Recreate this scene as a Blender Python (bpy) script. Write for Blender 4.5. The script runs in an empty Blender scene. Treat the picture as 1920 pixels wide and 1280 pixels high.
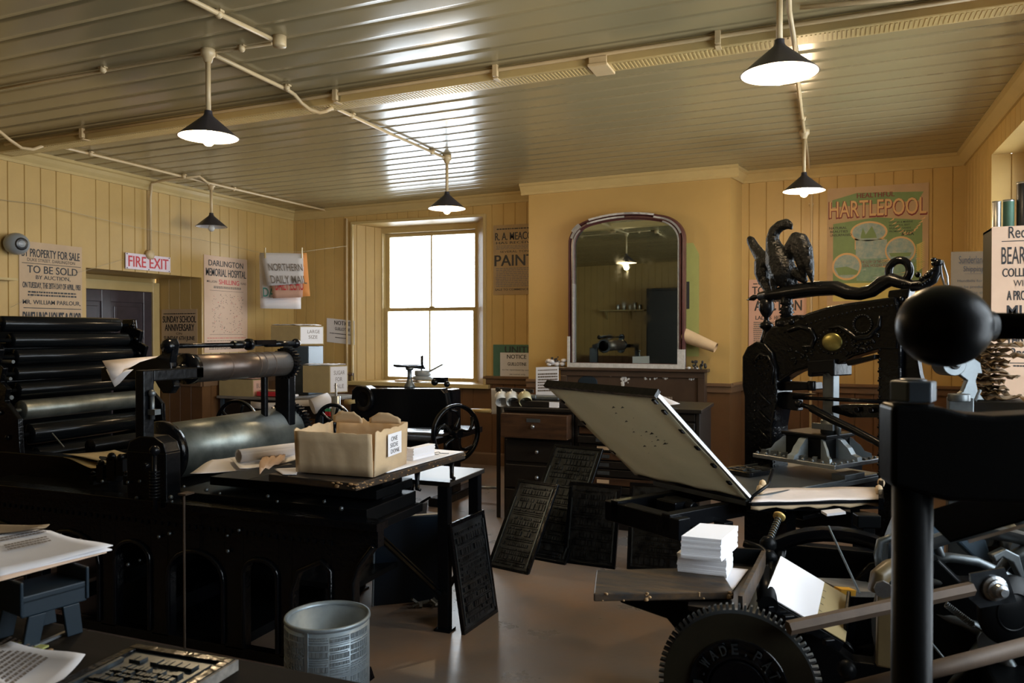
import bpy, bmesh, math, random
from mathutils import Vector, Matrix, Euler
random.seed(7)
SC = bpy.context.scene
COL = SC.collection
PI = math.pi
# ---------------------------------------------------------------- camera
YAW, PITCH, HC, FPX = 0.3786, -0.0119, 1.6, 1476.0
cd = bpy.data.cameras.new('camera'); cam = bpy.data.objects.new('camera', cd); COL.objects.link(cam)
cam.location = (0, 0, HC); cam.rotation_euler = (PI/2 + PITCH, 0, YAW)
cd.sensor_width = 36; cd.lens = FPX/1920*36; cd.clip_start = 0.05
cd.dof.use_dof = True; cd.dof.focus_distance = 5.2; cd.dof.aperture_fstop = 7
SC.camera = cam
# ---------------------------------------------------------------- world, exposure
SC.view_settings.view_transform = 'Standard'; SC.view_settings.look = 'None'
SC.view_settings.exposure = 0.5; SC.view_settings.gamma = 1.0; SC.view_settings.use_curve_mapping = False
W = bpy.data.worlds.new('sky'); SC.world = W; W.use_nodes = True
bg = W.node_tree.nodes['Background']; bg.inputs[0].default_value = (0.84, 0.94, 1.0, 1); bg.inputs[1].default_value = 9.0
LAMP_W = 24.0
BULB_E = 40.0
def portal(name, loc, rot, sx, sy):
    l = bpy.data.lights.new(name, 'AREA'); l.shape = 'RECTANGLE'; l.size = sx; l.size_y = sy; l.cycles.is_portal = True
    o = bpy.data.objects.new(name, l); COL.objects.link(o); o.location = loc; o.rotation_euler = rot
portal('daylight_portal', (-4.765, 9.14, 1.95), (-PI/2, 0, 0), 1.5, 2.1)
portal('daylight_portal', (1.545, 5.85, 2.0), (0, PI/2, 0), 2.1, 3.1)
portal('daylight_portal', (1.545, 2.5, 2.0), (0, PI/2, 0), 2.1, 2.7)
# ---------------------------------------------------------------- measuring: rays from the camera station to real planes
_cy, _sy, _cp, _sp = math.cos(YAW), math.sin(YAW), math.cos(PITCH), math.sin(PITCH)
_F = Vector((-_sy*_cp, _cy*_cp, _sp)); _R = Vector((_cy, _sy, 0)); _U = _R.cross(_F)
CAMP = Vector((0, 0, HC))
def ray(px, py): return _F + _R*((px-960)/FPX) + _U*((640-py)/FPX)
def P(px, py, X=None, Y=None, Z=None, D=None):
    r = ray(px, py)
    if X is not None: t = X/r.x
    elif Y is not None: t = Y/r.y
    elif Z is not None: t = (Z-HC)/r.z
    else: t = D
    return CAMP + r*t
ZC0, ZCS, XL, XR, YB, YN = 3.2, 0.016, -6.6, 1.25, 8.7, -2.0
def zc(x): return ZC0 + ZCS*(x-XL)
def Pc(px, py, off=0.0):
    r = ray(px, py); t = (ZC0 - ZCS*XL - off - HC)/(r.z - ZCS*r.x); return CAMP + r*t
# ---------------------------------------------------------------- materials
def mat(name, col, rough=0.5, metal=0.0, var=0.0, vscale=6.0, bump=0.0, bscale=40.0, col2=None, spec=0.5, emit=None, es=0, wood=False, coat=0.0, rvar=0.0):
    m = bpy.data.materials.new(name); m.use_nodes = True; nt = m.node_tree; b = nt.nodes['Principled BSDF']
    b.inputs['Base Color'].default_value = (*col, 1); b.inputs['Roughness'].default_value = rough; b.inputs['Metallic'].default_value = metal
    b.inputs['Specular IOR Level'].default_value = spec; b.inputs['Coat Weight'].default_value = coat
    tc = nt.nodes.new('ShaderNodeTexCoord')
    if var > 0 or col2 or rvar > 0:
        n = nt.nodes.new('ShaderNodeTexNoise'); n.inputs['Scale'].default_value = vscale; n.inputs['Detail'].default_value = 8; n.inputs['Roughness'].default_value = .65
        mp = nt.nodes.new('ShaderNodeMapping'); nt.links.new(tc.outputs['Object'], mp.inputs[0]); nt.links.new(mp.outputs[0], n.inputs['Vector'])
        if wood: mp.inputs['Scale'].default_value = (1, 7, 7)
        cr = nt.nodes.new('ShaderNodeValToRGB'); nt.links.new(n.outputs['Fac'], cr.inputs[0])
        c2 = col2 or tuple(c*(1-var) for c in col)
        e = cr.color_ramp.elements; e[0].position = .34; e[1].position = .70; e[0].color = (*c2, 1); e[1].color = (*col, 1)
        nt.links.new(cr.outputs[0], b.inputs['Base Color'])
        if rvar > 0:
            mr = nt.nodes.new('ShaderNodeMapRange'); mr.inputs[3].default_value = max(0.03, rough-rvar); mr.inputs[4].default_value = rough+rvar
            nt.links.new(n.outputs['Fac'], mr.inputs[0]); nt.links.new(mr.outputs[0], b.inputs['Roughness'])
    if bump > 0:
        n2 = nt.nodes.new('ShaderNodeTexNoise'); n2.inputs['Scale'].default_value = bscale; n2.inputs['Detail'].default_value = 4
        nt.links.new(tc.outputs['Object'], n2.inputs['Vector'])
        bp = nt.nodes.new('ShaderNodeBump'); bp.inputs['Strength'].default_value = bump; bp.inputs['Distance'].default_value = .01
        nt.links.new(n2.outputs['Fac'], bp.inputs['Height']); nt.links.new(bp.outputs[0], b.inputs['Normal'])
    if emit: b.inputs['Emission Color'].default_value = (*emit, 1); b.inputs['Emission Strength'].default_value = es
    return m
M = {}
M['cream'] = mat('cream_paint', (.49, .325, .112), .42, var=.12, vscale=2.2, bump=.12, bscale=18)
M['ceil'] = mat('ceiling_gloss_paint', (.30, .243, .128), .20, var=.05, vscale=1.2, bump=.05, bscale=7)
M['trimc'] = mat('cream_trim_paint', (.48, .355, .15), .38, var=.10, vscale=5)
M['breast'] = mat('plaster_paint', (.42, .27, .085), .5, var=.08, vscale=2.4, bump=.15, bscale=8)
M['brown'] = mat('brown_wainscot_paint', (.125, .058, .021), .38, var=.3, vscale=3, bump=.1, bscale=20)
M['dado'] = mat('dark_dado_paint', (.15, .085, .045), .35, var=.25, vscale=5)
M['floor'] = mat('worn_painted_concrete', (.25, .155, .095), .30, col2=(.145, .13, .12), vscale=1.5, bump=.14, bscale=14, rvar=.12)
M['black'] = mat('black_enamel_iron', (.0035, .004, .005), .26, spec=.17, bump=.15, bscale=30)
M['blackg'] = mat('gloss_black_iron', (.0025, .003, .004), .15, spec=.24, bump=.25, bscale=45)
M['blackm'] = mat('matt_black_iron', (.004, .0045, .005), .34, spec=.08, bump=.04, bscale=50)
M['rubber'] = mat('ink_roller_black', (.004, .005, .006), .2, spec=.2)
M['steel'] = mat('bright_worn_steel', (.36, .38, .40), .33, metal=.9, var=.35, vscale=14)
M['dsteel'] = mat('dull_grey_steel', (.16, .18, .19), .42, metal=.8, var=.4, vscale=7, rvar=.1)
M['cyl'] = mat('grey_cylinder_steel', (.30, .32, .285), .36, metal=.75, col2=(.13, .145, .135), vscale=5, rvar=.1)
M['cyl2'] = mat('inked_cylinder', (.13, .12, .105), .34, metal=.6, col2=(.075, .05, .04), vscale=3)
M['ocard'] = mat('dark_brown_card', (.13, .085, .042), .75, var=.15)
M['bronze'] = mat('matt_cast_black', (.004, .0045, .005), .36, spec=.3, bump=.7, bscale=70)
M['mantel'] = mat('mantel_brown', (.055, .034, .022), .35, var=.3)
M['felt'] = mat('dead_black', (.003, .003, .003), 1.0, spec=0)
M['gear'] = mat('greased_gear_face', (.026, .022, .013), .45, metal=.2, spec=.25, var=.4, vscale=8)
M['lead'] = mat('type_metal', (.10, .12, .135), .34, metal=.8, var=.5, vscale=30)
M['leadb'] = mat('inked_type_metal', (.07, .08, .09), .26, metal=.75, var=.85, vscale=20)
M['plate'] = mat('cast_stereo_plate', (.30, .36, .40), .45, metal=.55, var=.25, vscale=10)
M['brass'] = mat('dull_brass', (.34, .30, .10), .3, metal=.85, var=.3, vscale=8)
M['oak'] = mat('dark_oak', (.075, .034, .014), .38, col2=(.030, .014, .007), vscale=5, wood=True, bump=.1, bscale=30)
M['bench'] = mat('oily_bench_wood', (.014, .011, .008), .75, spec=.08, var=.4, vscale=4, wood=True)
M['dblue'] = mat('dark_blue_panel', (.008, .014, .022), .4, spec=.3)
M['dwood'] = mat('near_black_wood', (.010, .007, .005), .42, var=.5, vscale=5, wood=True)
M['worn'] = mat('worn_dark_board', (.085, .050, .024), .48, spec=.18, col2=(.016, .020, .023), vscale=5, wood=True, bump=.2, bscale=25)
M['worng'] = mat('worn_grey_wood', (.22, .2, .17), .6, col2=(.10, .09, .08), vscale=6, wood=True)
M['bare'] = mat('splintered_bare_wood', (.42, .25, .11), .7, var=.4, vscale=30)
M['mirrorframe'] = mat('mirror_frame_maroon', (.085, .030, .030), .3, var=.3, vscale=9)
M['chip'] = mat('bare_gesso', (.55, .55, .54), .7, var=.3, vscale=30)
M['card'] = mat('brown_cardboard', (.62, .46, .28), .75, var=.14, vscale=7, bump=.3, bscale=12)
M['cardd'] = mat('dull_cardboard', (.40, .31, .15), .75, var=.15, vscale=7)
M['paper'] = mat('white_paper', (.80, .78, .80), .7, var=.06, vscale=5)
M['paperw'] = mat('clean_white_paper', (.88, .88, .92), .6)
M['old'] = mat('aged_tan_paper', (.50, .35, .21), .7, var=.14, vscale=4)
M['oldd'] = mat('darkened_paper', (.36, .245, .12), .7, var=.2, vscale=4)
M['pinkp'] = mat('faded_pink_paper', (.60, .36, .27), .7, var=.1, vscale=4)
M['buff'] = mat('buff_paper', (.60, .42, .30), .7, var=.1, vscale=4)
M['greenp'] = mat('green_poster_paper', (.06, .15, .10), .65, var=.2, vscale=5)
M['lime'] = mat('yellow_green_card', (.33, .34, .10), .7, var=.15, vscale=5)
M['orange'] = mat('orange_paper', (.72, .30, .08), .7, var=.1)
M['ink'] = mat('black_ink', (.02, .02, .022), .6)
M['inkg'] = mat('grey_ink', (.16, .13, .11), .6)
M['inkr'] = mat('red_ink', (.50, .035, .045), .6)
M['inkb'] = mat('blue_ink', (.05, .08, .20), .6)
M['inkgr'] = mat('green_ink', (.05, .26, .22), .6)
M['tan'] = mat('tan_ink', (.66, .42, .20), .6)
M['pgreen'] = mat('poster_green', (.20, .31, .13), .6, var=.2)
M['psea'] = mat('poster_sea_green', (.27, .40, .30), .6, col2=(.14, .27, .22), vscale=14)
M['psky'] = mat('poster_sky', (.44, .47, .40), .6, col2=(.18, .32, .36), vscale=16)
M['pyel'] = mat('poster_yellow', (.60, .50, .16), .6)
M['maroon'] = mat('poster_maroon', (.20, .035, .04), .6)
M['purple'] = mat('dark_door_varnish', (.050, .040, .048), .26, var=.3, vscale=4)
M['enamel'] = mat('white_enamel', (.82, .80, .80), .3)
M['shade'] = mat('dark_enamel_shade', (.030, .026, .030), .35)
M['pipe'] = mat('cream_painted_conduit', (.56, .42, .23), .4, var=.12, vscale=8)
M['lilac'] = mat('enamel_sign_white', (.70, .60, .66), .35, var=.12, vscale=14)
M['bulb'] = mat('lit_bulb', (.9, .8, .6), .2, emit=(1.0, .74, .42), es=BULB_E)
M['bulboff'] = mat('unlit_bulb', (.5, .5, .48), .1)
M['greyp'] = mat('grey_plastic', (.24, .26, .27), .3)
M['blackp'] = mat('black_plastic', (.02, .02, .022), .3)
M['blue'] = mat('blue_plastic', (.006, .016, .026), .5, spec=.3, var=.2, vscale=6)
M['bluec'] = mat('blue_grey_metal', (.045, .07, .095), .35, var=.2, vscale=5)
M['red'] = mat('red_tin', (.50, .03, .04), .35)
M['bgreen'] = mat('small_green_label', (.05, .35, .18), .5)
M['china'] = mat('white_china', (.55, .54, .50), .2)
M['chinay'] = mat('yellowish_china', (.38, .33, .18), .2)
M['tin'] = mat('tin_can', (.45, .45, .43), .3, metal=.9)
M['parch'] = mat('tympan_parchment', (.40, .34, .22), .5, col2=(.27, .23, .155), vscale=3.5, bump=.25, bscale=6)
M['cloth'] = mat('off_white_cloth', (.76, .70, .68), .8, var=.15, vscale=10)
M['string'] = mat('grey_string', (.40, .34, .22), .8)
M['gold'] = mat('gold_paint', (.60, .42, .14), .4, metal=.5)
M['tanp'] = mat('tan_painted_iron', (.11, .075, .03), .42, var=.3, vscale=10)
M['rod'] = mat('tarnished_bar', (.085, .058, .04), .6, metal=.15, spec=.25, var=.3, vscale=12)
M['leather'] = mat('crumpled_brown_paper', (.30, .21, .12), .8, var=.35, vscale=12)
M['floorp'] = mat('floor_scrap_paper', (.2, .19, .16), .8)
def mirror_mat():
    m = bpy.data.materials.new('old_mirror_glass'); m.use_nodes = True; nt = m.node_tree; b = nt.nodes['Principled BSDF']
    b.inputs['Metallic'].default_value = 1; b.inputs['Roughness'].default_value = .035; b.inputs['Base Color'].default_value = (.42, .47, .42, 1)
    tc = nt.nodes.new('ShaderNodeTexCoord'); n = nt.nodes.new('ShaderNodeTexNoise'); n.inputs['Scale'].default_value = 5; n.inputs['Detail'].default_value = 10
    nt.links.new(tc.outputs['Object'], n.inputs['Vector']); mr = nt.nodes.new('ShaderNodeMapRange'); mr.inputs[1].default_value = .45; mr.inputs[2].default_value = .8; mr.inputs[3].default_value = .004; mr.inputs[4].default_value = .10
    nt.links.new(n.outputs['Fac'], mr.inputs[0]); nt.links.new(mr.outputs[0], b.inputs['Roughness']); return m
M['mirror'] = mirror_mat()
def translucent(m, amt):
    nt = m.node_tree; out = nt.nodes['Material Output']; b = nt.nodes['Principled BSDF']; t = nt.nodes.new('ShaderNodeBsdfTranslucent'); t.inputs[0].default_value = (.55, .52, .42, 1)
    mx = nt.nodes.new('ShaderNodeMixShader'); mx.inputs[0].default_value = amt; nt.links.new(b.outputs[0], mx.inputs[1]); nt.links.new(t.outputs[0], mx.inputs[2]); nt.links.new(mx.outputs[0], out.inputs[0])
translucent(M['parch'], .42); translucent(M['paper'], .2)
def glass_mat():
    m = bpy.data.materials.new('window_glass'); m.use_nodes = True; nt = m.node_tree; nt.nodes.remove(nt.nodes['Principled BSDF'])
    out = nt.nodes['Material Output']; t = nt.nodes.new('ShaderNodeBsdfTransparent'); t.inputs[0].default_value = (.96, .96, .97, 1)
    g = nt.nodes.new('ShaderNodeBsdfGlossy'); g.inputs['Roughness'].default_value = .02; mx = nt.nodes.new('ShaderNodeMixShader'); fr = nt.nodes.new('ShaderNodeFresnel')
    fr.inputs[0].default_value = 1.35
    nt.links.new(fr.outputs[0], mx.inputs[0]); nt.links.new(t.outputs[0], mx.inputs[1]); nt.links.new(g.outputs[0], mx.inputs[2]); nt.links.new(mx.outputs[0], out.inputs[0]); return m
M['glass'] = glass_mat()
# ---------------------------------------------------------------- mesh building
def V(*a): return Vector(a)
def frame(d):
    d = d.normalized(); a = V(0, 0, 1) if abs(d.z) < .9 else V(1, 0, 0)
    x = d.cross(a).normalized(); y = x.cross(d).normalized(); return x, y, d
class MB:
    def __init__(s): s.v = []; s.f = []; s.m = []; s.s = []
    def add(s, vs, fs, mi=0, sm=False):
        k = len(s.v); s.v += [Vector(v) for v in vs]
        for i, f in enumerate(fs): s.f.append([k+j for j in f]); s.m.append(mi); s.s.append(sm if isinstance(sm, bool) else sm[i])
        return s
    def box(s, a, b, mi=0, T=None):
        x0, y0, z0 = [min(a[i], b[i]) for i in range(3)]; x1, y1, z1 = [max(a[i], b[i]) for i in range(3)]
        vs = [V(x, y, z) for z in (z0, z1) for y in (y0, y1) for x in (x0, x1)]
        if T: vs = [T @ v for v in vs]
        return s.add(vs, [(0, 2, 3, 1), (4, 5, 7, 6), (0, 1, 5, 4), (2, 6, 7, 3), (0, 4, 6, 2), (1, 3, 7, 5)], mi)
    def cb(s, c, sz, mi=0, rz=0, R=None):
        T = Matrix.Translation(c) @ (R.to_4x4() if R is not None else Matrix.Rotation(rz, 4, 'Z'))
        h = [q/2 for q in sz]; return s.box((-h[0], -h[1], -h[2]), (h[0], h[1], h[2]), mi, T)
    def bar(s, p0, p1, w, h, mi=0, up=None):
        p0, p1 = Vector(p0), Vector(p1); d = (p1-p0); L = d.length; d.normalize(); u = Vector(up) if up else (V(0, 0, 1) if abs(d.z) < .95 else V(0, 1, 0))
        x = d.cross(u).normalized(); y = x.cross(d).normalized()
        vs = [p + x*a*w/2 + y*b*h/2 for p in (p0, p1) for a, b in ((-1, -1), (1, -1), (1, 1), (-1, 1))]
        return s.add(vs, [(3, 2, 1, 0), (4, 5, 6, 7), (0, 1, 5, 4), (1, 2, 6, 5), (2, 3, 7, 6), (3, 0, 4, 7)], mi)
    def cyl(s, p0, p1, r, r2=None, n=20, mi=0, cap=True, ph=0):
        p0, p1 = Vector(p0), Vector(p1); r2 = r if r2 is None else r2; x, y, d = frame(p1-p0)
        vs = []
        for p, q in ((p0, r), (p1, r2)):
            for i in range(n): a = 2*PI*(i+ph)/n; vs.append(p + (x*math.cos(a) + y*math.sin(a))*q)
        fs = [(i, (i+1) % n, n+(i+1) % n, n+i) for i in range(n)]; sm = [n > 8]*n
        if cap: fs += [tuple(range(n-1, -1, -1)), tuple(range(n, 2*n))]; sm += [False, False]
        return s.add(vs, fs, mi, sm)
    def tube(s, pts, r, n=8, mi=0, cap=True, closed=False):
        pts = [Vector(p) for p in pts]; N = len(pts); rs = r if isinstance(r, (list, tuple)) else [r]*N
        vs = []; px = None
        for i, p in enumerate(pts):
            if closed: d = pts[(i+1) % N]-pts[i-1]
            else: d = pts[min(i+1, N-1)]-pts[max(i-1, 0)]
            if d.length < 1e-9: d = V(0, 0, 1)
            d.normalize()
            if px is None: px = frame(d)[0]
            px = (px - d*px.dot(d)); px = px.normalized() if px.length > 1e-6 else frame(d)[0]
            y = d.cross(px)
            for k in range(n): a = 2*PI*k/n; vs.append(p + (px*math.cos(a)+y*math.sin(a))*rs[i])
        fs = []; R = N if closed else N-1
        for i in range(R):
            j = (i+1) % N
            for k in range(n): fs.append((i*n+k, i*n+(k+1) % n, j*n+(k+1) % n, j*n+k))
        sm = [True]*len(fs)
        if cap and not closed: fs += [tuple(range(n-1, -1, -1)), tuple(range((N-1)*n, N*n))]; sm += [False]*2
        return s.add(vs, fs, mi, sm)
    def lathe(s, prof, o=(0, 0, 0), ax=(0, 0, 1), n=28, mi=0, sm=True, mis=None):
        x, y, d = frame(Vector(ax)); o = Vector(o); vs = []; K = len(prof)
        for (r, h) in prof:
            for i in range(n): a = 2*PI*i/n; vs.append(o + d*h + (x*math.cos(a)+y*math.sin(a))*max(r, 1e-5))
        for j in range(K-1):
            fs = [(j*n+i, j*n+(i+1) % n, (j+1)*n+(i+1) % n, (j+1)*n+i) for i in range(n)]
            if j == 0: s.add(vs, fs, mis[0] if mis else mi, sm); base = len(s.v)-len(vs)
            else:
                for f in fs: s.f.append([base+q for q in f]); s.m.append(mis[j] if mis else mi); s.s.append(sm)
        return s
    def ball(s, c, r, n=14, mi=0, sc=(1, 1, 1), R=None):
        c = Vector(c); m = max(4, n//2); vs = [V(0, 0, 1)]
        for j in range(1, m):
            t = PI*j/m
            for i in range(n): a = 2*PI*i/n; vs.append(V(math.sin(t)*math.cos(a), math.sin(t)*math.sin(a), math.cos(t)))
        vs.append(V(0, 0, -1)); fs = [(0, 1+i, 1+(i+1) % n) for i in range(n)]
        for j in range(m-2): fs += [(1+j*n+i, 1+(j+1)*n+i, 1+(j+1)*n+(i+1) % n, 1+j*n+(i+1) % n) for i in range(n)]
        L = len(vs)-1; fs += [(L, 1+(m-2)*n+(i+1) % n, 1+(m-2)*n+i) for i in range(n)]
        out = []
        for v in vs:
            w = V(v.x*r*sc[0], v.y*r*sc[1], v.z*r*sc[2]); out.append(c + (R @ w if R is not None else w))
        return s.add(out, fs, mi, True)
    def prism(s, pts, o, ex, ey, t, mi=0):
        """2-D outline pts in plane (o,ex,ey) thickened by t along ex x ey"""
        o, ex, ey = Vector(o), Vector(ex), Vector(ey); nz = ex.cross(ey).normalized(); n = len(pts)
        ar = sum(pts[i][0]*pts[(i+1) % n][1]-pts[(i+1) % n][0]*pts[i][1] for i in range(n))
        if ar < 0: pts = pts[::-1]
        vs = [o+ex*a+ey*b for a, b in pts] + [o+ex*a+ey*b+nz*t for a, b in pts]
        return s.add(vs, [tuple(range(n-1, -1, -1)), tuple(range(n, 2*n))] + [(i, (i+1) % n, n+(i+1) % n, n+i) for i in range(n)], mi)
    def sheet(s, grid, t=.0015, mi=0):
        """grid of points (rows) -> thin solid sheet"""
        R = len(grid); C = len(grid[0]); g = [[Vector(p) for p in r] for r in grid]; nn = []
        for i in range(R):
            for j in range(C):
                a = g[min(i+1, R-1)][j]-g[max(i-1, 0)][j]; b = g[i][min(j+1, C-1)]-g[i][max(j-1, 0)]; nn.append(a.cross(b).normalized())
        top = [g[i][j] for i in range(R) for j in range(C)]; bot = [top[k]-nn[k]*t for k in range(R*C)]; o = R*C; fs = []
        for i in range(R-1):
            for j in range(C-1):
                q = (i*C+j, (i+1)*C+j, (i+1)*C+j+1, i*C+j+1); fs.append(q); fs.append(tuple(o+k for k in q[::-1]))
        for j in range(C-1): fs += [(j, j+1, o+j+1, o+j), ((R-1)*C+j+1, (R-1)*C+j, o+(R-1)*C+j, o+(R-1)*C+j+1)]
        for i in range(R-1): fs += [((i+1)*C, i*C, o+i*C, o+(i+1)*C), (i*C+C-1, (i+1)*C+C-1, o+(i+1)*C+C-1, o+i*C+C-1)]
        return s.add(top+bot, fs, mi, True)
    def text(s, body, o, ex, ey, w, h, mi=0, bold=.012, lift=0.0, depth=0.0):
        vs, fs = text_geo(body, bold, depth); o, ex, ey = Vector(o), Vector(ex), Vector(ey); nz = ex.cross(ey).normalized()
        return s.add([o + ex*(v[0]*w) + ey*(v[1]*h) + nz*(lift+v[2]) for v in vs], fs, mi)
    def build(s, name, mats, parent=None, bevel=0, seg=2, subsurf=0, remesh=0, smooth_all=None, recenter=False):
        me = bpy.data.meshes.new(name); off = OFF.get(parent, Vector((0, 0, 0))) if parent is not None else Vector((0, 0, 0))
        loc = V(0, 0, 0)
        if parent is None:
            lo = [min(v[i] for v in s.v) for i in range(3)]; hi = [max(v[i] for v in s.v) for i in range(3)]
            loc = V((lo[0]+hi[0])/2, (lo[1]+hi[1])/2, lo[2]); off = loc
        me.from_pydata([v-off for v in s.v], [], s.f)
        for m in (mats if isinstance(mats, (list, tuple)) else [mats]): me.materials.append(M[m] if isinstance(m, str) else m)
        me.polygons.foreach_set('material_index', s.m); me.polygons.foreach_set('use_smooth', s.s); me.update()
        o = bpy.data.objects.new(name, me); COL.objects.link(o); o.location = loc; OFF[o] = off
        if parent is not None: o.parent = parent
        if bevel:
            b = o.modifiers.new('bevel', 'BEVEL'); b.width = bevel; b.segments = seg; b.limit_method = 'ANGLE'; b.angle_limit = math.radians(50)
        if remesh:
            r = o.modifiers.new('remesh', 'REMESH'); r.mode = 'VOXEL'; r.voxel_size = remesh; r.use_smooth_shade = True
            sm = o.modifiers.new('smooth', 'SMOOTH'); sm.iterations = 3
        if subsurf: q = o.modifiers.new('sub', 'SUBSURF'); q.levels = subsurf; q.render_levels = subsurf
        return o
OFF = {}
_tc = {}
def text_geo(body, bold=.012, depth=0.0):
    bold = min(bold, .005); k = (body, bold, depth)
    if k in _tc: return _tc[k]
    cu = bpy.data.curves.new('t', 'FONT'); cu.body = body; cu.size = 1; cu.offset = bold; cu.extrude = depth; cu.resolution_u = 3
    ob = bpy.data.objects.new('t', cu); COL.objects.link(ob); dg = bpy.context.evaluated_depsgraph_get(); dg.update()
    me = bpy.data.meshes.new_from_object(ob.evaluated_get(dg)); vs = [tuple(v.co) for v in me.vertices]; fs = [tuple(p.vertices) for p in me.polygons]
    bpy.data.objects.remove(ob); bpy.data.curves.remove(cu); bpy.data.meshes.remove(me)
    x0 = min(v[0] for v in vs); x1 = max(v[0] for v in vs); y0 = min(v[1] for v in vs); y1 = max(v[1] for v in vs)
    vs = [((v[0]-x0)/(x1-x0), (v[1]-y0)/(y1-y0), v[2]) for v in vs]; _tc[k] = (vs, fs); return _tc[k]
def tag(o, label=None, cat=None, group=None, kind=None):
    if label: o['label'] = label
    if cat: o['category'] = cat
    if group: o['group'] = group
    if kind: o['kind'] = kind
    return o
def thing(name, label, cat, loc=(0, 0, 0), rz=0, group=None, local=False):
    o = bpy.data.objects.new(name, None); COL.objects.link(o); o.location = loc; o.rotation_euler = (0, 0, rz); o.empty_display_size = .05
    OFF[o] = V(0, 0, 0) if (local or rz) else Vector(loc); return tag(o, label, cat, group)
def copy_thing(root, loc, rz=None, label=None, group=None):
    def cp(o, par):
        c = o.copy(); COL.objects.link(c); c.parent = par; OFF[c] = OFF.get(o, V(0, 0, 0))
        for ch in [q for q in list(bpy.data.objects) if q.parent == o]: cp(ch, c)
        return c
    r = cp(root, None); r.location = loc
    if rz is not None: r.rotation_euler = (0, 0, rz)
    if label: r['label'] = label
    if group: r['group'] = group
    return r
def struct(o): o['kind'] = 'structure'; return o
def greek(mb, o, ex, ey, x0, x1, y0, y1, rows, mi, lift=.0016, rnd=None, fill=.55):
    """rows of unreadably small print, as word-sized dashes"""
    R = rnd or random; h = (y1-y0)/rows
    for r in range(rows):
        x = x0 + R.uniform(0, .02)*(x1-x0); yb = y0 + h*r + h*(1-fill)/2
        while x < x1:
            w = R.uniform(.02, .07)*(x1-x0)*1.3; xe = min(x+w, x1); n = Vector(ex).cross(Vector(ey)).normalized()
            q = [(x, yb), (xe, yb), (xe, yb+h*fill), (x, yb+h*fill)]
            mb.add([Vector(o)+Vector(ex)*a+Vector(ey)*b+n*lift for a, b in q], [(0, 1, 2, 3)], mi); x = xe + .012*(x1-x0)
def poster(name, label, cat, o, ex, w, h, paper, lines=(), grk=(), rules=(), inks=('ink',), parent=None, ey=(0, 0, 1), t=.003, extra=None, group=None):
    """o = lower-left corner, ex = unit vector to the right. fractions in lines: text,x0,x1,y0,y1,ink"""
    mb = MB(); ex, ey, o = Vector(ex).normalized(), Vector(ey).normalized(), Vector(o); n = ex.cross(ey).normalized()
    mb.prism([(0, 0), (w, 0), (w, h), (0, h)], o, ex, ey, t)
    oo = o + n*t
    for L in lines:
        if len(L) < 7 or L[6] >= .01:
            hb = (L[4]-L[3])*h*.022
            for q_, lf in ((-hb, -.0002), (hb, -.0004)): mb.text(L[0], oo+ex*(L[1]*w+q_)+ey*(L[3]*h), ex, ey, (L[2]-L[1])*w, (L[4]-L[3])*h, 1+(L[5] if len(L) > 5 else 0), lift=(L[7] if len(L) > 7 else .0012)+lf)
        mb.text(L[0], oo+ex*(L[1]*w)+ey*(L[3]*h), ex, ey, (L[2]-L[1])*w, (L[4]-L[3])*h, 1+(L[5] if len(L) > 5 else 0), lift=(L[7] if len(L) > 7 else .0012), bold=(L[6] if len(L) > 6 else .012))
    for g in grk: greek(mb, oo, ex, ey, g[0]*w, g[1]*w, g[2]*h, g[3]*h, g[4], 1+(g[5] if len(g) > 5 else 0), lift=.001)
    for r in rules:
        q = [(r[0]*w, r[2]*h), (r[1]*w, r[2]*h), (r[1]*w, r[3]*h), (r[0]*w, r[3]*h)]
        mb.add([oo+ex*a+ey*b+n*.001 for a, b in q], [(0, 1, 2, 3)], 1+(r[4] if len(r) > 4 else 0))
    if extra: extra(mb, oo, ex, ey, n, w, h)
    ob = mb.build(name, [paper]+list(inks), parent)
    if parent is None: tag(ob, label, cat, group)
    return ob
# ================================================================ the room
def boards(mb, p0, p1, z0, z1, pitch, mi=0, g=.011, dep=.009, phase=0.0, jit=.0):
    """tongue-and-groove boards from p0 to p1 in plan, room side on the left of p0->p1 ... normal = left"""
    p0, p1 = Vector((*p0, 0)), Vector((*p1, 0)); d = p1-p0; L = d.length; d.normalize(); n = V(-d.y, d.x, 0)
    xs = [(0, 0)]; s = pitch-phase if phase else pitch
    while s < L-.01:
        xs += [(s-g/2, 0), (s-g*.12, -dep), (s+g*.12, -dep), (s+g/2, 0)]; s += pitch
    xs.append((L, 0)); k = len(xs); f0 = z0 if callable(z0) else (lambda x: z0); f1 = z1 if callable(z1) else (lambda x: z1)
    pts = [p0+d*a+n*b for a, b in xs]; vs = [V(p.x, p.y, f0(p.x)) for p in pts]+[V(p.x, p.y, f1(p.x)) for p in pts]
    mb.add(vs, [(i+1, i, k+i, k+i+1) for i in range(k-1)], mi)
ZD = 1.03
def dado_wall(mb, p0, p1, z1, pitch, phase=0):
    boards(mb, p0, p1, 0, ZD, pitch, 1, phase=phase); boards(mb, p0, p1, ZD, z1, pitch, 0, phase=phase)
RY0, RY1, RX, RZ = 5.52, 7.03, -7.26, 2.22
lw = MB()
dado_wall(lw, (XL, RY0), (XL, YN-.05), lambda x: zc(x)+.05, .155)
boards(lw, (XL, RY1), (XL, RY0), RZ, lambda x: zc(x)+.05, .155)
dado_wall(lw, (XL, YB+.02), (XL, RY1), lambda x: zc(x)+.05, .155)
dado_wall(lw, (XL, RY1), (RX-.02, RY1), RZ+.01, .16)
dado_wall(lw, (RX, RY0), (XL, RY0), RZ+.01, .16)
lw.box((RX-.05, 5.4, 0), (RX-.01, 5.62, RZ+.1), 0)
lw.box((RX-.05, RY0, RZ), (XL-.012, RY1, RZ+.02), 0)
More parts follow.
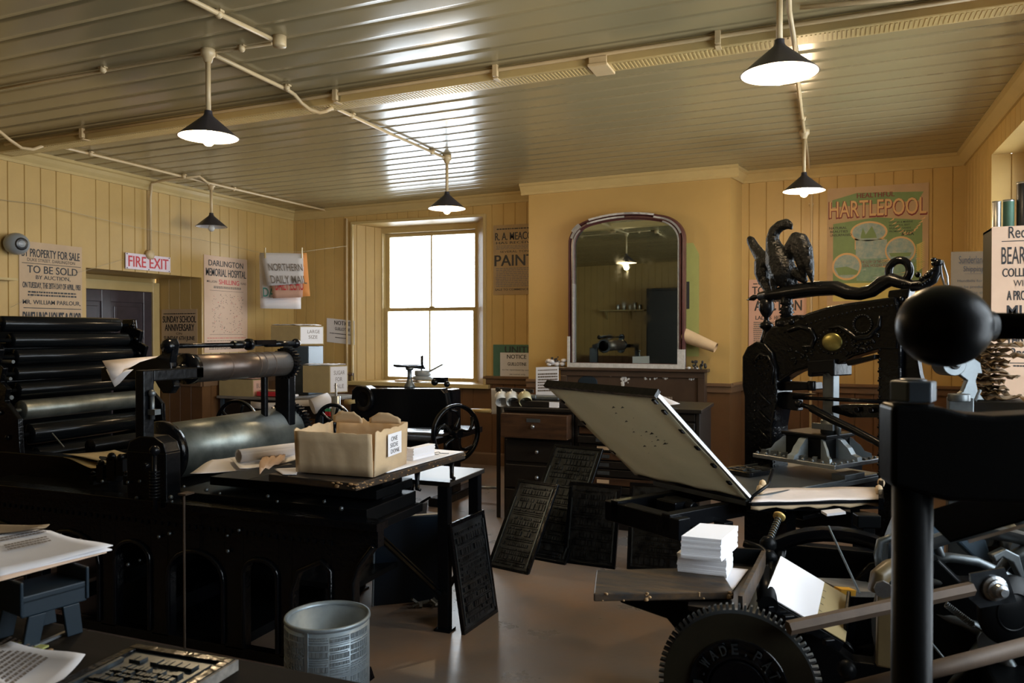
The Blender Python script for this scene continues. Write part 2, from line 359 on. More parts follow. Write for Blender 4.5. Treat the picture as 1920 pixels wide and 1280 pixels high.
lw.box((RX-.06, RY0-.1, -.01), (RX-.03, RY1+.1, RZ+.1), 0)
struct(lw.build('wall_left', ['cream', 'brown']))
# back wall with window opening
WX0, WX1, WZ0, WZ1 = -5.66, -3.82, .97, 2.99
GX0, GX1, GY = -5.44, -4.09, 9.07
BX0, BX1, BY = -3.10, -.905, 8.3
bw = MB(); top = lambda x: zc(x)+.05
dado_wall(bw, (WX0, YB), (XL-.02, YB), top, .15)
boards(bw, (WX1, YB), (WX0, YB), WZ1, top, .15); boards(bw, (WX1, YB), (WX0, YB), 0, WZ0, .15, 1)
dado_wall(bw, (BX0-.02, YB), (WX1, YB), top, .15)
dado_wall(bw, (XR+.02, YB), (BX1-.02, YB), top, .173, phase=.05)
# window reveals, splayed
boards(bw, (GX0, GY), (WX0, YB), WZ0-.02, WZ1+.02, .13)
for vs in ([(GX1, GY, WZ0), (WX1, YB, WZ0), (WX1, YB, WZ1), (GX1, GY, WZ1)], [(WX0, YB, WZ1), (WX1, YB, WZ1), (GX1, GY, WZ1-.02), (GX0, GY, WZ1-.02)], [(WX0, YB, WZ0), (GX0, GY, WZ0), (GX1, GY, WZ0), (WX1, YB, WZ0)]):
    bw.add([V(*v) for v in vs], [(0, 1, 2, 3)], 0)
struct(bw.build('wall_back', ['cream', 'brown']))
cb = MB()
def quad(mb, a, b, z0, z1, mi):
    f1 = z1 if callable(z1) else (lambda x: z1)
    mb.add([V(a[0], a[1], z0), V(b[0], b[1], z0), V(b[0], b[1], f1(b[0])), V(a[0], a[1], f1(a[0]))], [(0, 1, 2, 3)], mi)
for a, b in (((BX0, YB+.02), (BX0, BY)), ((BX0, BY), (BX1, BY)), ((BX1, BY), (BX1+.08, YB+.02))):
    quad(cb, a, b, 0, ZD, 1); quad(cb, a, b, ZD, top, 0)
struct(tag(cb.build('wall_chimney_breast', ['breast', 'brown']), 'yellow painted chimney breast behind the arched mirror'))
# right wall with two deep window openings
rw = MB(); rwy = [(YN-.05, 1.15), (1.15, 3.85), (3.85, 4.3), (4.3, 7.4), (7.4, YB+.02)]; RZ0, RZ1, RXo = .95, 3.04, 1.53
for i, (a, b) in enumerate(rwy):
    if i % 2 == 0: dado_wall(rw, (XR, a), (XR, b), lambda x: zc(x)+.05, .16)
    else:
        boards(rw, (XR, a), (XR, b), 0, RZ0, .16, 1); boards(rw, (XR, a), (XR, b), RZ1, lambda x: zc(x)+.05, .16)
        boards(rw, (RXo, b), (XR, b), RZ0, RZ1, .14)
        boards(rw, (XR, a), (RXo, a), RZ0, RZ1, .14)
        rw.add([V(XR, a, RZ1), V(XR, b, RZ1), V(RXo, b, RZ1), V(RXo, a, RZ1)], [(0, 1, 2, 3)], 0)
        rw.add([V(XR, a, RZ0), V(RXo, a, RZ0), V(RXo, b, RZ0), V(XR, b, RZ0)], [(0, 1, 2, 3)], 0)
struct(rw.build('wall_right', ['cream', 'brown']))
nw = MB(); dado_wall(nw, (XL-.05, YN), (XR+.05, YN), top, .16); struct(nw.build('wall_front', ['cream', 'brown']))
fl = MB(); fl.box((RX-.2, YN-.1, -.06), (RXo+.1, GY+.1, 0)); struct(fl.build('floor', 'floor'))
# ceiling of narrow beaded boards running across the room
ce = MB(); R = random.Random(3); y = YN-.05; prof = []
while y < YB+.1:
    p = .205; tilt = R.uniform(-.0022, .0022); cw = R.uniform(.0002, .0018)
    prof += [(y+.004+(p-.008)*q/6, tilt*(1-q/3)-cw*(1-(q/3-1)**2)) for q in range(7)]+[(y+p-.001, .005), (y+p+.001, .005)]; y += p
xs = [XL-.7+.9*i for i in range(10)]+[RXo+.1]
vs = [V(x, yy, zc(x)+dz) for x in xs for yy, dz in prof]; K = len(prof)
ce.add(vs, [(i*K+j, i*K+j+1, (i+1)*K+j+1, (i+1)*K+j) for i in range(len(xs)-1) for j in range(K-1)], 0, True)
struct(ce.build('ceiling', 'ceil'))
rf = MB(); rf.box((RX-.3, YN-.2, 3.42), (RXo+.2, GY+.2, 3.46)); struct(rf.build('trim_roof_slab', 'ceil'))
# soffit closing slab behind window lintels
def run(mb, prof, p0, p1, n, mi=0):
    """profile (out,down) swept p0->p1; n = outward into room"""
    p0, p1, n = Vector(p0), Vector(p1), Vector(n).normalized(); k = len(prof)
    vs = [p+n*a+V(0, 0, b) for p in (p0, p1) for a, b in prof]
    fs = [(i, (i+1) % k, k+(i+1) % k, k+i) for i in range(k)]+[tuple(range(k-1, -1, -1)), tuple(range(k, 2*k))]
    mb.add(vs, fs, mi)
CORN = [(0, .0), (.085, .0), (.085, -.025), (.065, -.035), (.045, -.065), (.02, -.095), (.02, -.12), (0, -.12)]
def cpt(x, y): return (x, y, zc(x)+.002)
co = MB(); run(co, CORN, cpt(XL, YN), cpt(XL, YB), (1, 0, 0)); struct(co.build('trim_cornice_left', 'trimc'))
co = MB(); run(co, CORN, cpt(XL, YB), cpt(BX0, YB), (0, -1, 0)); run(co, CORN, cpt(BX1+.08, YB), cpt(XR, YB), (0, -1, 0))
run(co, CORN, cpt(BX0-.0, YB), cpt(BX0, BY-.0), (-1, 0, 0)); run(co, CORN, cpt(BX0-.085, BY), cpt(BX1+.085, BY), (0, -1, 0)); run(co, CORN, cpt(BX1, BY), cpt(BX1+.08, YB), (1, .13, 0))
struct(co.build('trim_cornice_back', 'trimc'))
co = MB(); run(co, CORN, cpt(XR, YN), cpt(XR, YB), (-1, 0, 0)); struct(co.build('trim_cornice_right', 'trimc'))
DADO = [(0, .045), (.03, .045), (.045, .03), (.045, .015), (.022, .005), (.022, -.05), (0, -.05)]
dd = MB()
def dr(a, b, n): run(dd, DADO, (a[0], a[1], ZD), (b[0], b[1], ZD), n)
dr((XL, YN), (XL, RY0), (1, 0, 0)); dr((XL, RY1), (XL, YB), (1, 0, 0)); dr((XL, YB), (WX0, YB), (0, -1, 0)); dr((WX1, YB), (BX0, YB), (0, -1, 0))
dr((BX0-.02, BY), (BX1+.02, BY), (0, -1, 0)); dr((BX1, BY), (BX1+.08, YB), (1, .13, 0)); dr((BX1+.08, YB), (XR, YB), (0, -1, 0))
dr((XR, YN), (XR, 1.15), (-1, 0, 0)); dr((XR, 3.85), (XR, 4.3), (-1, 0, 0)); dr((XR, 7.4), (XR, YB), (-1, 0, 0)); dr((RX, RY1), (XL, RY1), (0, -1, 0))
struct(dd.build('trim_dado_rail', 'dado'))
for nm, runs in (('left', [((XL, YN), (XL, RY0), (1, 0, 0)), ((XL, RY1), (XL, YB), (1, 0, 0))]), ('back', [((XL, YB), (BX0, YB), (0, -1, 0)), ((BX0, BY), (BX1, BY), (0, -1, 0)), ((BX1+.08, YB), (XR, YB), (0, -1, 0))]), ('right', [((XR, YN), (XR, YB), (-1, 0, 0))]), ('front', [((XL, YN), (XR, YN), (0, 1, 0))])):
    bb = MB()
    for a, b, n in runs: run(bb, [(0, .15), (.012, .15), (.02, .13), (.02, 0), (0, 0)], (*a, 0), (*b, 0), n)
    struct(bb.build('baseboard_'+nm, 'dado'))
# shallow boxed beam across the ceiling
bm = MB(); n = 12; bxs = [XL+(XR-XL)*i/n for i in range(n+1)]
prof = [(4.60, .01), (4.60, -.075), (4.605, -.08), (4.76, -.08), (4.765, -.07), (4.765, .01)]
for i in range(n):
    a, b = bxs[i], bxs[i+1]; k = len(prof)
    vs = [V(x, yy, zc(x)+dz) for x in (a, b) for yy, dz in prof]; bm.add(vs, [(j, (j+1) % k, k+(j+1) % k, k+j) for j in range(k-1)], 0)
for i in range(330):   # fine ribbed moulding along the soffit
    x = XL+.1+i*.0235; bm.box((x, 4.625, zc(x)-.083), (x+.010, 4.74, zc(x)-.079), 0)
struct(tag(bm.build('trim_ceiling_beam', 'trimc'), 'shallow cream beam with ribbed soffit crossing the ceiling'))
# ---------------- back window (sliding sashes, two lights each)
def sash(mb, x0, x1, z0, z1, y, w=.055, m=.018, th=.04):
    xm = (x0+x1)/2
    mb.box((x0, y, z0), (x0+w, y+th, z1)); mb.box((x1-w, y, z0), (x1, y+th, z1)); mb.box((x0+w*.9, y+.002, z0+.001), (x1-w*.9, y+th-.002, z0+w*.8)); mb.box((x0+w*.9, y+.002, z1-w*.8), (x1-w*.9, y+th-.002, z1-.001)); mb.box((xm-m/2, y+.004, z0+.01), (xm+m/2, y+th-.004, z1-.01))
wr = MB(); wr.box((GX0-.09, GY-.03, WZ0-.05), (GX0, GY+.12, WZ1+.02)); wr.box((GX1, GY-.03, WZ0-.05), (GX1+.09, GY+.12, WZ1+.02)); wr.box((GX0-.05, GY-.028, WZ1-.09), (GX1+.05, GY+.118, WZ1+.03)); wr.box((GX0-.05, GY-.028, WZ0-.06), (GX1+.05, GY+.118, WZ0+.01))
wf = struct(wr.build('window_1', 'trimc', bevel=.004)); tag(wf, 'overexposed white sash window in the back wall')
s = MB(); sash(s, GX0, GX1, 1.87, WZ1-.09, GY+.06); s.build('upper_sash', 'trimc', wf, bevel=.004)
s = MB(); sash(s, GX0, GX1, WZ0, 1.92, GY+.01); s.cb((-4.72, GY+.0, 1.925), (.07, .03, .02)); s.build('lower_sash', 'trimc', wf, bevel=.004)
s = MB(); s.box((GX0+.04, GY+.078, 1.88), (GX1-.04, GY+.081, WZ1-.1)); s.build('pane', 'glass', wf)
s = MB(); s.box((GX0+.04, GY+.028, WZ0+.02), (GX1-.04, GY+.031, 1.9)); s.build('pane', 'glass', wf)
a = MB(); a.box((WX0-.03, YB-.035, WZ1-.005), (WX1+.03, YB-.001, WZ1+.03)); a.box((WX1-.005, YB-.035, WZ0), (WX1+.03, YB-.001, WZ1+.0)); a.box((WX0-.03, YB-.03, WZ0), (WX0+.0, YB-.001, WZ1)); a.box((WX0-.06, YB-.07, WZ0-.05), (WX1+.08, YB-.001, WZ0))
struct(a.build('trim_window_back', 'trimc', bevel=.005))
for k, (a0, b0) in enumerate(((4.3, 7.4), (1.15, 3.85))):
    s = MB(); x = RXo; N = 4
    s.box((x-.04, a0, RZ0), (x+.05, a0+.07, RZ1)); s.box((x-.04, b0-.07, RZ0), (x+.05, b0, RZ1)); s.box((x-.038, a0+.06, RZ0+.001), (x+.048, b0-.06, RZ0+.07)); s.box((x-.038, a0+.06, RZ1-.07), (x+.048, b0-.06, RZ1-.001)); s.box((x-.03, a0, 1.97), (x+.04, b0, 2.03))
    for i in range(1, N): yy = a0+(b0-a0)*i/N; s.box((x-.02, yy-.015, RZ0), (x+.03, yy+.015, RZ1))
    w = struct(s.build('window_%d' % (k+2), 'trimc', bevel=.004)); g = MB(); g.box((x+.004, a0+.03, RZ0+.03), (x+.008, b0-.03, RZ1-.03)); g.build('pane', 'glass', w)
# ---------------- door in the recess
dx = RX; s = MB(); s.box((dx-.02, 5.60, 0), (dx+.045, 5.68, 2.17)); s.box((dx-.02, 6.92, 0), (dx+.045, 7.02, 2.17)); s.box((dx-.015, 5.605, 2.06), (dx+.043, 7.015, 2.168)); struct(s.build('trim_door_frame', 'trimc', bevel=.006))
s = MB(); y0, y1, x0 = 5.68, 6.92, dx+.0
s.box((x0-.02, y0, .005), (x0+.012, y1, 2.06))
cols = [(y0, y0+.12), ((y0+y1)/2-.06, (y0+y1)/2+.06), (y1-.12, y1)]
for a0, b0 in cols: s.box((x0, a0, .005), (x0+.028, b0, 2.06))
for a0, b0 in ((.005, .22), (.92, 1.08), (1.42, 1.52), (1.93, 2.06)): s.box((x0, y0+.002, a0), (x0+.026, y1-.002, b0-.002))
for (ya, yb) in ((y0+.12, (y0+y1)/2-.06), ((y0+y1)/2+.06, y1-.12)):
    for za, zb in ((.22, .92), (1.08, 1.42), (1.52, 1.93)): s.box((x0+.01, ya+.045, za+.045), (x0+.022, yb-.045, zb-.045))
dr_ = struct(tag(s.build('door_1', 'purple', bevel=.006), 'dark varnished six panel door in the recess under the fire exit sign'))
k = MB(); k.lathe([(.001, 0), (.016, .0), (.012, .02), (.026, .04), (.026, .055), (.012, .066), (.0, .068)], (x0+.028, y1-.06, 1.0), (1, 0, 0), 16); k.build('door_handle', 'brass', dr_)
k = MB(); k.cb((x0+.036, y1-.09, 1.25), (.03, .07, .10)); k.build('rim_lock', 'gold', dr_)
# cupboard, shelf and tins along the wall behind the camera station, seen in the mirror
t = thing('tall_cupboard', 'tall near-black cupboard seen reflected in the arched mirror', 'cupboard', (-3.7, YN+.35, 0))
s = MB(); s.box((-4.45, YN+.07, 0), (-2.9, YN+.6, 2.6)); s.build('cabinet_body', 'dwood', t, bevel=.01)
for i in (0, 1):
    s = MB(); s.box((-4.42+i*.76, YN+.601, .1), (-3.70+i*.76, YN+.625, 2.55)); d = s.build('cupboard_door', 'bluec' if i else 'dwood', t, bevel=.01)
s = MB(); s.box((-5.7, YN+.001, 2.1), (-4.6, YN+.25, 2.13)); s.prism([(0, 0), (.2, 0), (0, -.2)], (-5.0, YN+.001, 2.1), (0, 1, 0), (0, 0, 1), .03); s.prism([(0, 0), (.2, 0), (0, -.2)], (-5.6, YN+.001, 2.1), (0, 1, 0), (0, 0, 1), .03)
tag(s.build('wall_shelf', 'trimc'), 'cream shelf with silver tins seen reflected in the mirror', 'shelf')
for i, x in enumerate((-5.28, -5.13, -4.98, -4.86, -4.74)):
    s = MB(); r = .045; h = .12 + .05*(i % 2); s.lathe([(.001, 0), (r, 0), (r, .01), (r*.96, .015), (r*.96, h-.015), (r, h-.01), (r, h), (.001, h)], (x, YN+.13, 2.13), n=16); tag(s.build('tin_can', 'tin'), 'silver tin on the shelf reflected in the mirror', 'tin', 'tins on the reflected shelf')
# ================================================================ conduits, lamps, small fittings on ceiling and walls
def conduit(pts, label, r=.0135, clips=(), boxes=()):
    s = MB(); P_ = [Vector(p) for p in pts]; s.tube(P_, r, 10)
    o = s.build('conduit', 'pipe'); tag(o, label, 'pipe')
    for c in clips:
        k = MB(); c = Vector(c); k.cb(c+V(0, 0, .012), (.05, .03, .012)); k.lathe([(.0001, -.022), (.012, -.022), (.02, -.01), (.02, .02), (.001, .02)], c, n=10); k.build('pipe_clip', 'pipe', o)
    for b in boxes:
        k = MB(); k.lathe([(.0001, -.03), (.035, -.03), (.038, -.024), (.038, .03), (.001, .03)], b, n=18); k.build('junction_box', 'pipe', o)
    return o
def cl(*ps, off=.022): return [Pc(x, y, off) for x, y in ps]
conduit(cl((300, -30), (400, 21), (517, 77)), 'cream conduit ending in a round box at the top left of the ceiling', clips=cl((410, 26)), boxes=cl((524, 78), off=.03))
a = Pc(388, 100, .03)
conduit([Pc(-60, 177, .012), Pc(90, 150, .012), Pc(370, 103, .012), Pc(450, 91, .012), Pc(510, 82, .012)], 'thin conduit running across the ceiling above the front left lamp', r=.008, clips=[Pc(193, 130, .015), Pc(453, 90, .015)])
b2 = [Pc(403, 104, .022), Pc(470, 136, .022), Pc(540, 169, .022), Pc(552, 177, .03), Pc(566, 194, .07), Pc(582, 206, .115), Pc(600, 211, .12), Pc(612, 208, .115), Pc(621, 203, .09), Pc(628, 202, .03), Pc(634, 205, .022), Pc(730, 250, .022), Pc(836, 297, .022)]
conduit(b2, 'cream conduit dipping under the beam towards the lamp by the window', clips=[Pc(538, 164, .02), Pc(660, 217, .02), Pc(810, 285, .02)])
conduit([Pc(-60, 225, .03), Pc(0, 247, .06), Pc(18, 262, .1), Pc(40, 277, .12), Pc(62, 280, .12), Pc(78, 274, .08), Pc(92, 270, .022), Pc(250, 308, .022), Pc(392, 343, .022), Pc(520, 373, .022), Pc(636, 400, .022), Pc(645, 403, .03)] + [V(P(650, 410, Y=8.66).x, 8.66, z) for z in (3.05, 2.6, 2.0, 1.4, .9)], 'long cream conduit passing the unlit lamp and dropping down the back corner', clips=cl((170, 288), (345, 330), (438, 354), (612, 394)))
cx = V(-6.56, P(282, 400, X=-6.56).y, 0)
conduit([Pc(392, 345, .03), V(-5.9, cx.y, zc(-6)-.03), V(-6.4, cx.y, zc(-6.4)-.03), V(-6.54, cx.y, zc(-6.5)-.05), V(-6.56, cx.y, 3.0), V(-6.56, cx.y, 2.45)], 'conduit dropping down the left wall to the fire exit sign')
s = MB(); s.lathe([(.001, .06), (.035, .06), (.05, .045), (.05, 0), (.001, 0)], (-6.6, cx.y, 2.41), (1, 0, 0), 20); tag(s.build('bell_dome', 'pipe'), 'small round cream cover just above the fire exit sign', 'fitting')
conduit([Pc(1478, -30, .03), Pc(1480, 20, .03), Pc(1484, 45, .06), Pc(1487, 62, .1), Pc(1490, 85, .11), Pc(1493, 110, .06), Pc(1496, 150, .022), Pc(1502, 205, .022), Pc(1508, 248, .022), Pc(1514, 290, .022), Pc(1517, 318, .022)] + [V(P(1521, 500, Y=8.64).x, 8.64, z) for z in (3.1, 2.6, 1.8, 1.2, .3)], 'cream conduit passing both right lamps and running down the boarded back wall', clips=[Pc(1506, 222, .022), V(P(1521, 384, Y=8.64).x, 8.655, P(1521, 384, Y=8.64).z)])
bx = [x for x in (-6.5, -5.5, -4.9)]; bz = lambda x: zc(x)-.03
conduit([V(x, 4.582, zc(x)-.028) for x in (-6.4, -4, -2, 0, 1.2)], 'slim conduit clipped along the front of the ceiling beam', r=.012)
for i, px in enumerate((155, 630, 930, 1346)):
    x = P(px, 150, Y=4.58).x; s = MB(); s.cb((x, 4.57, zc(x)-.035), (.03, .03, .075)); s.cb((x, 4.60, zc(x)-.083), (.03, .07, .006)); s.build('beam_clip', 'pipe', bpy.data.objects['trim_ceiling_beam'])
s = MB(); x = P(1131, 130, Y=4.7).x; s.cb((x, 4.66, zc(x)-.09), (.12, .2, .016)); s.cb((x, 4.575, zc(x)-.07), (.11, .012, .06)); tag(s.build('metal_bracket', 'pipe', bevel=.003), 'folded cream metal bracket hooked under the ceiling beam', 'bracket')
conduit([Pc(1500, 14, .02), Pc(1640, 2, .02), Pc(1800, -12, .02)], 'dark topped conduit branching right beside the near right lamp', r=.012)

def make_lamp(label, top, zrim, diam, lit=True, rodz=None):
    """top = point on the ceiling"""
    t = thing('pendant_lamp', label, 'lamp', (top.x, top.y, zrim))
    x, y = top.x, top.y; r = diam/2; zt = zrim + r*.80
    s = MB(); s.lathe([(.001, top.z+.01), (.042, top.z+.01), (.042, top.z-.035), (.03, top.z-.045), (.022, top.z-.075), (.001, top.z-.075)], (x, y, 0), n=20); s.build('ceiling_box', 'pipe', t)
    s = MB(); s.cyl((x, y, zt-.01), (x, y, top.z-.06), .0145, n=14); s.build('rod', 'pipe', t)
    s = MB(); s.lathe([(.022, zt+.02), (.024, zt), (.03, zt-.012), (r, zrim+.004), (r+.004, zrim), (r-.002, zrim), (r-.006, zrim+.006), (.03, zt-.022), (.012, zt-.022)], (x, y, 0), n=40, mis=[0, 0, 0, 0, 0, 1, 1, 1]); s.build('lamp_shade', ['shade', 'enamel'], t)
    s = MB(); s.cyl((x, y, zt-.07), (x, y, zt-.02), .018, n=14); s.build('socket', 'brass', t)
    s = MB(); rb = .034; zb = zrim - .018; s.lathe([(.0001, zb-rb), (rb*.5, zb-rb*.87), (rb*.87, zb-rb*.5), (rb, zb), (rb*.85, zb+rb*.55), (.018, zb+rb*1.4), (.014, zt-.06)], (x, y, 0), n=20); s.build('bulb', 'bulb' if lit else 'bulboff', t)
    if lit:
        l = bpy.data.lights.new('lamp_light', 'POINT'); l.energy = LAMP_W; l.color = (1, .72, .42); l.shadow_soft_size = .04
        o = bpy.data.objects.new('lamp_light', l); COL.objects.link(o); o.parent = t; o.location = (0, 0, -.075)
    return t
def lamp_at(px, ytop, yrim, wpx, label, lit=True):
    top = Pc(px, ytop); d = (top-CAMP).dot(_F); rim = P(px, yrim, D=d); return make_lamp(label, top, rim.z, wpx/FPX*d, lit)
LA = lamp_at(390, 93, 257, 108, 'lit pendant lamp with cone shade, front left on a rod below the conduit')
LB = lamp_at(838, 292, 391, 69, 'lit pendant lamp hanging in front of the top of the window')
LCc = lamp_at(396, 343, 425, 56, 'unlit dark cone lamp near the left wall by the fire exit sign', lit=False)
LD = lamp_at(1508, 244, 358, 76, 'lit pendant lamp in front of the boarded wall, left of the seaside poster')
LE = lamp_at(1462, -52, 138, 140, 'nearest lit pendant lamp with the largest shade, top right')
# a conduit piece down behind lamp D is part of the wall conduit

# ---------------------------------------------------------------- left wall: posters, sign, sensor
XW = XL+.004
def on_left(px0, px1, yt, yb):   # pixel box on the left wall -> lower-left corner, width, height
    A = P(px0, yt, X=XW); B = P(px1, yt, X=XW); pm = (px0+px1)/2; T = P(pm, yt, X=XW); Bt = P(pm, yb, X=XW); return V(XW, A.y, Bt.z), B.y-A.y, T.z-Bt.z
o, w, h = on_left(35, 153, 457, 735)
poster('auction_poster', 'tan auction poster advertising a dwelling house and shop, left wall beside the door recess', 'poster', o, (0, 1, 0), w, h, 'old',
       [('BY PROPERTY FOR SALE', .04, .96, .90, .955), ('DUKE STREET, DARLINGTON', .12, .88, .868, .892, 0, .006), ('TO BE SOLD', .12, .92, .795, .845), ('BY AUCTION,', .25, .8, .752, .782), ('ON TUESDAY, THE 28TH DAY OF APRIL, 1903', .05, .97, .69, .735), ('MR. WILLIAM PARLOUR,', .05, .97, .585, .618), ('DWELLING-HOUSE & SHOP', .05, .97, .445, .54)],
       [(.12, .9, .64, .68, 2), (.05, .97, .36, .435, 7, 1), (.05, .95, .05, .28, 10, 1)], [(.04, .98, .856, .860), (.06, .98, .562, .567)], ('ink', 'inkr'))
s = MB(); c = P(31, 457, X=XL+.10); s.ball(c, .10, 28, 0, (1, 1, .95)); s.cyl((XL, c.y, c.z), (XL+.06, c.y, c.z), .05, mi=0)
sen = s.build('security_sensor', 'greyp'); tag(sen, 'round grey ball sensor on the left wall above the auction poster corner', 'sensor')
d = (CAMP-c); d.z = -.05; d.x *= .9; d.y = -abs(d.y)*.25; d = V(.85, -.15, -.06).normalized(); s = MB(); s.lathe([(.0001, .092), (.045, .096), (.052, .092), (.055, .08)], c, d, 24); s.build('sensor_lens', 'blackp', sen)
o, w, h = on_left(-30, 8, 640, 735)
poster('handbill', 'small tan handbill at the far left edge below the grey sensor', 'poster', o, (0, 1, 0), w, h, 'old', [('FOR SALE', .1, .9, .6, .9)], [(.1, .9, .1, .5, 4)])
c = P(10, 521, X=XL+.06); s = MB(); s.box((XL, c.y-.3, c.z-.02), (XL+.12, c.y+.07, c.z)); tag(s.build('wall_shelf', 'trimc'), 'stub of cream shelf at far left beside the auction poster', 'shelf')
# string of the drying line
sg = MB(); pp = [P(-20, 372, X=XL+.05), P(75, 383, X=XL+.05), P(250, 425, X=XL+.1), P(420, 458, D=9.1), P(490, 474, D=9.2), P(565, 472, D=9.2), P(650, 461, Y=8.6)]; sg.tube(pp, .0022, 5); tag(sg.build('drying_line', 'string'), 'thin string stretched along the left wall into the corner', 'string')
sg = MB(); pp = [P(20, 576, X=XL+.05), P(150, 510, X=XL+.05), P(232, 486, X=XL+.03)]; sg.tube(pp, .0015, 5); tag(sg.build('cord', 'string'), 'thin slack cord running up to the fire exit sign', 'string')
o, w, h = on_left(233, 317, 478, 507); o.x += .012; o.z += .0
fe = poster('fire_exit_sign', 'white enamel sign with red FIRE EXIT lettering over the door recess', 'sign', o, (0, 1, 0), w, h, 'lilac', [('FIRE EXIT', .06, .95, .16, .84, 0, .018)], inks=('inkr',), t=.006)
s = MB()
for a, b in ((.03, .06), (.97, .06), (.03, .94), (.97, .94), (.5, .05)): s.ball(o+V(.008, a*w, b*h), .006, 8)
s.build('screw', 'blackp', fe)
oy = RY1-.004; A = P(303, 580, Y=oy); B = P(370, 583, Y=oy); Bt = P(330, 735, Y=oy)
poster('sunday_school_poster', 'tan poster for a Sunday school anniversary inside the door recess', 'poster', V(A.x, oy, 1.09), (1, 0, 0), B.x-A.x, A.z-1.09, 'old',
       [('SUNDAY SCHOOL', .04, .97, .80, .90), ('ANNIVERSARY', .1, .92, .675, .78), ('ON', .42, .58, .62, .655, 0, 0), ('SUNDAY 6TH JUNE', .07, .93, .52, .60), ('at 2-30 p.m.', .18, .82, .45, .49)], [(.06, .95, .92, .945, 1), (.1, .9, .05, .16, 4), (.2, .8, .3, .36, 1)], [(.04, .96, .425, .431)])
o, w, h = on_left(382, 463, 482, 660)
def dots(mb, oo, ex, ey, n, w, h):
    R = random.Random(5)
    for i in range(230):
        a, b = R.uniform(.16, .88), R.uniform(.2, .62); 
        if (a-.52)**2*4+(b-.4)**2*9 < .10 and R.random() < .7: continue
        q = R.uniform(.004, .009); c = oo+ex*a*w+ey*b*h+n*.001; mb.add([c, c+ex*q*1.6, c+ex*q+ey*q, c+ey*q*.6], [(0, 1, 2, 3)], 1 if R.random() < .8 else 2)
poster('hospital_poster', 'pinkish hospital fund poster with dotted map, left of the hanging prints', 'poster', o, (0, 1, 0), w, h, 'buff',
       [('DARLINGTON', .1, .9, .895, .955), ('MEMORIAL HOSPITAL', .04, .97, .79, .87), ('SHILLING', .33, .8, .71, .76, 1), ('MILLION', .06, .28, .722, .745, 0, .004), ('FUND', .84, .97, .722, .745, 0, .004)],
       [(.2, .85, .665, .69, 2, 0), (.05, .95, .115, .125, 1, 0), (.05, .95, .145, .155, 1, 1), (.1, .9, .03, .08, 4, 0)], [(.12, .9, .64, .643), (.12, .9, .185, .188)], ('ink', 'inkr'), extra=dots)
# ---------------------------------------------------------------- back wall posters
def on_back(px0, px1, yt, yb, Y=YB-.006):
    A = P(px0, (yt+yb)/2, Y=Y); B = P(px1, (yt+yb)/2, Y=Y); pm = (px0+px1)/2; T = P(pm, yt, Y=Y); Bt = P(pm, yb, Y=Y); return V(A.x, Y, Bt.z), B.x-A.x, T.z-Bt.z
o, w, h = on_back(613, 665, 603, 648)
poster('guillotine_notice', 'white guillotine notice hanging crooked behind the pipe, left of the window', 'sign', o+V(0, 0, .05), (1, 0, -.09), w, h, 'paper', [('NOTICE', .28, .86, .76, .93, 0, .02), ('GUILLOTINE', .3, .84, .53, .66, 0, .01)], [(.1, .9, .36, .42, 1), (.3, .7, .2, .26, 1)], inks=('ink',))
o, w, h = on_back(925, 1019, 420, 552)
poster('paint_poster', 'dark brown auction poster headed PAINT, part hidden by the chimney breast', 'poster', o, (1, 0, 0), w, h, 'oldd',
       [('R. A. MEACOCK', .04, .97, .78, .89), ('HAS RECEIVED', .06, .9, .725, .76, 0, .01), ('SEVERAL TONS OF', .14, .9, .60, .63, 0, .008), ('PAINTS', .03, .97, .41, .57, 0, .02), ('SALE TO COMMENCE AT 10', .04, .9, .06, .09)], [(.06, .9, .925, .955, 1), (.05, .95, .645, .71, 3, 1), (.05, .95, .11, .39, 11, 1)], inks=('ink', 'inkg'))
o, w, h = on_back(925, 1015, 646, 712)
poster('green_poster', 'dark green poster behind the guillotine notice beside the chimney breast', 'poster', o, (1, 0, 0), w, h, 'greenp', [('UNITED', .25, .95, .76, .95)], inks=('ink',))
o, w, h = on_back(938, 1003, 661, 713, Y=YB-.014)
poster('guillotine_notice', 'cream guillotine notice above the hanging mugs, over the green poster', 'sign', o, (1, 0, 0), w, h, 'paper', [('NOTICE', .2, .76, .78, .93, 0, .02), ('GUILLOTINE', .22, .76, .53, .65, 0, .01), ('to be operated by author', .06, .96, .34, .41, 0, 0), ('personnel only.', .28, .74, .18, .25, 0, 0)])
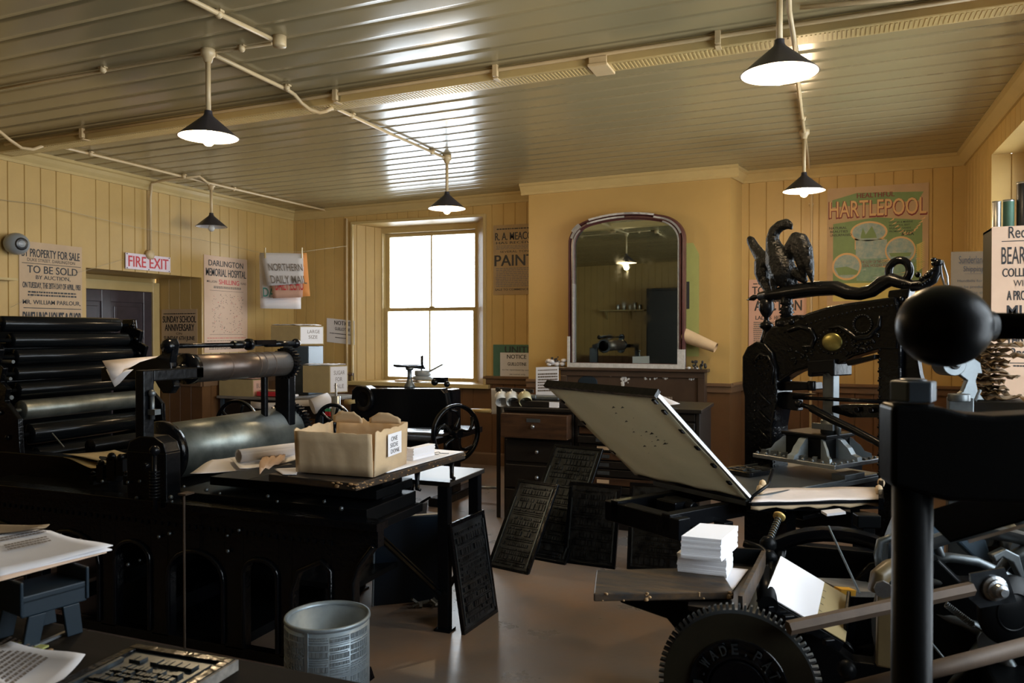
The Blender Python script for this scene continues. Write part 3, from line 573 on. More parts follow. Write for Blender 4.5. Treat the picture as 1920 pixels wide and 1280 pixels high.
# seaside poster
o, w, h = on_back(1551, 1741, 348, 575)
def sea(mb, oo, ex, ey, n, w, h):
    def poly(pts, mi, l): mb.add([oo+ex*a*w+ey*b*h+n*l*.4 for a, b in pts], [tuple(range(len(pts)))], mi)
    def disc(cx, cy, rx, ry, mi, l, k=28): poly([(cx+rx*math.cos(2*PI*i/k), cy+ry*math.sin(2*PI*i/k)) for i in range(k)], mi, l)
    poly([(.06, .10), (.94, .10), (.94, .70), (.5, .74), (.06, .70)], 3, .0008)          # green ground
    poly([(.06, .05), (.94, .05), (.94, .2), (.06, .2)], 6, .0009); poly([(.3, .22), (.75, .2), (.9, .4), (.8, .55), (.3, .5)], 4, .001)
    poly([(.05, .9), (.3, .95), (.95, .93), (.9, .86), (.05, .84)], 3, .0008)
    disc(.42, .62, .185, .09, 7, .0011); disc(.42, .62, .165, .075, 5, .0012)
    poly([(.28, .48), (.58, .48), (.58, .56), (.28, .57)], 7, .0011); poly([(.29, .40), (.60, .40), (.60, .555), (.29, .555)], 5, .0012)
    disc(.20, .34, .15, .115, 7, .0013); disc(.20, .34, .13, .098, 5, .0014); disc(.73, .46, .15, .115, 7, .0013); disc(.73, .46, .135, .1, 5, .0014)
    poly([(.34, .59), (.36, .66), (.39, .6), (.45, .67), (.49, .6), (.5, .57), (.34, .57)], 3, .0015)
    poly([(.08, .33), (.2, .34), (.32, .3), (.3, .27), (.12, .27)], 3, .0015); poly([(.62, .44), (.84, .44), (.82, .41), (.64, .41)], 3, .0015)
    R = random.Random(2)
    for i in range(34):
        a = R.uniform(.3, .9); b = R.uniform(.13, .4); L = R.uniform(.04, .12); poly([(a, b), (a+L, b+R.uniform(-.01, .02)), (a+L*.9, b+.012)], R.choice([5, 7, 3, 6]), .0016+i*.00001)
    for i in range(14):
        t = i/13; a = .62+.3*t; b = .70-.12*math.sin(t*PI); poly([(a, b), (a+.05, b+.03), (a+.045, b+.012)], 7, .0014)
        poly([(.88, .30+.2*t), (.97, .33+.2*t), (.9, .285+.2*t)], 6, .0015)
poster('seaside_poster', 'large green and yellow seaside resort poster on the boarded wall at right', 'poster', o, (1, 0, 0), w, h, 'old',
       [('HEALTHFUL', .3, .67, .905, .945, 4, .02), ('HARTLEPOOL', .012, .982, .738, .890, 4, .006, .0008), ('HARTLEPOOL', .030, .988, .742, .884, 4, .006, .0011), ('HARTLEPOOL', .022, .978, .752, .888, 8, .006, .0017), ('NATURAL', .02, .2, .655, .675), ('BEAUTIES', .03, .21, .625, .645), ('UNSURPASSED', .03, .25, .595, .615), ('DOWNS & MARINE', .62, .85, .685, .70, 0, .004), ('BEAUTIFUL BAY', .62, .82, .66, .675, 0, .004), ('SPLENDID SANDS', .62, .83, .635, .65, 0, .004), ('PROMENADE SPACE', .62, .86, .61, .625, 0, .004), ('& SEA', .74, .86, .58, .605), ('THE GLORY OF THE COAST', .34, .62, .36, .385, 4, .003), ('IDEAL HOLIDAY RESORT', .36, .66, .33, .355, 4, .003)],
       (), (), ('ink', 'ink', 'pgreen', 'psea', 'psky', 'pyel', 'tan', 'maroon', 'pinkp'), extra=None)
sp = bpy.data.objects['seaside_poster']
# rebuild indices: lines above use ink slots 1+n ; artwork layer is its own part
mb = MB(); oo = o+V(0, -.003, 0); sea(mb, oo, V(1, 0, 0), V(0, 0, 1), V(0, -1, 0), w, h)
mb.build('artwork', ['old', 'ink', 'ink', 'pgreen', 'psea', 'psky', 'pyel', 'tan'], sp)
sp.data.materials[5] = M['maroon']; sp.data.materials[9] = M['tan']
o, w, h = on_back(1404, 1512, 523, 688)
poster('sale_poster', 'faded pink poster on the boarded wall behind the cast iron eagle', 'poster', o, (1, 0, 0), w, h, 'pinkp',
       [('TO BE SOLD', .06, .94, .83, .92), ('AUCTION', .1, .92, .64, .76), ('LADIES', .12, .4, .54, .585), ('HIGH SCHOOL', .45, .85, .54, .585), ('Also a', .06, .2, .2, .225), ('PIANO', .2, .6, .16, .195)], [(.06, .94, .94, .96, 1), (.08, .92, .78, .81, 1, 0), (.08, .45, .24, .52, 12, 1), (.5, .92, .24, .52, 12, 1), (.1, .9, .04, .14, 4, 1)], inks=('ink', 'inkg'))
o, w, h = on_back(1400, 1512, 905, 1000)
# ---------------------------------------------------------------- prints pegged on the line
t = thing('hanging_print', 'white print reading NORTHERN DAILY MAIL pegged on the drying line', 'print', P(530, 540, D=9.16))
def hang(par, pts, matn, name, sag=.01, inks=None, lines=(), lab=None, D=9.2):
    q = [P(x, y, D=D) for x, y in pts]; mb = MB(); N = 7; g = [[(q[0]*(1-j/N)+q[1]*(j/N))*(1-i/N)+(q[3]*(1-j/N)+q[2]*(j/N))*(i/N) - _F*(sag*math.sin(PI*j/N*1.5)*(i/N)) for j in range(N+1)] for i in range(N+1)]
    mb.sheet([[c for c in r] for r in g], .002)
    ex = (q[1]-q[0]).normalized(); ey = (q[0]-q[3]).normalized(); w_ = (q[1]-q[0]).length; h_ = (q[0]-q[3]).length
    for L in lines: mb.text(L[0], q[3]+ex*L[1]*w_+ey*L[3]*h_ - _F*(sag+.016), ex, ey, (L[2]-L[1])*w_, (L[4]-L[3])*h_, 1+L[5], bold=.012)
    return mb.build(name, [matn]+list(inks or []), par)
hang(t, [(489, 474), (568, 475), (569, 531), (501, 536)], 'paper', 'sheet', .004, ['inkg', 'inkb'], [('NORTHERN', .13, .93, .46, .68, 0), ('DAILY MAIL', .13, .97, .08, .32, 0)], D=9.16)
for (x, y) in ((497, 470), (566, 470)):
    s = MB(); a = P(x, y-6, D=9.13); b = P(x, y+14, D=9.13); s.bar(a, b, .012, .014, up=(0, 1, 0)); s.build('clothes_peg', 'trimc', t)
o2 = hang(None, [(505, 500), (570, 500), (567, 557), (512, 559)], 'pinkp', 'hanging_print', .004, ['inkr'], [('DAILY ECHO', .12, .93, .25, .6, 0)], D=9.20); tag(o2, 'pink print with red lettering hanging behind the front white print', 'print')
o2 = hang(None, [(505, 476), (575, 474), (581, 555), (512, 559)], 'orange', 'hanging_print', .006, D=9.25); tag(o2, 'orange print hanging at the right behind the pink one', 'print')
o2 = hang(None, [(487, 474), (520, 476), (520, 558), (490, 559)], 'paper', 'hanging_print', .006, ['inkgr'], [('DA', .15, .8, .04, .24, 0)], D=9.30); tag(o2, 'white print with green letters hanging at the left of the bundle', 'print')
o2 = hang(None, [(486, 478), (564, 480), (564, 579), (488, 578)], 'paperw', 'hanging_print', .006, D=9.36); tag(o2, 'blank white sheet hanging lowest at the back of the bundle', 'print')
# ---------------------------------------------------------------- right side: rack, tins, bills
rk = thing('storage_rack', 'narrow rack at the right edge carrying tins above the colliery poster', 'rack', (1.1, 6.0, 0))
s = MB()
zt = P(1890, 428, Y=5.95).z; x0 = P(1859, 500, Y=5.85).x
s.box((x0, 5.86, 0), (x0+.03, 6.15, zt)); s.box((1.2, 5.86, 0), (1.235, 6.15, zt)); s.build('upright', 'dwood', rk, bevel=.004)
for z in (.4, 1.0, 1.6, zt): s = MB(); s.box((x0, 5.855, z-.02), (1.235, 6.155, z)); s.build('shelf_board', 'dwood', rk, bevel=.003)
yy = 5.83; xx0 = P(1859, 500, Y=yy).x; zb = P(1890, 705, Y=yy).z; ztt = P(1890, 424, Y=yy).z
def bt(y): return (P(1890, y, Y=yy).z-zb)/(ztt-zb)
ww = .40
def fx(px): return (P(px, 560, Y=yy).x-xx0)/ww
poster('colliery_poster', 'pale poster headed BEARPARK COLLIERY hanging from the rack at the right edge', 'poster', V(xx0, yy, zb), (1, 0, 0), ww, ztt-zb, 'buff',
       [('Redman', fx(1890), .75, bt(447), bt(425), 0, .008), ('BEARPARK', fx(1877), .82, bt(495), bt(463), 0, .006), ('COLLIERY BAND', fx(1879), .98, bt(519), bt(503), 0, .01), ('WILL GIVE', fx(1900), .8, bt(537), bt(525), 0, .0), ('A PROGRAMME OF', fx(1888), .98, bt(563), bt(545), 0, .01), ('MUSIC', fx(1888), .85, bt(594), bt(572), 0, .012), ('THIS EVENING', fx(1888), .95, bt(650), bt(625), 0, .01), ('2nd JULY', fx(1896), .85, bt(674), bt(652), 0, .012)], [(fx(1900), .8, bt(688), bt(683), 1)], [(fx(1877), .95, bt(453), bt(451.5)), (fx(1880), .95, bt(681), bt(679.5))])
poster('paper_sheet', 'plain buff sheet hanging below the colliery poster at the right edge', 'paper', V(xx0+.02, yy+.012, zb-.22), (1, 0, 0), ww-.06, .26, 'buff')
def tin(px0, px1, ybase, ytop, label, m='tin', Y=5.98, lab=None):
    a = P(px0, ybase, Y=Y); b = P(px1, ybase, Y=Y); r = (b.x-a.x)/2*.93; h = P(px0, ytop, Y=Y).z-P(px0, ybase, Y=Y).z; s = MB()
    s.lathe([(.001, 0), (r, 0), (r, .008), (r*.96, .012), (r*.96, h-.012), (r, h-.008), (r, h), (r*.9, h-.004), (.001, h-.006)], ((a.x+b.x)/2, Y, zt), n=22, mis=[0, 0, 0, 1, 0, 0, 0, 0]); o = s.build('tin_can', ['tin', m]); tag(o, label, 'tin'); return o
tin(1859, 1878, 428, 376, 'slim silver tin at the left end of the rack top', 'tin')
tin(1879, 1903, 428, 374, 'tin with a dark green label and yellow spot on the rack top', 'greenp')
tin(1904, 1934, 428, 342, 'tall black ink can at the right edge on the rack top', 'blackp')
# handwritten card behind
A = P(1783, 472, Y=7.2); B = P(1868, 478, Y=7.2); Bt = P(1790, 572, Y=7.2)
poster('handwritten_card', 'brown handwritten card about opening hours, left of the colliery poster', 'sign', V(A.x, 7.2, Bt.z), (1, 0, -.02), B.x-A.x, A.z-Bt.z, 'ocard', [('Sunderland & S', .18, .98, .78, .92, 0, 0), ('Shipping Gaz', .28, .98, .6, .73, 0, 0), ('Handbills for shops', .15, .98, .42, .48, 0, 0), ('can be produced on', .12, .98, .31, .37, 0, 0), ('open at the nat', .24, .98, .2, .26, 0, 0)], (), [(.2, .98, .765, .77), (.3, .98, .585, .59)], inks=('ink',))
s = MB(); s.tube([P(1848, 477, Y=7.2), P(1860, 462, Y=7.18), P(1862, 440, Y=7.3)], .002, 5); s.bar(P(1820, 560, Y=7.28), V(P(1820, 560, Y=7.28).x, 7.28, 1.0), .03, .03); tag(s.build('card_hanger', 'string'), 'thin stake and string holding the handwritten card', 'string')
c = P(1852, 449, Y=7.25); s = MB(); s.cb(c, (.05, .06, .07)); s.cb(c+V(0, -.02, -.035), (.06, .03, .02), 1); s.cyl(c, c+V(.6, .1, 0), .008); tag(s.build('window_catch', ['blackp', 'chip'], bevel=.004), 'small black and white catch beside the window reveal, above the handwritten card', 'fitting')
# ================================================================ large cylinder press at left
def gear_pts(r, teeth, h, k=4):
    pts = []
    for i in range(teeth):
        for f, rr in ((0, r-h), (.25, r-h), (.35, r), (.65, r), (.75, r-h)): a = 2*PI*(i+f)/teeth; pts.append((rr*math.cos(a), rr*math.sin(a)))
    return pts
def ring_solid(mb, outer, inner, o, ex, ey, t, mi=0):
    """plate between two loops with equal counts"""
    o, ex, ey = Vector(o), Vector(ex), Vector(ey); nz = ex.cross(ey).normalized(); n = len(outer)
    L = [o+ex*a+ey*b for a, b in outer]+[o+ex*a+ey*b for a, b in inner]; vs = L+[v+nz*t for v in L]; fs = []
    for i in range(n):
        j = (i+1) % n; fs += [(i, n+i, n+j, j), (2*n+i, 2*n+j, 3*n+j, 3*n+i), (i, j, 2*n+j, 2*n+i), (n+j, n+i, 3*n+i, 3*n+j)]
    mb.add(vs, fs, mi)
def circ(r, n, sx=1, sy=1, c=(0, 0)): return [(c[0]+r*sx*math.cos(2*PI*i/n), c[1]+r*sy*math.sin(2*PI*i/n)) for i in range(n)]
def gearwheel(mb, o, ax, r, teeth, h, t, hub=None, mi=0, rim=None):
    x, y, d = frame(Vector(ax)); pts = gear_pts(r, teeth, h); inner = [(a*(rim or .0)/math.hypot(a, b), b*(rim or .0)/math.hypot(a, b)) for a, b in pts]
    if rim: ring_solid(mb, pts, inner, o, x, y, t, mi)
    else: mb.prism(pts, o, x, y, t, mi)
def wheel(mb, c, ax, r, rim=.035, rimw=.045, hub=.04, hubw=.09, spokes=6, sr=.012, curved=0.0, mi=0):
    x, y, d = frame(Vector(ax)); c = Vector(c)
    prof = [(r, -rimw*.5), (r+.003, 0), (r, rimw*.5), (r-rim*.5, rimw*.5), (r-rim, rimw*.2), (r-rim, -rimw*.2), (r-rim*.5, -rimw*.5), (r, -rimw*.5)]
    mb.lathe(prof, c, d, 48, mi); mb.cyl(c-d*hubw/2, c+d*hubw/2, hub, n=20, mi=mi)
    for k in range(spokes):
        pts = []
        for q in range(6):
            t = q/5; a = 2*PI*k/spokes+curved*math.sin(t*PI); rr = hub*.8+(r-rim-hub*.8+.005)*t; pts.append(c+(x*math.cos(a)+y*math.sin(a))*rr)
        mb.tube(pts, [sr*1.5, sr*1.2, sr, sr, sr*1.1, sr*1.3], 8, mi)
def bolts(mb, ps, r=.012, mi=0):
    for p in ps: mb.ball(p, r, 8, mi)
cp = thing('cylinder_press', 'large black flatbed cylinder printing press filling the left of the room', 'printing press', (-3.6, 3.9, 0))
FY0, FY1 = 3.08, 4.95
def press_frame(y, th, nm, short=False):
    s = MB(); ztop = .70; o = V(0, y, 0); ex, ez = V(1, 0, 0), V(0, 0, 1)
    ops = [(-4.78, -4.32, .52), (-4.20, -3.74, .52), (-3.63, -3.37, .51), (-3.25, -2.87, .50), (-2.75, -2.53, .50), (-2.45, -2.22, .54)]
    ops = [(a*.96, b*.96, h) for a, b, h in ops]; x0, x1 = -4.75, -1.95; edge = x0
    if short: ops = ops[:4]; x1 = -2.70
    def pr(p): s.prism(p, V(0, y+th, 0), ex, ez, th)
    for i, (a, b, h) in enumerate(ops):
        pr([(edge, .04), (a, .04), (a, .62), (edge, .62)]); r = (b-a)/2
        sp = [(a, .62), (a, h-r*.75)]+[(a+r-r*math.cos(PI*k/12), h-r*.75+r*.75*math.sin(PI*k/12)) for k in range(1, 12)]+[(b, h-r*.75), (b, .62)]
        if i == 5: sp = [(a, .62), (a, .36), (a+.01, .42), (a+.04, .47), (a+.1, .505), (b-.05, .53), (b-.015, .52), (b, .49), (b, .62)]
        pr(sp); edge = b
        s.tube([V(a+.004, y-.006, .06), V(a+.004, y-.006, h-r*.8)]+[V(a+r-(r-.004)*math.cos(PI*k/10), y-.006, h-r*.75+(r*.75)*math.sin(PI*k/10)) for k in range(0, 11)]+[V(b-.004, y-.006, .06)] if i < 5 else [V(a, y-.006, .06), V(a, y-.006, .36), V(a+.04, y-.006, .47), V(b-.05, y-.006, .53), V(b, y-.006, .49), V(b, y-.006, .06)], .012, 8)
    pr([(edge, .04), (x1-.06, .04), (x1-.06, .46), (x1-.02, .53), (x1+.05, .62), (edge, .62)])
    s.tube([V(x1-.06, y-.006, .05), V(x1-.06, y-.006, .45), V(x1-.03, y-.006, .53), V(x1+.05, y-.006, .63)], .013, 8)
    pr([(x0, .62), (x1+.07, .62), (x1+.07, .72), (x0, .72)])
    pr([(x0-.02, 0), (x1+.02, 0), (x1, .05), (x0, .05)])
    s.box((x0, y-.025, .70), (x1+.08, y+th+.02, .735))
    return s.build(nm, 'blackg', cp, bevel=.004)
press_frame(FY0, .055, 'side_frame'); press_frame(FY1, .055, 'side_frame', True)
s = MB()
for x in (-4.6, -3.9, -3.25):
    s = MB(); s.box((x-.03, FY0+.05, .10), (x+.03, FY1, .18)); s.build('cross_tie', 'black', cp); s = MB(); s.box((x-.04, FY0+.05, .45), (x+.04, FY1, .6)); s.build('cross_tie', 'black', cp)
s = MB(); s.box((-4.75, FY0+.02, .655), (-2.78, FY1, .70)); s.box((-2.78, FY0+.02, .655), (-1.97, 3.68, .70)); s.box((-3.2, FY0+.1, .70), (-2.78, FY1-.1, .765)); s.box((-2.78, FY0+.1, .70), (-2.0, 3.66, .765)); s.build('type_bed', 'blackm', cp, bevel=.004)
s = MB()
for i in range(60): x = -4.8+i*.045; s.box((x, FY0-.008, .61), (x+.022, FY0+.0, .63))
for i in range(24): s.box((-3.2+.016*i, FY0+.5, .30+.0*i), (-3.192+.016*i, FY0+.55, .33))
s.build('gear_rack', 'black', cp).__setitem__('kind', 'stuff')
s = MB(); R = random.Random(9)
for px, py in ((240, 904), (262, 902), (322, 940), (387, 918), (412, 925), (502, 930), (320, 932), (345, 912), (298, 1006), (318, 1000), (426, 1004), (448, 994), (427, 1033), (256, 933), (240, 1058), (262, 1050), (192, 902), (520, 940), (608, 940), (640, 953)):
    c = P(px, py, Y=FY0-.012); s.ball(c, R.uniform(.007, .012), 8)
s.build('bolt_heads', 'dsteel', cp).__setitem__('kind', 'stuff')
c = P(345, 928, Y=FY0-.06); s = MB(); s.cyl((c.x, c.y, .02), (c.x, c.y, c.z), .006, n=8); s.box((c.x-.03, c.y-.01, c.z), (c.x+.02, c.y+.05, c.z+.008)); s.build('tie_rod', 'rod', cp)
# impression cylinder
cx, cz = -3.68, .878; y0, y1, r = 3.60, 4.84, .172
s = MB(); s.lathe([(.001, 0), (r, 0), (r, 1.2), (.001, 1.2)], (cx, y0+.02, cz), (0, 1, 0), 56); s.build('impression_cylinder', 'cyl', cp)
s = MB(); s.lathe([(.001, -.05), (.05, -.05), (.055, -.01), (r+.012, -.012), (r+.02, 0), (r+.02, .035), (r-.01, .045), (.001, .045)], (cx, y0-.03, cz), (0, 1, 0), 56); s.cyl((cx, y0-.3, cz), (cx, y0, cz), .035); s.build('cylinder_flange', 'blackg', cp)
s = MB(); gearwheel(s, (cx, y1-.03, cz), (0, 1, 0), r+.035, 44, .024, .06); s.build('cylinder_gear', 'black', cp)
s = MB()   # gripper bar fingers beside the gear
for i in range(9): a = -1.2+.16*i; s.bar((cx+math.cos(a+1.9)*(r+.005), y1-.10, cz+math.sin(a+1.9)*(r+.005)), (cx+math.cos(a+1.9)*(r+.03), y1-.05, cz+math.sin(a+1.9)*(r+.03)), .018, .012)
s.build('gripper', 'black', cp)
# near bearing housing and standard carrying the arm
s = MB(); s.box((-3.40, FY0+.0, .70), (-3.13, FY0+.10, .98)); s.prism([(-3.40, .98), (-3.13, .98), (-3.15, 1.03), (-3.21, 1.06), (-3.31, 1.06), (-3.38, 1.03)], (0, FY0+.10, 0), (1, 0, 0), (0, 0, 1), .1)
s.box((-3.36, FY0+.02, 1.0), (-3.30, FY0+.09, 1.40)); s.box((-3.36, FY0+.09, 1.34), (-3.30, 3.53, 1.40)); s.box((-3.50, 3.47, 1.34), (-3.30, 3.53, 1.40)); s.build('bearing_housing', 'black', cp, bevel=.006)
s = MB(); c = P(290, 870, Y=FY0-.05)
for i in range(9): s.lathe([(.022, 0), (.028, .006), (.022, .012), (.022, 0)], (c.x, c.y, .76+.016*i), n=14)
s.cyl((c.x, c.y, .7), (c.x, c.y, 1.0), .012); s.ball((c.x, c.y, 1.0), .028, 12); s.cyl((c.x-.01, c.y-.03, .93), (c.x-.01, c.y-.06, .93), .014); s.build('spring_buffer', 'black', cp)
a = [P(x, y, Y=FY0+.06) for x, y in ((285, 748), (289, 772), (286, 786))]
s = MB(); s.cyl(a[2], a[0]+V(0, 0, .02), .012); s.cb(a[1], (.05, .04, .028)); s.ball(a[0]+V(0, 0, .03), .02, 12); s.build('oil_cup', 'dsteel', cp)
# delivery cylinder above
dx_, dz = -3.46, 1.385; ya, yb = 3.58, 4.50; r2 = .083
s = MB(); s.lathe([(.001, 0), (r2, 0), (r2, yb-ya), (.001, yb-ya)], (dx_, ya, dz), (0, 1, 0), 40); s.build('delivery_cylinder', 'cyl2', cp)
s = MB(); s.lathe([(.02, -.03), (r2+.006, -.03), (r2+.008, .02), (.001, .02)], (dx_, ya, dz), (0, 1, 0), 40); s.cyl((dx_, ya-.12, dz), (dx_, ya, dz), .02); s.ball((dx_+.0, ya-.05, dz), .035, 12); s.build('cylinder_end', 'blackg', cp)
s = MB(); gearwheel(s, (dx_, yb, dz), (0, 1, 0), r2+.028, 26, .018, .05); s.build('delivery_gear', 'black', cp)
s = MB()
for yy, w in ((3.86, .004), (4.12, .006), (4.18, .003), (4.27, .004)): s.lathe([(r2+.001, 0), (r2+.003, .002), (r2+.003, w), (r2+.001, w+.002)], (dx_, yy, dz), (0, 1, 0), 40)
s.build('tape_band', 'rod', cp)
s = MB(); zt = dz+.135; s.cyl((dx_-.03, 3.46, zt), (dx_-.03, 4.62, zt), .014); s.cyl((dx_-.03, 3.98, zt), (dx_-.03, 4.14, zt), .024); s.cyl((dx_-.03, 4.12, zt), (dx_-.03, 4.15, zt), .038)
s.cyl((dx_-.03, 4.3, zt), (dx_-.03, 4.62, zt), .021); s.cb((dx_-.04, 4.28, zt+.012), (.07, .2, .03)); s.ball((dx_-.03, 4.62, zt), .035, 12); s.ball((dx_-.03, 3.46, zt), .045, 14); s.build('rocker_shaft', 'blackg', cp)
# curved arm that carries the delivery cylinder
arm = [(0, .02), (.10, .05), (.30, .075), (.42, .085), (.47, .11), (.475, .17), (.50, .20), (.545, .20), (.565, .165), (.555, .12), (.54, .06), (.555, -.03), (.57, -.075), (.535, -.115), (.48, -.115), (.445, -.08), (.42, -.045), (.36, -.04), (.2, -.04), (0, -.06)]
s = MB(); s.prism(arm, (dx_-.55, 3.50, dz-.02), (1, 0, 0), (0, 0, 1), .05); s.build('curved_arm', 'black', cp, bevel=.008)
s = MB(); s.box((-3.64, 4.58, .7), (-3.52, 4.66, 1.36)); s.box((-3.62, 4.40, 1.0), (-3.58, 4.44, 1.3)); s.build('rear_standard', 'black', cp, bevel=.01)
for sy in (.15, .22): pass
s = MB(); wheel(s, (-3.95, 4.55, .92), (0, 1, 0), .19, .02, .03, .03, .06, 5, .01); s.build('hand_wheel', 'black', cp)
s = MB(); wheel(s, (-3.34, 4.86, .93), (0, 1, 0), .15, .025, .03, .03, .06, 5, .01); s.cyl((-3.2, 4.75, .75), (-3.2, 4.75, 1.0), .01); s.build('drive_wheel', 'black', cp)
# inking unit: stack of rollers
RZs = [(-5.06, 1.655, .053), (-5.02, 1.545, .050), (-4.99, 1.435, .053), (-4.99, 1.325, .048), (-4.97, 1.215, .053), (-4.93, 1.085, .066), (-4.86, .93, .07), (-4.80, .79, .06), (-5.13, 1.49, .04), (-5.10, 1.27, .045)]
for i, (x, z, rr) in enumerate(RZs):
    s = MB(); yn = 3.62 if i != 0 else 3.58; s.lathe([(.001, 0), (rr*.93, 0), (rr, .008), (rr, .92), (rr*.93, .93), (.001, .93)], (x, yn, z), (0, 1, 0), 28)
    s.cyl((x, yn-.09, z), (x, yn+1.02, z), .013); s.build('ink_roller', 'cyl' if i == 5 else 'rubber', cp)
for y in (3.5, 4.66):
    s = MB(); pts = [(-5.26, .70), (-4.72, .70), (-4.74, 1.05), (-4.86, 1.16), (-4.84, 1.24), (-4.90, 1.28), (-4.87, 1.37), (-4.93, 1.40), (-4.90, 1.49), (-4.97, 1.52), (-4.95, 1.61), (-5.02, 1.63), (-5.03, 1.70), (-5.14, 1.70), (-5.2, 1.5), (-5.24, 1.2)]
    s.prism(pts, (0, y, 0), (1, 0, 0), (0, 0, 1), .035); bolts(s, [(x+.03, y-.04, z) for x, z, q in RZs[:7]], .018); s.build('roller_bracket', 'blackg', cp, bevel=.006)
s = MB(); s.box((-5.34, 3.5, .7), (-5.30, 4.66, 1.66)); s.build('roller_gap_shade_panel', 'blackm', cp)  # black backing added to stand in for shade between the rollers
s = MB(); s.box((-5.2, 3.45, .66), (-3.95, 3.55, .84)); s.lathe([(.001, 0), (.05, 0), (.05, .8), (.001, .8)], (-4.4, 3.7, .86), (0, 1, 0), 24); s.box((-4.66, 3.5, .70), (-4.1, 4.6, .80)); s.build('ink_table', 'black', cp, bevel=.006)
s = MB()
for px, py, w, hh in ((195, 880, .05, .1), (215, 872, .06, .13), (232, 868, .05, .09), (180, 892, .03, .05), (243, 892, .03, .05)):
    c = P(px, py, Y=3.28); s.cb((c.x, c.y, c.z-.02), (w, .06, hh)); s.ball((c.x, c.y-.02, c.z+hh*.4), w*.4, 10)
c = P(237, 858, Y=3.26); s.tube([c, c+V(.015, 0, .03), c+V(.03, 0, .035)], .009, 6); s.build('ratchet', 'black', cp)
for a, b, w in ((P(98, 812, Y=3.4), P(120, 838, Y=3.4), .004), (P(0, 678, Y=3.5), P(25, 678, Y=3.5), .012), (P(0, 710, Y=3.5), P(20, 710, Y=3.5), .012), (P(0, 745, Y=3.5), P(22, 745, Y=3.5), .015)):
    s = MB(); s.cyl(a, b, w, n=8); s.build('control_rod', 'dsteel', cp)
s = MB(); s.lathe([(.001, 0), (.07, 0), (.07, .3), (.001, .3)], (-3.15, 3.7, .2), (1, 0, 0), 20); s.box((-4.7, 4.2, .05), (-3.15, 4.25, .62)); s.box((-4.7, FY0+.06, .0), (-2.75, FY1, .05)); s.tube([P(456, 1205, Y=3.45), P(490, 1200, Y=3.45), P(515, 1190, Y=3.45)], [.03, .035, .05], 10); s.box((-3.2, 3.5, .24), (-2.3, 4.4, .27)); s.build('treadle_gear_and_shade_panels', 'blackm', cp)  # includes a black panel and floor pan added as shade behind the arches
s = MB(); s.cb((-2.1, 3.5, .80), (.1, .2, .12)); s.build('bed_stop', 'black', cp)
s = MB(); s.box((-3.05, 3.30, .785), (-2.80, 4.5, .83)); s.box((-2.80, 3.30, .785), (-2.02, 3.66, .83)); s.build('delivery_table', 'blackm', cp, bevel=.004)
# loose things on the press
def flat_sheet(name, label, pts, D=None, Z=None, t=.0015, m='paper', cat='paper', curl=0, N=8, lines=(), inks=('inkg',), group=None, grk=None):
    q = [Vector(p) if len(p) == 3 else P(p[0], p[1], Z=Z) for p in pts]; mb = MB()
    g = [[(q[0]*(1-j/N)+q[1]*(j/N))*(1-i/N)+(q[3]*(1-j/N)+q[2]*(j/N))*(i/N) + V(0, 0, curl*(abs(j/N-.5)*2)**3+.004*math.sin(5*i/N+3*j/N)*(1 if curl else 0)) for j in range(N+1)] for i in range(N+1)]
    mb.sheet(g, t); ex = (q[2]-q[3]); ey = (q[0]-q[3]); w_ = ex.length; h_ = ey.length; ex.normalize(); ey.normalize(); n = ex.cross(ey)
    if n.z < 0: n = -n
    for L in lines: mb.text(L[0], q[3]+ex*L[1]*w_+ey*L[3]*h_+V(0, 0, .003), ex, ey, (L[2]-L[1])*w_, (L[4]-L[3])*h_, 1)
    if grk:
        for gk in grk: greek(mb, q[3]+V(0, 0, .003), ex, ey, gk[0]*w_, gk[1]*w_, gk[2]*h_, gk[3]*h_, gk[4], 1, 0)
    o = mb.build(name, [m]+list(inks)); 
    if label: tag(o, label, cat, group)
    return o
q = [P(192, 676, D=4.9), P(262, 668, D=5.1), P(250, 690, D=4.9), P(216, 725, D=4.75)]
s = MB()
s.sheet([[P(192, 676, D=4.32), P(235, 672, D=4.42), P(300, 667, D=4.57)], [P(202, 694, D=4.30), P(232, 686, D=4.34), P(262, 678, D=4.38)], [P(213, 712, D=4.28), P(222, 704, D=4.30), P(232, 696, D=4.32)]], .002)
s.sheet([[P(199, 692, D=4.37), P(225, 694, D=4.42), P(250, 692, D=4.47)], [P(207, 709, D=4.36), P(222, 706, D=4.40), P(238, 703, D=4.42)], [P(215, 725, D=4.35), P(219, 722, D=4.36), P(224, 718, D=4.37)]], .002, 1)
tag(s.build('folded_sheet', ['cloth', 'paper']), 'folded white sheet draped over the left end of the curved arm', 'paper')
flat_sheet('paper_sheet', 'yellowed sheet curling on the ink table in front of the rollers', [P(118, 853, Y=3.45), P(215, 846, Y=3.75), P(272, 860, Y=3.6), P(265, 885, Y=3.3)], m='cardd', curl=.01)
flat_sheet('paper_sheet', 'lower yellowed sheet lying on the ink table below its twin', [P(118, 858, Y=3.42), P(200, 858, Y=3.62), P(262, 868, Y=3.5), P(170, 878, Y=3.3)], m='cardd', curl=.006)
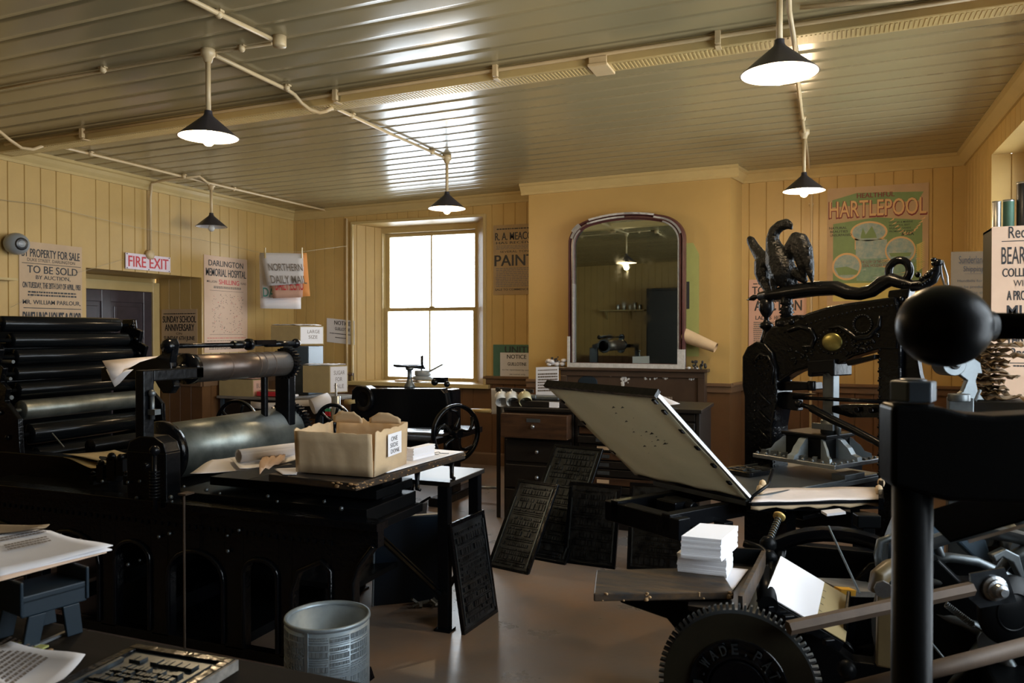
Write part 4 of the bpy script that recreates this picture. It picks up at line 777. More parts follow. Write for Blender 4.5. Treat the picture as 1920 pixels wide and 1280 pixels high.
# ---------------------------------------------------------------- worn board with box and paper
def at(px, py, z): return P(px, py, Z=z)
ZB = .93
bd = MB(); c4 = [at(503, 888, ZB), at(668, 906, ZB), at(873, 848, ZB), at(640, 842, ZB)]
c4[3] = c4[0]+(c4[2]-c4[1])
bd.add([p for p in c4]+[p-V(0, 0, .035) for p in c4], [(0, 1, 2, 3), (7, 6, 5, 4), (0, 4, 5, 1), (1, 5, 6, 2), (2, 6, 7, 3), (3, 7, 4, 0)])
bo = bd.build('worn_board', 'worn', bevel=.005); tag(bo, 'thick worn board with a splintered corner carrying the torn cardboard box', 'board')
s = MB(); R = random.Random(4)
for i in range(22): t = R.random()**2*.25; c = c4[1].lerp(c4[2] if i % 2 else c4[0], t)-V(0, 0, R.uniform(.004, .03)); s.ball(c, R.uniform(.004, .010), 6, 0, (1.6, .7, .6))
for i in range(26): c = c4[1].lerp(c4[2], R.random())-V(0, 0, R.uniform(.002, .03)); s.ball(c, R.uniform(.003, .006), 6, 0, (1, 1.8, .5))
tag(s.build('splintered_edge', 'bare', bo))
s = MB()
for t in (.55, .9): p = c4[1].lerp(c4[2], t)-V(.03, 0, .035); s.tube([p, p-V(0, 0, .05), p-V(-.01, .02, .085), p-V(-.03, .02, .09)], [.016, .012, .012, .008], 8)
s.build('board_hook', 'black', bo)
# paper covering the board
e1, e2 = (c4[2]-c4[1]), (c4[0]-c4[1])
flat_sheet('paper_sheet', 'large white sheet spread over the worn board beside the box', [c4[1]+e1*.26+e2*.02+V(0, 0, .004), c4[1]+e1*.995+e2*.02+V(0, 0, .004), c4[1]+e1*.99+e2*.75+V(0, 0, .004), c4[1]+e1*.26+e2*.75+V(0, 0, .004)], m='paperw', t=.002)
flat_sheet('paper_sheet', 'narrow white sheet showing under the left side of the torn box', [at(513, 878, ZB+.006), at(560, 876, ZB+.006), at(556, 889, ZB+.006), at(530, 889, ZB+.006)], m='paper')
# cardboard box, torn rim
zb0 = ZB+.008; A = at(557, 884, zb0); B = at(700, 894, zb0); Cc = at(760, 869, zb0); Dd = A+(Cc-B); H = .20
def torn_wall(mb, a, b, h0, jag, t=.006, seed=0, n=16, out=0):
    R = random.Random(seed); d = b-a; nrm = V(d.y, -d.x, 0).normalized(); top = [h0+R.uniform(-jag, jag) for _ in range(n+1)]; top[0] = h0; top[-1] = h0
    g = []
    for k in range(5):
        g.append([a+d*(i/n)+V(0, 0, top[i]*k/4)+nrm*(out*(k/4)+.0025*math.sin(i*i*.7+k*.8+seed)*(1 if 0 < i < n else 0)*(k > 0)) for i in range(n+1)])
    mb.sheet(g, t)
bx_ = thing('cardboard_box', 'torn brown cardboard box with handwritten ONE SIDE DONE note', 'box', (A+Cc)/2)
s = MB(); torn_wall(s, A, B, H*.98, .0025, seed=1, out=.012); torn_wall(s, B, Cc, H*1.02, .006, seed=2, out=.008); torn_wall(s, Cc, Dd, H*1.04, .012, seed=3, out=.02); torn_wall(s, Dd, A, H*1.0, .008, seed=4, out=.01)
s.add([A, B, Cc, Dd]+[p+V(0, 0, .006) for p in (A, B, Cc, Dd)], [(3, 2, 1, 0), (4, 5, 6, 7), (0, 1, 5, 4), (1, 2, 6, 5), (2, 3, 7, 6), (3, 0, 4, 7)]); s.build('box_body', 'card', bx_)
s = MB()
def flap(a, b, h, seed):
    R = random.Random(seed); n = 10; g = []; d = b-a
    for k in range(4): g.append([a+d*(i/n)+V(0, 0, k/3*(h*math.sin(PI*(.15+.75*i/n))+R.uniform(0, .012))) for i in range(n+1)])
    s.sheet(g, .004)
flap(Dd.lerp(Cc, .05)+V(.0, -.04, H), Dd.lerp(Cc, .48)+V(0, -.05, H), .055, 3); flap(Dd.lerp(Cc, .52)+V(0, -.01, H), Cc+V(-.02, -.01, H), .05, 7); s.build('box_flap', 'card', bx_)
ed = (Cc-B).normalized(); nrm = V(ed.y, -ed.x, 0); LB_ = (Cc-B).length
poster('note', None, None, B+ed*LB_*.30+nrm*.022+V(0, 0, .075), ed, LB_*.42, .105, 'paperw', [('ONE', .2, .68, .66, .86, 0, .0), ('SIDE', .14, .72, .38, .57, 0, 0), ('DONE', .18, .82, .1, .29, 0, 0)], parent=bx_, t=.002)
# stacks / cups beyond the box
def paper_stack(name, label, o, ex, ey, n, h, m='paperw', seed=0, group=None, jig=.008):
    R = random.Random(seed); mb = MB(); ex, ey = Vector(ex), Vector(ey); z = 0; k = n
    for i in range(k):
        j = (ex.normalized()*R.uniform(-jig, jig)+ey.normalized()*R.uniform(-jig, jig)); hh = h/k; a = Vector(o)+j+V(0, 0, z); z += hh
        mb.add([a, a+ex, a+ex+ey, a+ey]+[p+V(0, 0, hh*.92) for p in (a, a+ex, a+ex+ey, a+ey)], [(3, 2, 1, 0), (4, 5, 6, 7), (0, 1, 5, 4), (1, 2, 6, 5), (2, 3, 7, 6), (3, 0, 4, 7)])
    o_ = mb.build(name, m); tag(o_, label, 'paper', group); return o_
a = at(762, 862, ZB+.008); paper_stack('paper_stack', 'short stack of white paper against the far side of the torn box', a, (.045, -.007, 0), (.02, .2, 0), 12, .062, seed=3, jig=.004)
s = MB(); c = at(797, 852, ZB+.008); s.lathe([(.001, 0), (.026, 0), (.03, .045), (.026, .045), (.023, .006), (.001, .006)], c, n=20); tag(s.build('small_cup', 'china'), 'small white cup on the paper behind the torn box', 'cup')
s = MB(); c = at(815, 850, ZB+.010); s.tube([c+V(.03*math.cos(a_*.5), .02*math.sin(a_*.5), .003+.004*math.sin(a_)) for a_ in range(13)], .002, 6); s.tube([c+V(.03, 0, .004), c+V(.06, -.01, .006), c+V(.08, .01, .004)], .002, 6); tag(s.build('wire_loop', 'dsteel'), 'small bent wire lying on the white sheet at the board end', 'wire')
# rolled paper with loose sheets
ro = thing('paper_roll', 'rolled white poster paper lying on crumpled sheets left of the torn box', 'paper', at(500, 868, ZB))
a = at(447, 868, ZB+.005)+V(0, 0, .037); b = a+V(.46, .38, .0); b = P(566, 848, D=((a-CAMP).dot(_F)+.28)); b.z = a.z; d = (b-a).normalized(); x_, y_, _ = frame(d); s = MB()
for (o0, r0) in ((0, .035),):
    g = []
    for i in range(46):
        an = i/45*2*PI*1.9+1.0; rr = .026+.009*i/45; g.append([a+(x_*math.cos(an)+y_*math.sin(an))*rr, b+(x_*math.cos(an)+y_*math.sin(an))*rr])
    s.sheet(g, .0012)
s.build('rolled_sheet', 'paper', ro)
flat_sheet('paper_sheet', 'long pale sheet drooping off the press left of the torn box', [at(398, 864, ZB-.01), at(470, 853, ZB+.0), at(548, 874, ZB-.01), at(356, 889, ZB-.035)], m='paper', curl=.008)
flat_sheet('paper_sheet', 'second pale sheet fanned under the paper roll', [at(430, 862, ZB), at(556, 846, ZB+.012), at(556, 866, ZB+.006), at(450, 880, ZB-.004)], m='paperw', curl=.01)
s = MB(); R = random.Random(8); g = []
for i in range(9): g.append([at(488+i*6+R.uniform(-2, 2), 888-i*2.6-8*j+R.uniform(-1, 1), ZB+.012)+V(0, 0, .018*abs(math.sin(i*1.1+j*2.0))) for j in range(4)])
s.sheet(g, .001); tag(s.build('crumpled_paper', 'buff'), 'crumpled scrap of buff paper beside the left edge of the torn box', 'paper')
# ---------------------------------------------------------------- iron stand with cross braces
st = thing('iron_stand', 'black iron stand with crossed braces under the right end of the worn board', 'stand', (-2.2, 3.95, 0))
SX0, SX1, SY0, SY1, SZ = -2.72, -1.85, 3.76, 4.2, .80
s = MB(); s.box((SX0, SY0, SZ-.025), (SX1, SY1+.02, SZ)); s.build('stand_top', 'dwood', st, bevel=.004)
for x, y in ((SX1-.045, SY0+.005), (SX1-.05, SY1-.03), (SX0+.03, SY0+.03), (SX0+.03, SY1-.03)):
    s = MB(); s.box((x-.03, y-.006, .01), (x+.03, y+.006, SZ-.026)); s.box((x+.02, y, .01), (x+.032, y+.045, SZ-.026)); s.box((x-.045, y-.025, 0), (x+.05, y+.055, .012)); s.build('leg', 'black', st, bevel=.002)
s = MB()
for yy in (SY0-.012, SY0-.03): pass
s.bar((SX0+.1, SY0-.02, .72), (SX1-.05, SY0-.02, .20), .012, .032, up=(0, 1, 0)); s.bar((SX0+.12, SY0-.035, .745), (SX1-.05, SY0-.035, .235), .01, .012, up=(0, 1, 0)); s.bar((SX0+.05, SY0-.045, .28), (SX1-.1, SY0-.045, .72), .012, .03, up=(0, 1, 0)); s.cyl((-2.3, SY0-.06, .5), (-2.3, SY0, .5), .03, n=14)
s.bar((SX1-.03, SY0, .20), (SX1-.03, SY1, .42), .012, .03); s.build('cross_brace', 'black', st)
s = MB(); s.bar((SX0, SY1+.05, .70), (SX0+.38, SY1+.05, .2), .012, .025, up=(0, 1, 0)); s.bar((SX0+.1, SY1+.05, .70), (SX0+.48, SY1+.05, .2), .012, .025, up=(0, 1, 0)); s.build('rear_brace', 'dsteel', st)
# ---------------------------------------------------------------- formes: iron chases filled with type
def forme(label, w, h, loc, rx, rz, seed, group='formes leaning on the floor', body='leadb', sparse=False, cat='printing forme', flat=False):
    """upright forme in its own x-z plane, tilted by rx about its foot"""
    t = thing('forme', label, cat, loc, rz, group, local=True); R = random.Random(seed)
    Rm = Matrix.Rotation(rx, 4, 'X'); T = .022; b = .022
    def tb(s, a, c, mi=0): s.box(a, c, mi, Rm)
    s = MB(); tb(s, (-w/2, 0, 0), (w/2, T, b)); tb(s, (-w/2, 0, h-b), (w/2, T, h)); tb(s, (-w/2, 0, b), (-w/2+b, T, h-b)); tb(s, (w/2-b, 0, b), (w/2, T, h-b)); s.build('chase', 'blackg', t, bevel=.002)
    s = MB(); tb(s, (-w/2+b, .006, b), (w/2-b, T-.004, h-b)); z = b+.02
    while z < h-b-.03:
        hh = R.choice([.008, .012, .016, .022, .03, .045]); x = -w/2+b+.02+R.uniform(0, .03); xe = w/2-b-.02
        if R.random() < .2: tb(s, (x, -.001, z), (xe, .006, z+.003), 0); z += .014; continue
        while x < xe-.01:
            ww = hh*R.uniform(.35, .8)
            if R.random() < .88: tb(s, (x, -R.uniform(.0, .003), z), (min(x+ww, xe), .006, z+hh), 0)
            x += ww+hh*.18
        z += hh+R.uniform(.005, .02)
    s.build('type_matter', body, t)
    for a_, c_, t_ in ((w/2-b-.012, w/2-b-.004, h-b-.02), (-w/2+b+.004, -w/2+b+.012, h*.8)): s = MB(); tb(s, (a_, -.001, b+.02), (c_, .01, t_)); s.build('furniture_strip', 'lead', t)
    return t
q0, q1 = V(-1.79, 3.75, 0), V(-1.76, 4.14, 0)
f = forme('blue-black forme standing on the floor against the iron stand leg', .39, .585, (q0+q1)/2+V(.03, 0, 0), math.radians(-9), math.atan2(q1.y-q0.y, q1.x-q0.x), 11, body='leadb')
# ---------------------------------------------------------------- formes and plates leaning at the left and centre
def upright_plate(name, label, w, h, loc, rx, rz, m, em, t=.03, round_top=0, cat='plate'):
    o = thing(name, label, cat, loc, rz, local=True); Rm = Matrix.Rotation(rx, 4, 'X'); s = MB(); s.box((-w/2, 0, 0), (w/2, t, h), 0, Rm); s.build('panel', m, o, bevel=.006)
    s = MB(); s.box((-w/2-.008, -.004, 0), (-w/2, t+.004, h), 0, Rm); s.build('edge_strip', em, o); return o
a, b = P(726, 1152, Z=0), P(800, 1110, Z=0)
upright_plate('leaning_plate', 'dark blue plate with bright metal edge leaning under the worn board', .40, .56, a.lerp(b, .5), math.radians(14), math.radians(38), 'dblue', 'plate')
a = P(690, 1128, Z=0)
upright_plate('leaning_board', 'dark board with chipped edge standing behind the blue plate', .30, .55, a+V(.08, .25, 0), math.radians(8), math.radians(60), 'dwood', 'worng')
forme('long dark forme leaning against the drawer cabinet, behind a shorter forme', .42, .93, V(-1.86, 5.18, 0), -math.radians(38), math.radians(-12), 21)
forme('type forme leaning in front of the long dark forme, centre of the floor', .34, .66, V(-1.98, 4.88, 0), -math.radians(35), math.radians(-14), 22)
forme('low dark forme leaning against the type cases, left of the tympan', .38, .56, V(-1.50, 5.18, 0), -math.radians(14), math.radians(-4), 23)
forme('low dark forme leaning against the type cases behind the paper stack', .42, .58, V(-1.03, 5.22, 0), -math.radians(12), math.radians(3), 24)
# ---------------------------------------------------------------- wastebasket of curved printing plates
bn = thing('metal_bin', 'round grey bin made of embossed printing plates beside the press', 'bin', (-1.90, 2.72, 0))
r = .170; H = .435; cxy = V(-1.90, 2.72, 0); s = MB(); s.lathe([(.001, .008), (r-.008, .008), (r-.008, H), (r, H), (r, .0), (.001, 0)], cxy, n=64); s.build('bin_wall', 'plate', bn)
s = MB(); s.lathe([(r-.010, H-.012), (r-.006, H+.003), (r+.003, H+.003), (r+.005, H-.008), (r+.001, H-.014)], cxy, n=64)
for a in (-1.45, .9, 2.6): s.bar(cxy+V(math.cos(a)*(r+.002), math.sin(a)*(r+.002), 0), cxy+V(math.cos(a)*(r+.002), math.sin(a)*(r+.002), H-.01), .016, .006)
s.build('bin_rim', 'plate', bn)
s = MB(); R = random.Random(6)
def emb(a0, a1, z0, z1, t=.0022):
    n = max(1, int((a1-a0)/.08)); 
    vs = []; fs = []
    for i in range(n+1):
        a = a0+(a1-a0)*i/n
        for rr in (r-.001, r+t):
            for z in (z0, z1): vs.append(cxy+V(math.cos(a)*rr, math.sin(a)*rr, z))
    for i in range(n): o = i*4; p = o+4; fs += [(o+2, p+2, p+3, o+3), (o, p, p+2, o+2), (o+1, o+3, p+3, p+1)]
    fs += [(0, 2, 3, 1), (n*4, n*4+1, n*4+3, n*4+2)]; s.add(vs, fs)
for (c0, c1) in ((-2.6, -2.05), (-2.0, -1.5), (-1.4, -.95), (-.9, -.45), (-.4, .2)):
    z = H-.03
    while z > .12:
        hh = R.choice([.004, .004, .005, .012, .02]); a = c0
        if R.random() < .25: emb(c0, c1, z, z+.0015); z -= .008; continue
        while a < c1-.02:
            w = R.uniform(.02, .09) if hh > .01 else R.uniform(.03, .12)
            emb(a, min(a+w, c1), z-hh, z, .003 if hh > .01 else .0018); a += w+.014
        z -= hh+R.uniform(.003, .007)
s.build('embossed_type', 'plate', bn)
def curve_text(txt, a0, a1, z0, z1):
    vs, fs = text_geo(txt, .02, .06); s.add([cxy+V(math.cos(a0+(a1-a0)*v[0])*(r+.002+v[2]*.03), math.sin(a0+(a1-a0)*v[0])*(r+.002+v[2]*.03), z0+(z1-z0)*v[1]) for v in vs], fs)
s = MB(); curve_text('LETTERI', -2.02, -1.52, .335, .365); curve_text('WARE', -2.02, -1.55, .30, .33); curve_text('PLISH', -2.02, -1.52, .26, .292); s.build('plate_lettering', 'plate', bn)
# blue drum with notice seen through the press frame
c = P(583, 1070, Y=3.95); s = MB(); rr = .16; zb_, zt_ = 0, P(583, 985, Y=3.9).z+.02
dm = thing('blue_drum', 'blue paper-wrapped drum with printed notice seen through the press leg', 'drum', (c.x, 4.0, 0)); s.lathe([(.001, 0), (rr, 0), (rr, .56), (.001, .56)], (c.x, 4.0, 0), n=32); s.build('drum_body', 'blue', dm)
s = MB(); z0_, z1_ = P(583, 1065, Y=3.84).z, P(583, 1008, Y=3.84).z; s.lathe([(rr+.002, z0_), (rr+.002, z1_)], (c.x, 4.0, 0), n=32); 
vsum = []
for txt, a0, a1, y0_, y1_ in (('BAGS ONLY', -2.1, -1.25, 1020, 1012), ('DO NOT', -1.9, -1.35, 1036, 1030), ('USED KNIVES', -2.1, -1.2, 1049, 1044), ('USED BINS', -2.0, -1.2, 1058, 1053)):
    vs, fs = text_geo(txt, .012, 0); za, zb2 = P(583, y0_, Y=3.84).z, P(583, y1_, Y=3.84).z
    s.add([V(c.x+math.cos(a0+(a1-a0)*v[0])*(rr+.004), 4.0+math.sin(a0+(a1-a0)*v[0])*(rr+.004), za+(zb2-za)*v[1]) for v in vs], fs, 1)
s.build('drum_label', ['paperw', 'ink'], dm)
# ---------------------------------------------------------------- guillotine in front of the window
gl = thing('guillotine', 'black iron paper guillotine with big side wheel in front of the window', 'guillotine', (-3.0, 7.0, 0))
GYf = 6.7
def g2(px, py, y=GYf): p = P(px, py, Y=y); return (p.x, p.z)
x0, z0 = g2(690, 860); x1, _ = g2(848, 860)
s = MB(); s.prism([g2(668, 800), g2(672, 730), g2(680, 722), g2(697, 722), g2(706, 727), g2(838, 727), g2(846, 735), g2(850, 760), g2(850, 800)], (0, GYf, 0), (1, 0, 0), (0, 0, 1), .12); s.build('arched_head', 'black', gl, bevel=.012)
for px in (694, 842): s = MB(); x, z = g2(px, 730); s.box((x-.05, GYf-.03, 0), (x+.05, GYf+.16, z)); s.box((x-.07, GYf-.3, 0), (x+.07, GYf+.6, .08)); s.build('upright', 'blackg', gl, bevel=.012)
s = MB(); xa, za = g2(704, 798); xb, zb_ = g2(836, 735); s.box((xa, GYf-.06, za), (xb, GYf-.03, zb_-.03)); s.build('knife_plate', 'blackm', gl, bevel=.006)
s = MB(); xa, za = g2(760, 805); xb, _ = g2(846, 800); s.box((xa-.1, GYf-.2, za-.02), (xb, GYf-.05, za)); s.bar(P(798, 755, Y=GYf-.08), P(826, 756, Y=GYf-.08), .02, .012); s.build('bright_edge', 'steel', gl)
s = MB(); xa, _ = g2(695, 800); xb, _ = g2(845, 800); s.box((xa, GYf-.45, za-.09), (xb, GYf+.75, za-.03)); s.build('cutting_table', 'blackg', gl, bevel=.008)
s = MB(); c = P(768, 722, Y=GYf+.03); tp = P(768, 690, Y=GYf+.03); s.cyl(c, tp, .022); s.lathe([(.001, -.03), (.055, -.03), (.05, 0), (.03, .03), (.024, .06), (.001, .06)], c, n=18); s.lathe([(.001, -.02), (.035, -.02), (.04, 0), (.03, .02), (.001, .02)], tp, n=18); s.build('clamp_screw', 'dsteel', gl)
s = MB(); s.bar(P(741, 685, Y=GYf-.15), P(794, 690, Y=GYf+.25), .05, .022); s.lathe([(.14, -.008), (.145, 0), (.14, .008), (.125, .008), (.125, -.008), (.14, -.008)], tp+V(.0, 0, .02), n=30); s.cyl(P(792, 688, Y=GYf-.05), P(792, 668, Y=GYf-.05), .01); s.ball(P(792, 668, Y=GYf-.05), .012, 8); s.build('hand_wheel', 'black', gl)
s = MB(); c = P(855, 812, Y=GYf-.4); wheel(s, c, (1, -.5, 0), .26, .035, .04, .035, .12, 5, .014, .6); s.cyl(c, V(x1-.02, GYf+.05, c.z), .025); s.build('flywheel', 'blackg', gl)
s = MB(); c = P(683, 748, Y=GYf-.12); s.lathe([(.12, -.02), (.125, 0), (.12, .02), (.075, .02), (.07, 0), (.075, -.02), (.12, -.02)], c, (.25, 1, 0), 30); s.build('side_casting', 'black', gl)
s = MB(); s.cyl(P(882, 770, Y=GYf), P(920, 770, Y=GYf), .02); s.cyl(P(648, 754, Y=GYf-.1), P(668, 752, Y=GYf-.1), .028); s.build('shaft_end', 'trimc', gl)
s = MB(); xa, za = g2(890, 917, 6.9); s.cyl(P(880, 914, Y=6.9), P(932, 914, Y=6.9), .014); s.cyl(P(742, 752, Y=7.0), P(742, 760, Y=7.0), .02); s.build('foot_bar', 'steel', gl)
for x, y in ((722, 745), (770, 748), (735, 768), (802, 776), (770, 768)): s = MB(); bolts(s, [P(x, y, Y=GYf-.065)], .01); s.build('bolt', 'dsteel', gl)
s = MB(); s.cb(P(826, 712, Y=GYf+.05), (.12, .08, .05)); s.ball(P(815, 716, Y=GYf), .035, 10); s.ball(P(838, 720, Y=GYf), .03, 10); s.build('stop_bracket', 'black', gl)
# things on the window sill behind it
zs = WZ0+.0
s = MB(); c = V(P(793, 705, Y=8.8).x, 8.8, zs+.03); 
for k, (r_, h_, z_) in enumerate(((.13, .05, 0), (.105, .07, .05))): s.lathe([(.001, 0), (r_*.9, 0), (r_, .012), (r_, h_-.01), (r_*.9, h_), (.001, h_)], c+V(0, 0, z_), n=24)
s.bar(c+V(.08, 0, .10), c+V(.30, -.03, .20), .03, .02); s.cyl(c+V(-.02, 0, .12), c+V(-.02, 0, .30), .012); tag(s.build('sill_tins', 'greyp'), 'round grey pan with handle on the sill behind the guillotine wheel', 'pan')
s = MB(); s.cb((-4.95, 8.86, zs+.012), (.3, .2, .02), rz=.2); tag(s.build('sill_book', 'old'), 'flat tan booklet on the window sill behind the guillotine', 'book')
# ---------------------------------------------------------------- corner desk with cartons
dk = thing('corner_desk', 'cluttered work desk in the back left corner under the cartons', 'desk', (-5.2, 7.55, 0))
zD = P(560, 744, Y=7.4).z; xl = -6.55; xr = P(644, 740, Y=7.6).x
s = MB(); s.box((xl, 7.2, zD-.03), (xr, 7.95, zD)); s.build('desk_top', 'worng', dk, bevel=.004)
for x in (xl+.05, xr-.05):
    for y in (7.26, 7.88): s = MB(); s.box((x-.025, y-.025, 0), (x+.025, y+.025, zD-.03)); s.build('leg', 'bluec', dk)
s = MB(); s.box((xl+.05, 7.25, zD-.22), (xr-.05, 7.27, zD-.03)); s.box((xl+.1, 7.3, .3), (xr-.1, 7.8, .33)); s.build('apron', 'dwood', dk)
cab = MB(); A = P(553, 648, Y=7.85); B = P(600, 648, Y=7.85); cab.box((A.x, 7.62, zD+.002), (B.x, 7.92, A.z)); tag(cab.build('metal_cabinet', 'bluec', bevel=.01), 'blue grey metal cabinet on the corner desk between the cartons', 'cabinet')
def carton(name, label, px0, px1, pxe, yt, yb, Y, depth, lines, m='cardd', lid='paperw'):
    """left face px0..px1, right labelled face px1..pxe"""
    B = P(px1, yb, Y=Y); k = (P(px1, yt, Y=Y).z-B.z); A = P(px0, yb, Y=Y); C = V(P(pxe, yb, Y=Y+depth).x, Y+depth, B.z); t = thing(name, label, 'box', ((A+C)/2))
    A = V(A.x, A.y, B.z); Dp = A+(C-B); s = MB(); s.add([A, B, C, Dp]+[p+V(0, 0, k) for p in (A, B, C, Dp)], [(3, 2, 1, 0), (0, 1, 5, 4), (1, 2, 6, 5), (2, 3, 7, 6), (3, 0, 4, 7), (4, 5, 6, 7)]); s.build('carton_body', m, t)
    e = (C-B); L = e.length; e.normalize(); poster('carton_label', None, None, B+V(.001, -.001, .01)+e*.01, e, L-.02, k-.02, lid, lines, parent=t, t=.003, inks=('inkg',))
    s = MB(); R = random.Random(len(label))
    g = [[A.lerp(B, j/9)+(C-B)*(i/4)*.9+V(0, 0, k+.006+R.uniform(0, .016)) for j in range(10)] for i in range(5)]; s.sheet(g, .003)
    s.build('torn_lid', lid, t); return t
carton('carton', 'carton marked SUGAR FOR SALE standing at the right end of the corner desk', 568, 618, 652, 686, 737, 7.35, .22, [('SUGAR', .2, .85, .68, .84, 0, 0), ('FOR', .3, .7, .42, .58, 0, 0), ('SALE', .2, .8, .14, .3, 0, 0)], lid='paper')
carton('carton', 'open carton with white end standing on top of the blue grey cabinet', 508, 562, 607, 611, 646, 7.64, .24, [('LARGE', .3, .85, .62, .82, 0, 0), ('SIZE', .35, .75, .3, .5, 0, 0)], lid='paperw')
carton('carton', 'low carton with pink label at the left end of the corner desk', 411, 474, 503, 712, 744, 7.25, .25, [('BUTE', .2, .75, .5, .8, 0, 0)], lid='pinkp')
s = MB(); c = P(508, 738, Y=7.28); s.cb(V(c.x, 7.34, zD+.035), (.34, .2, .05)); s.cb(V(c.x, 7.34, zD+.07), (.30, .16, .012), 1); tag(s.build('red_tin', ['red', 'old'], bevel=.008), 'flat red box on the corner desk in front of the cabinet', 'box')
s = MB(); R = random.Random(12)
for i in range(7): s.cb(V(P(548, 740, Y=7.3).x+R.uniform(-.1, .1), 7.3+R.uniform(-.04, .08), zD+.012+.004*i), (.05, .035, .02), i % 2, rz=R.uniform(0, 3))
tag(s.build('stationery', ['bluec', 'paperw']), 'small heap of blue and white oddments right of the red box', 'clutter')
s = MB(); g = [[P(470+j*22, 752+i*6+3*math.sin(j), Y=7.18-.02*i) for j in range(8)] for i in range(3)]; s.sheet(g, .001); tag(s.build('paper_sheet', 'paper'), 'pale sheet hanging over the front edge of the corner desk', 'paper')
s = MB(); a = P(585, 762, Y=6.95); b = P(618, 750, Y=7.1); s.cyl(a, b, .085, n=26); s.lathe([(.05, 0), (.085, 0)], b, (b-a), 24); tag(s.build('paper_reel', 'paper'), 'fat roll of pale paper on end below the corner desk edge', 'paper')
s = MB(); c = P(630, 790, Y=6.0); s.cyl(V(c.x, 6.0, 0), V(c.x, 6.0, P(630, 742, Y=6.0).z), .04, n=20); s.cyl(V(c.x, 6.0, .5), V(c.x, 6.0, P(630, 718, Y=6.0).z), .010); s.box((c.x-.1, 5.9, 0), (c.x+.1, 6.1, .03)); tag(s.build('steel_cylinder_stand', 'steel'), 'upright bright steel spindle behind the torn cardboard box', 'spindle')
s = MB(); c = P(612, 775, Y=6.05); s.cb(c, (.03, .05, .12)); s.cb(c+V(.03, -.02, .0), (.045, .02, .04), 1); s.cb(c+V(.03, -.02, .035), (.045, .02, .025), 2); s.box((c.x-.02, 6.03, 0), (c.x+.02, 6.07, c.z)); tag(s.build('knife_block', ['black', 'red', 'bgreen']), 'small black post with red and green labels left of the steel spindle', 'post')
# crumpled newspaper visible low
# ---------------------------------------------------------------- mugs and tea towel, cabinets
CY = 6.2
t = thing('drawer_cabinet', 'dark wooden drawer cabinet below the hanging mugs', 'cabinet', (-2.2, 6.6, 0))
XA0, XA1 = P(945, 800, Y=CY).x, P(1076, 800, Y=CY).x; ZA = P(1010, 763, Y=CY).z
s = MB(); s.box((XA0, CY, 0), (XA1, CY+.6, ZA-.03)); s.build('carcass', 'dwood', t, bevel=.006)
s = MB(); s.box((XA0+.02, CY-.06, ZA-.03), (XA1+.01, CY+.62, ZA)); s.box((XA0+.06, CY, ZA+.0), (XA1, CY+.6, ZA+.05)); s.build('cabinet_top', 'dwood', t, bevel=.005)
for i, (zt_, zb2, out) in enumerate(((ZA-.05, ZA-.25, .12), (ZA-.28, ZA-.46, .02), (ZA-.49, ZA-.68, .02), (ZA-.70, .08, .02))):
    s = MB(); s.box((XA0+.02, CY-out, zb2), (XA1-.02, CY+.02, zt_)); d = s.build('drawer', 'oak' if i == 0 else 'dwood', t, bevel=.004); xm = (XA0+XA1)/2; zm = (zt_+zb2)/2
    s = MB(); s.ball((xm, CY-out-.02, zm), .018, 12); s.cyl((xm, CY-out-.02, zm), (xm, CY-out, zm), .008); s.build('knob', 'steel', d)
    if i == 0: s = MB(); s.box((xm-.06, CY-out-.005, zm+.035), (xm+.06, CY-out, zm+.065)); s.build('label_holder', 'dsteel', d)
for i, (px, m_) in enumerate(((940, 'china'), (960, 'china'), (984, 'chinay'))):
    c = P(px, 747, Y=CY+.02); r_ = .056; s = MB(); ax = V(.35, -.6, -.55).normalized(); s.lathe([(.001, 0), (r_*.85, .0), (r_, .012), (r_, .09), (r_*.92, .09), (r_*.9, .014), (.001, .012)], c-ax*.045, ax, 24)
    u = V(0, 0, 1); s.tube([c-ax*.02+u*(.036)+V(0, 0, .0), c-ax*.015+u*.066, c+ax*.01+u*.072, c+ax*.03+u*.036], .007, 8)
    tag(s.build('mug', m_), ['white mug hanging nearest the window', 'grey white mug hanging in the middle of three', 'yellowish mug hanging nearest the drawer cabinet'][i], 'mug', 'mugs hanging on hooks')
s = MB(); a = P(930, 729, Y=CY+.06); b = P(1000, 733, Y=CY+.06); s.bar(a, b, .025, .03)
for i in range(3): c = a.lerp(b, .15+.35*i); s.tube([c, c+V(0, -.04, 0), c+V(0, -.05, .015)], .003, 6)
s.bar(V(a.x+.02, CY+.07, 0), a+V(.02, .01, 0), .03, .02); tag(s.build('mug_rail', 'dwood'), 'dark rail with hooks the three mugs hang from', 'rail')
s = MB(); g = []
for i in range(9): g.append([P(921+j*4.6, 728+i*6, Y=CY+.09)+V(0, .008*math.sin(j*1.5+i*.2), 0) for j in range(8)])
s.sheet(g, .003); tag(s.build('tea_towel', 'paper'), 'pale cloth hanging behind the mugs', 'cloth')
o_ = P(1005, 741, Y=6.55); poster('calendar_sheet', 'white ruled calendar sheet propped up on the drawer cabinet', 'paper', V(P(1005, 720, Y=6.55).x, 6.55, P(1030, 742, Y=6.55).z), (1, -.05, .05), .215, .25, 'paperw', (), [(.08, .95, .86, .92, 1), (.08, .95, .12, .8, 7)], (), inks=('inkg',))
s = MB(); c = P(1022, 751, Y=6.35); s.cb(V(c.x, 6.36, ZA+.07), (.28, .14, .03)); s.cyl((c.x-.12, 6.3, ZA+.075), (c.x-.06, 6.3, ZA+.075), .022); tag(s.build('hand_stapler', 'dsteel', bevel=.006), 'small dull metal device on the drawer cabinet below the calendar', 'tool')
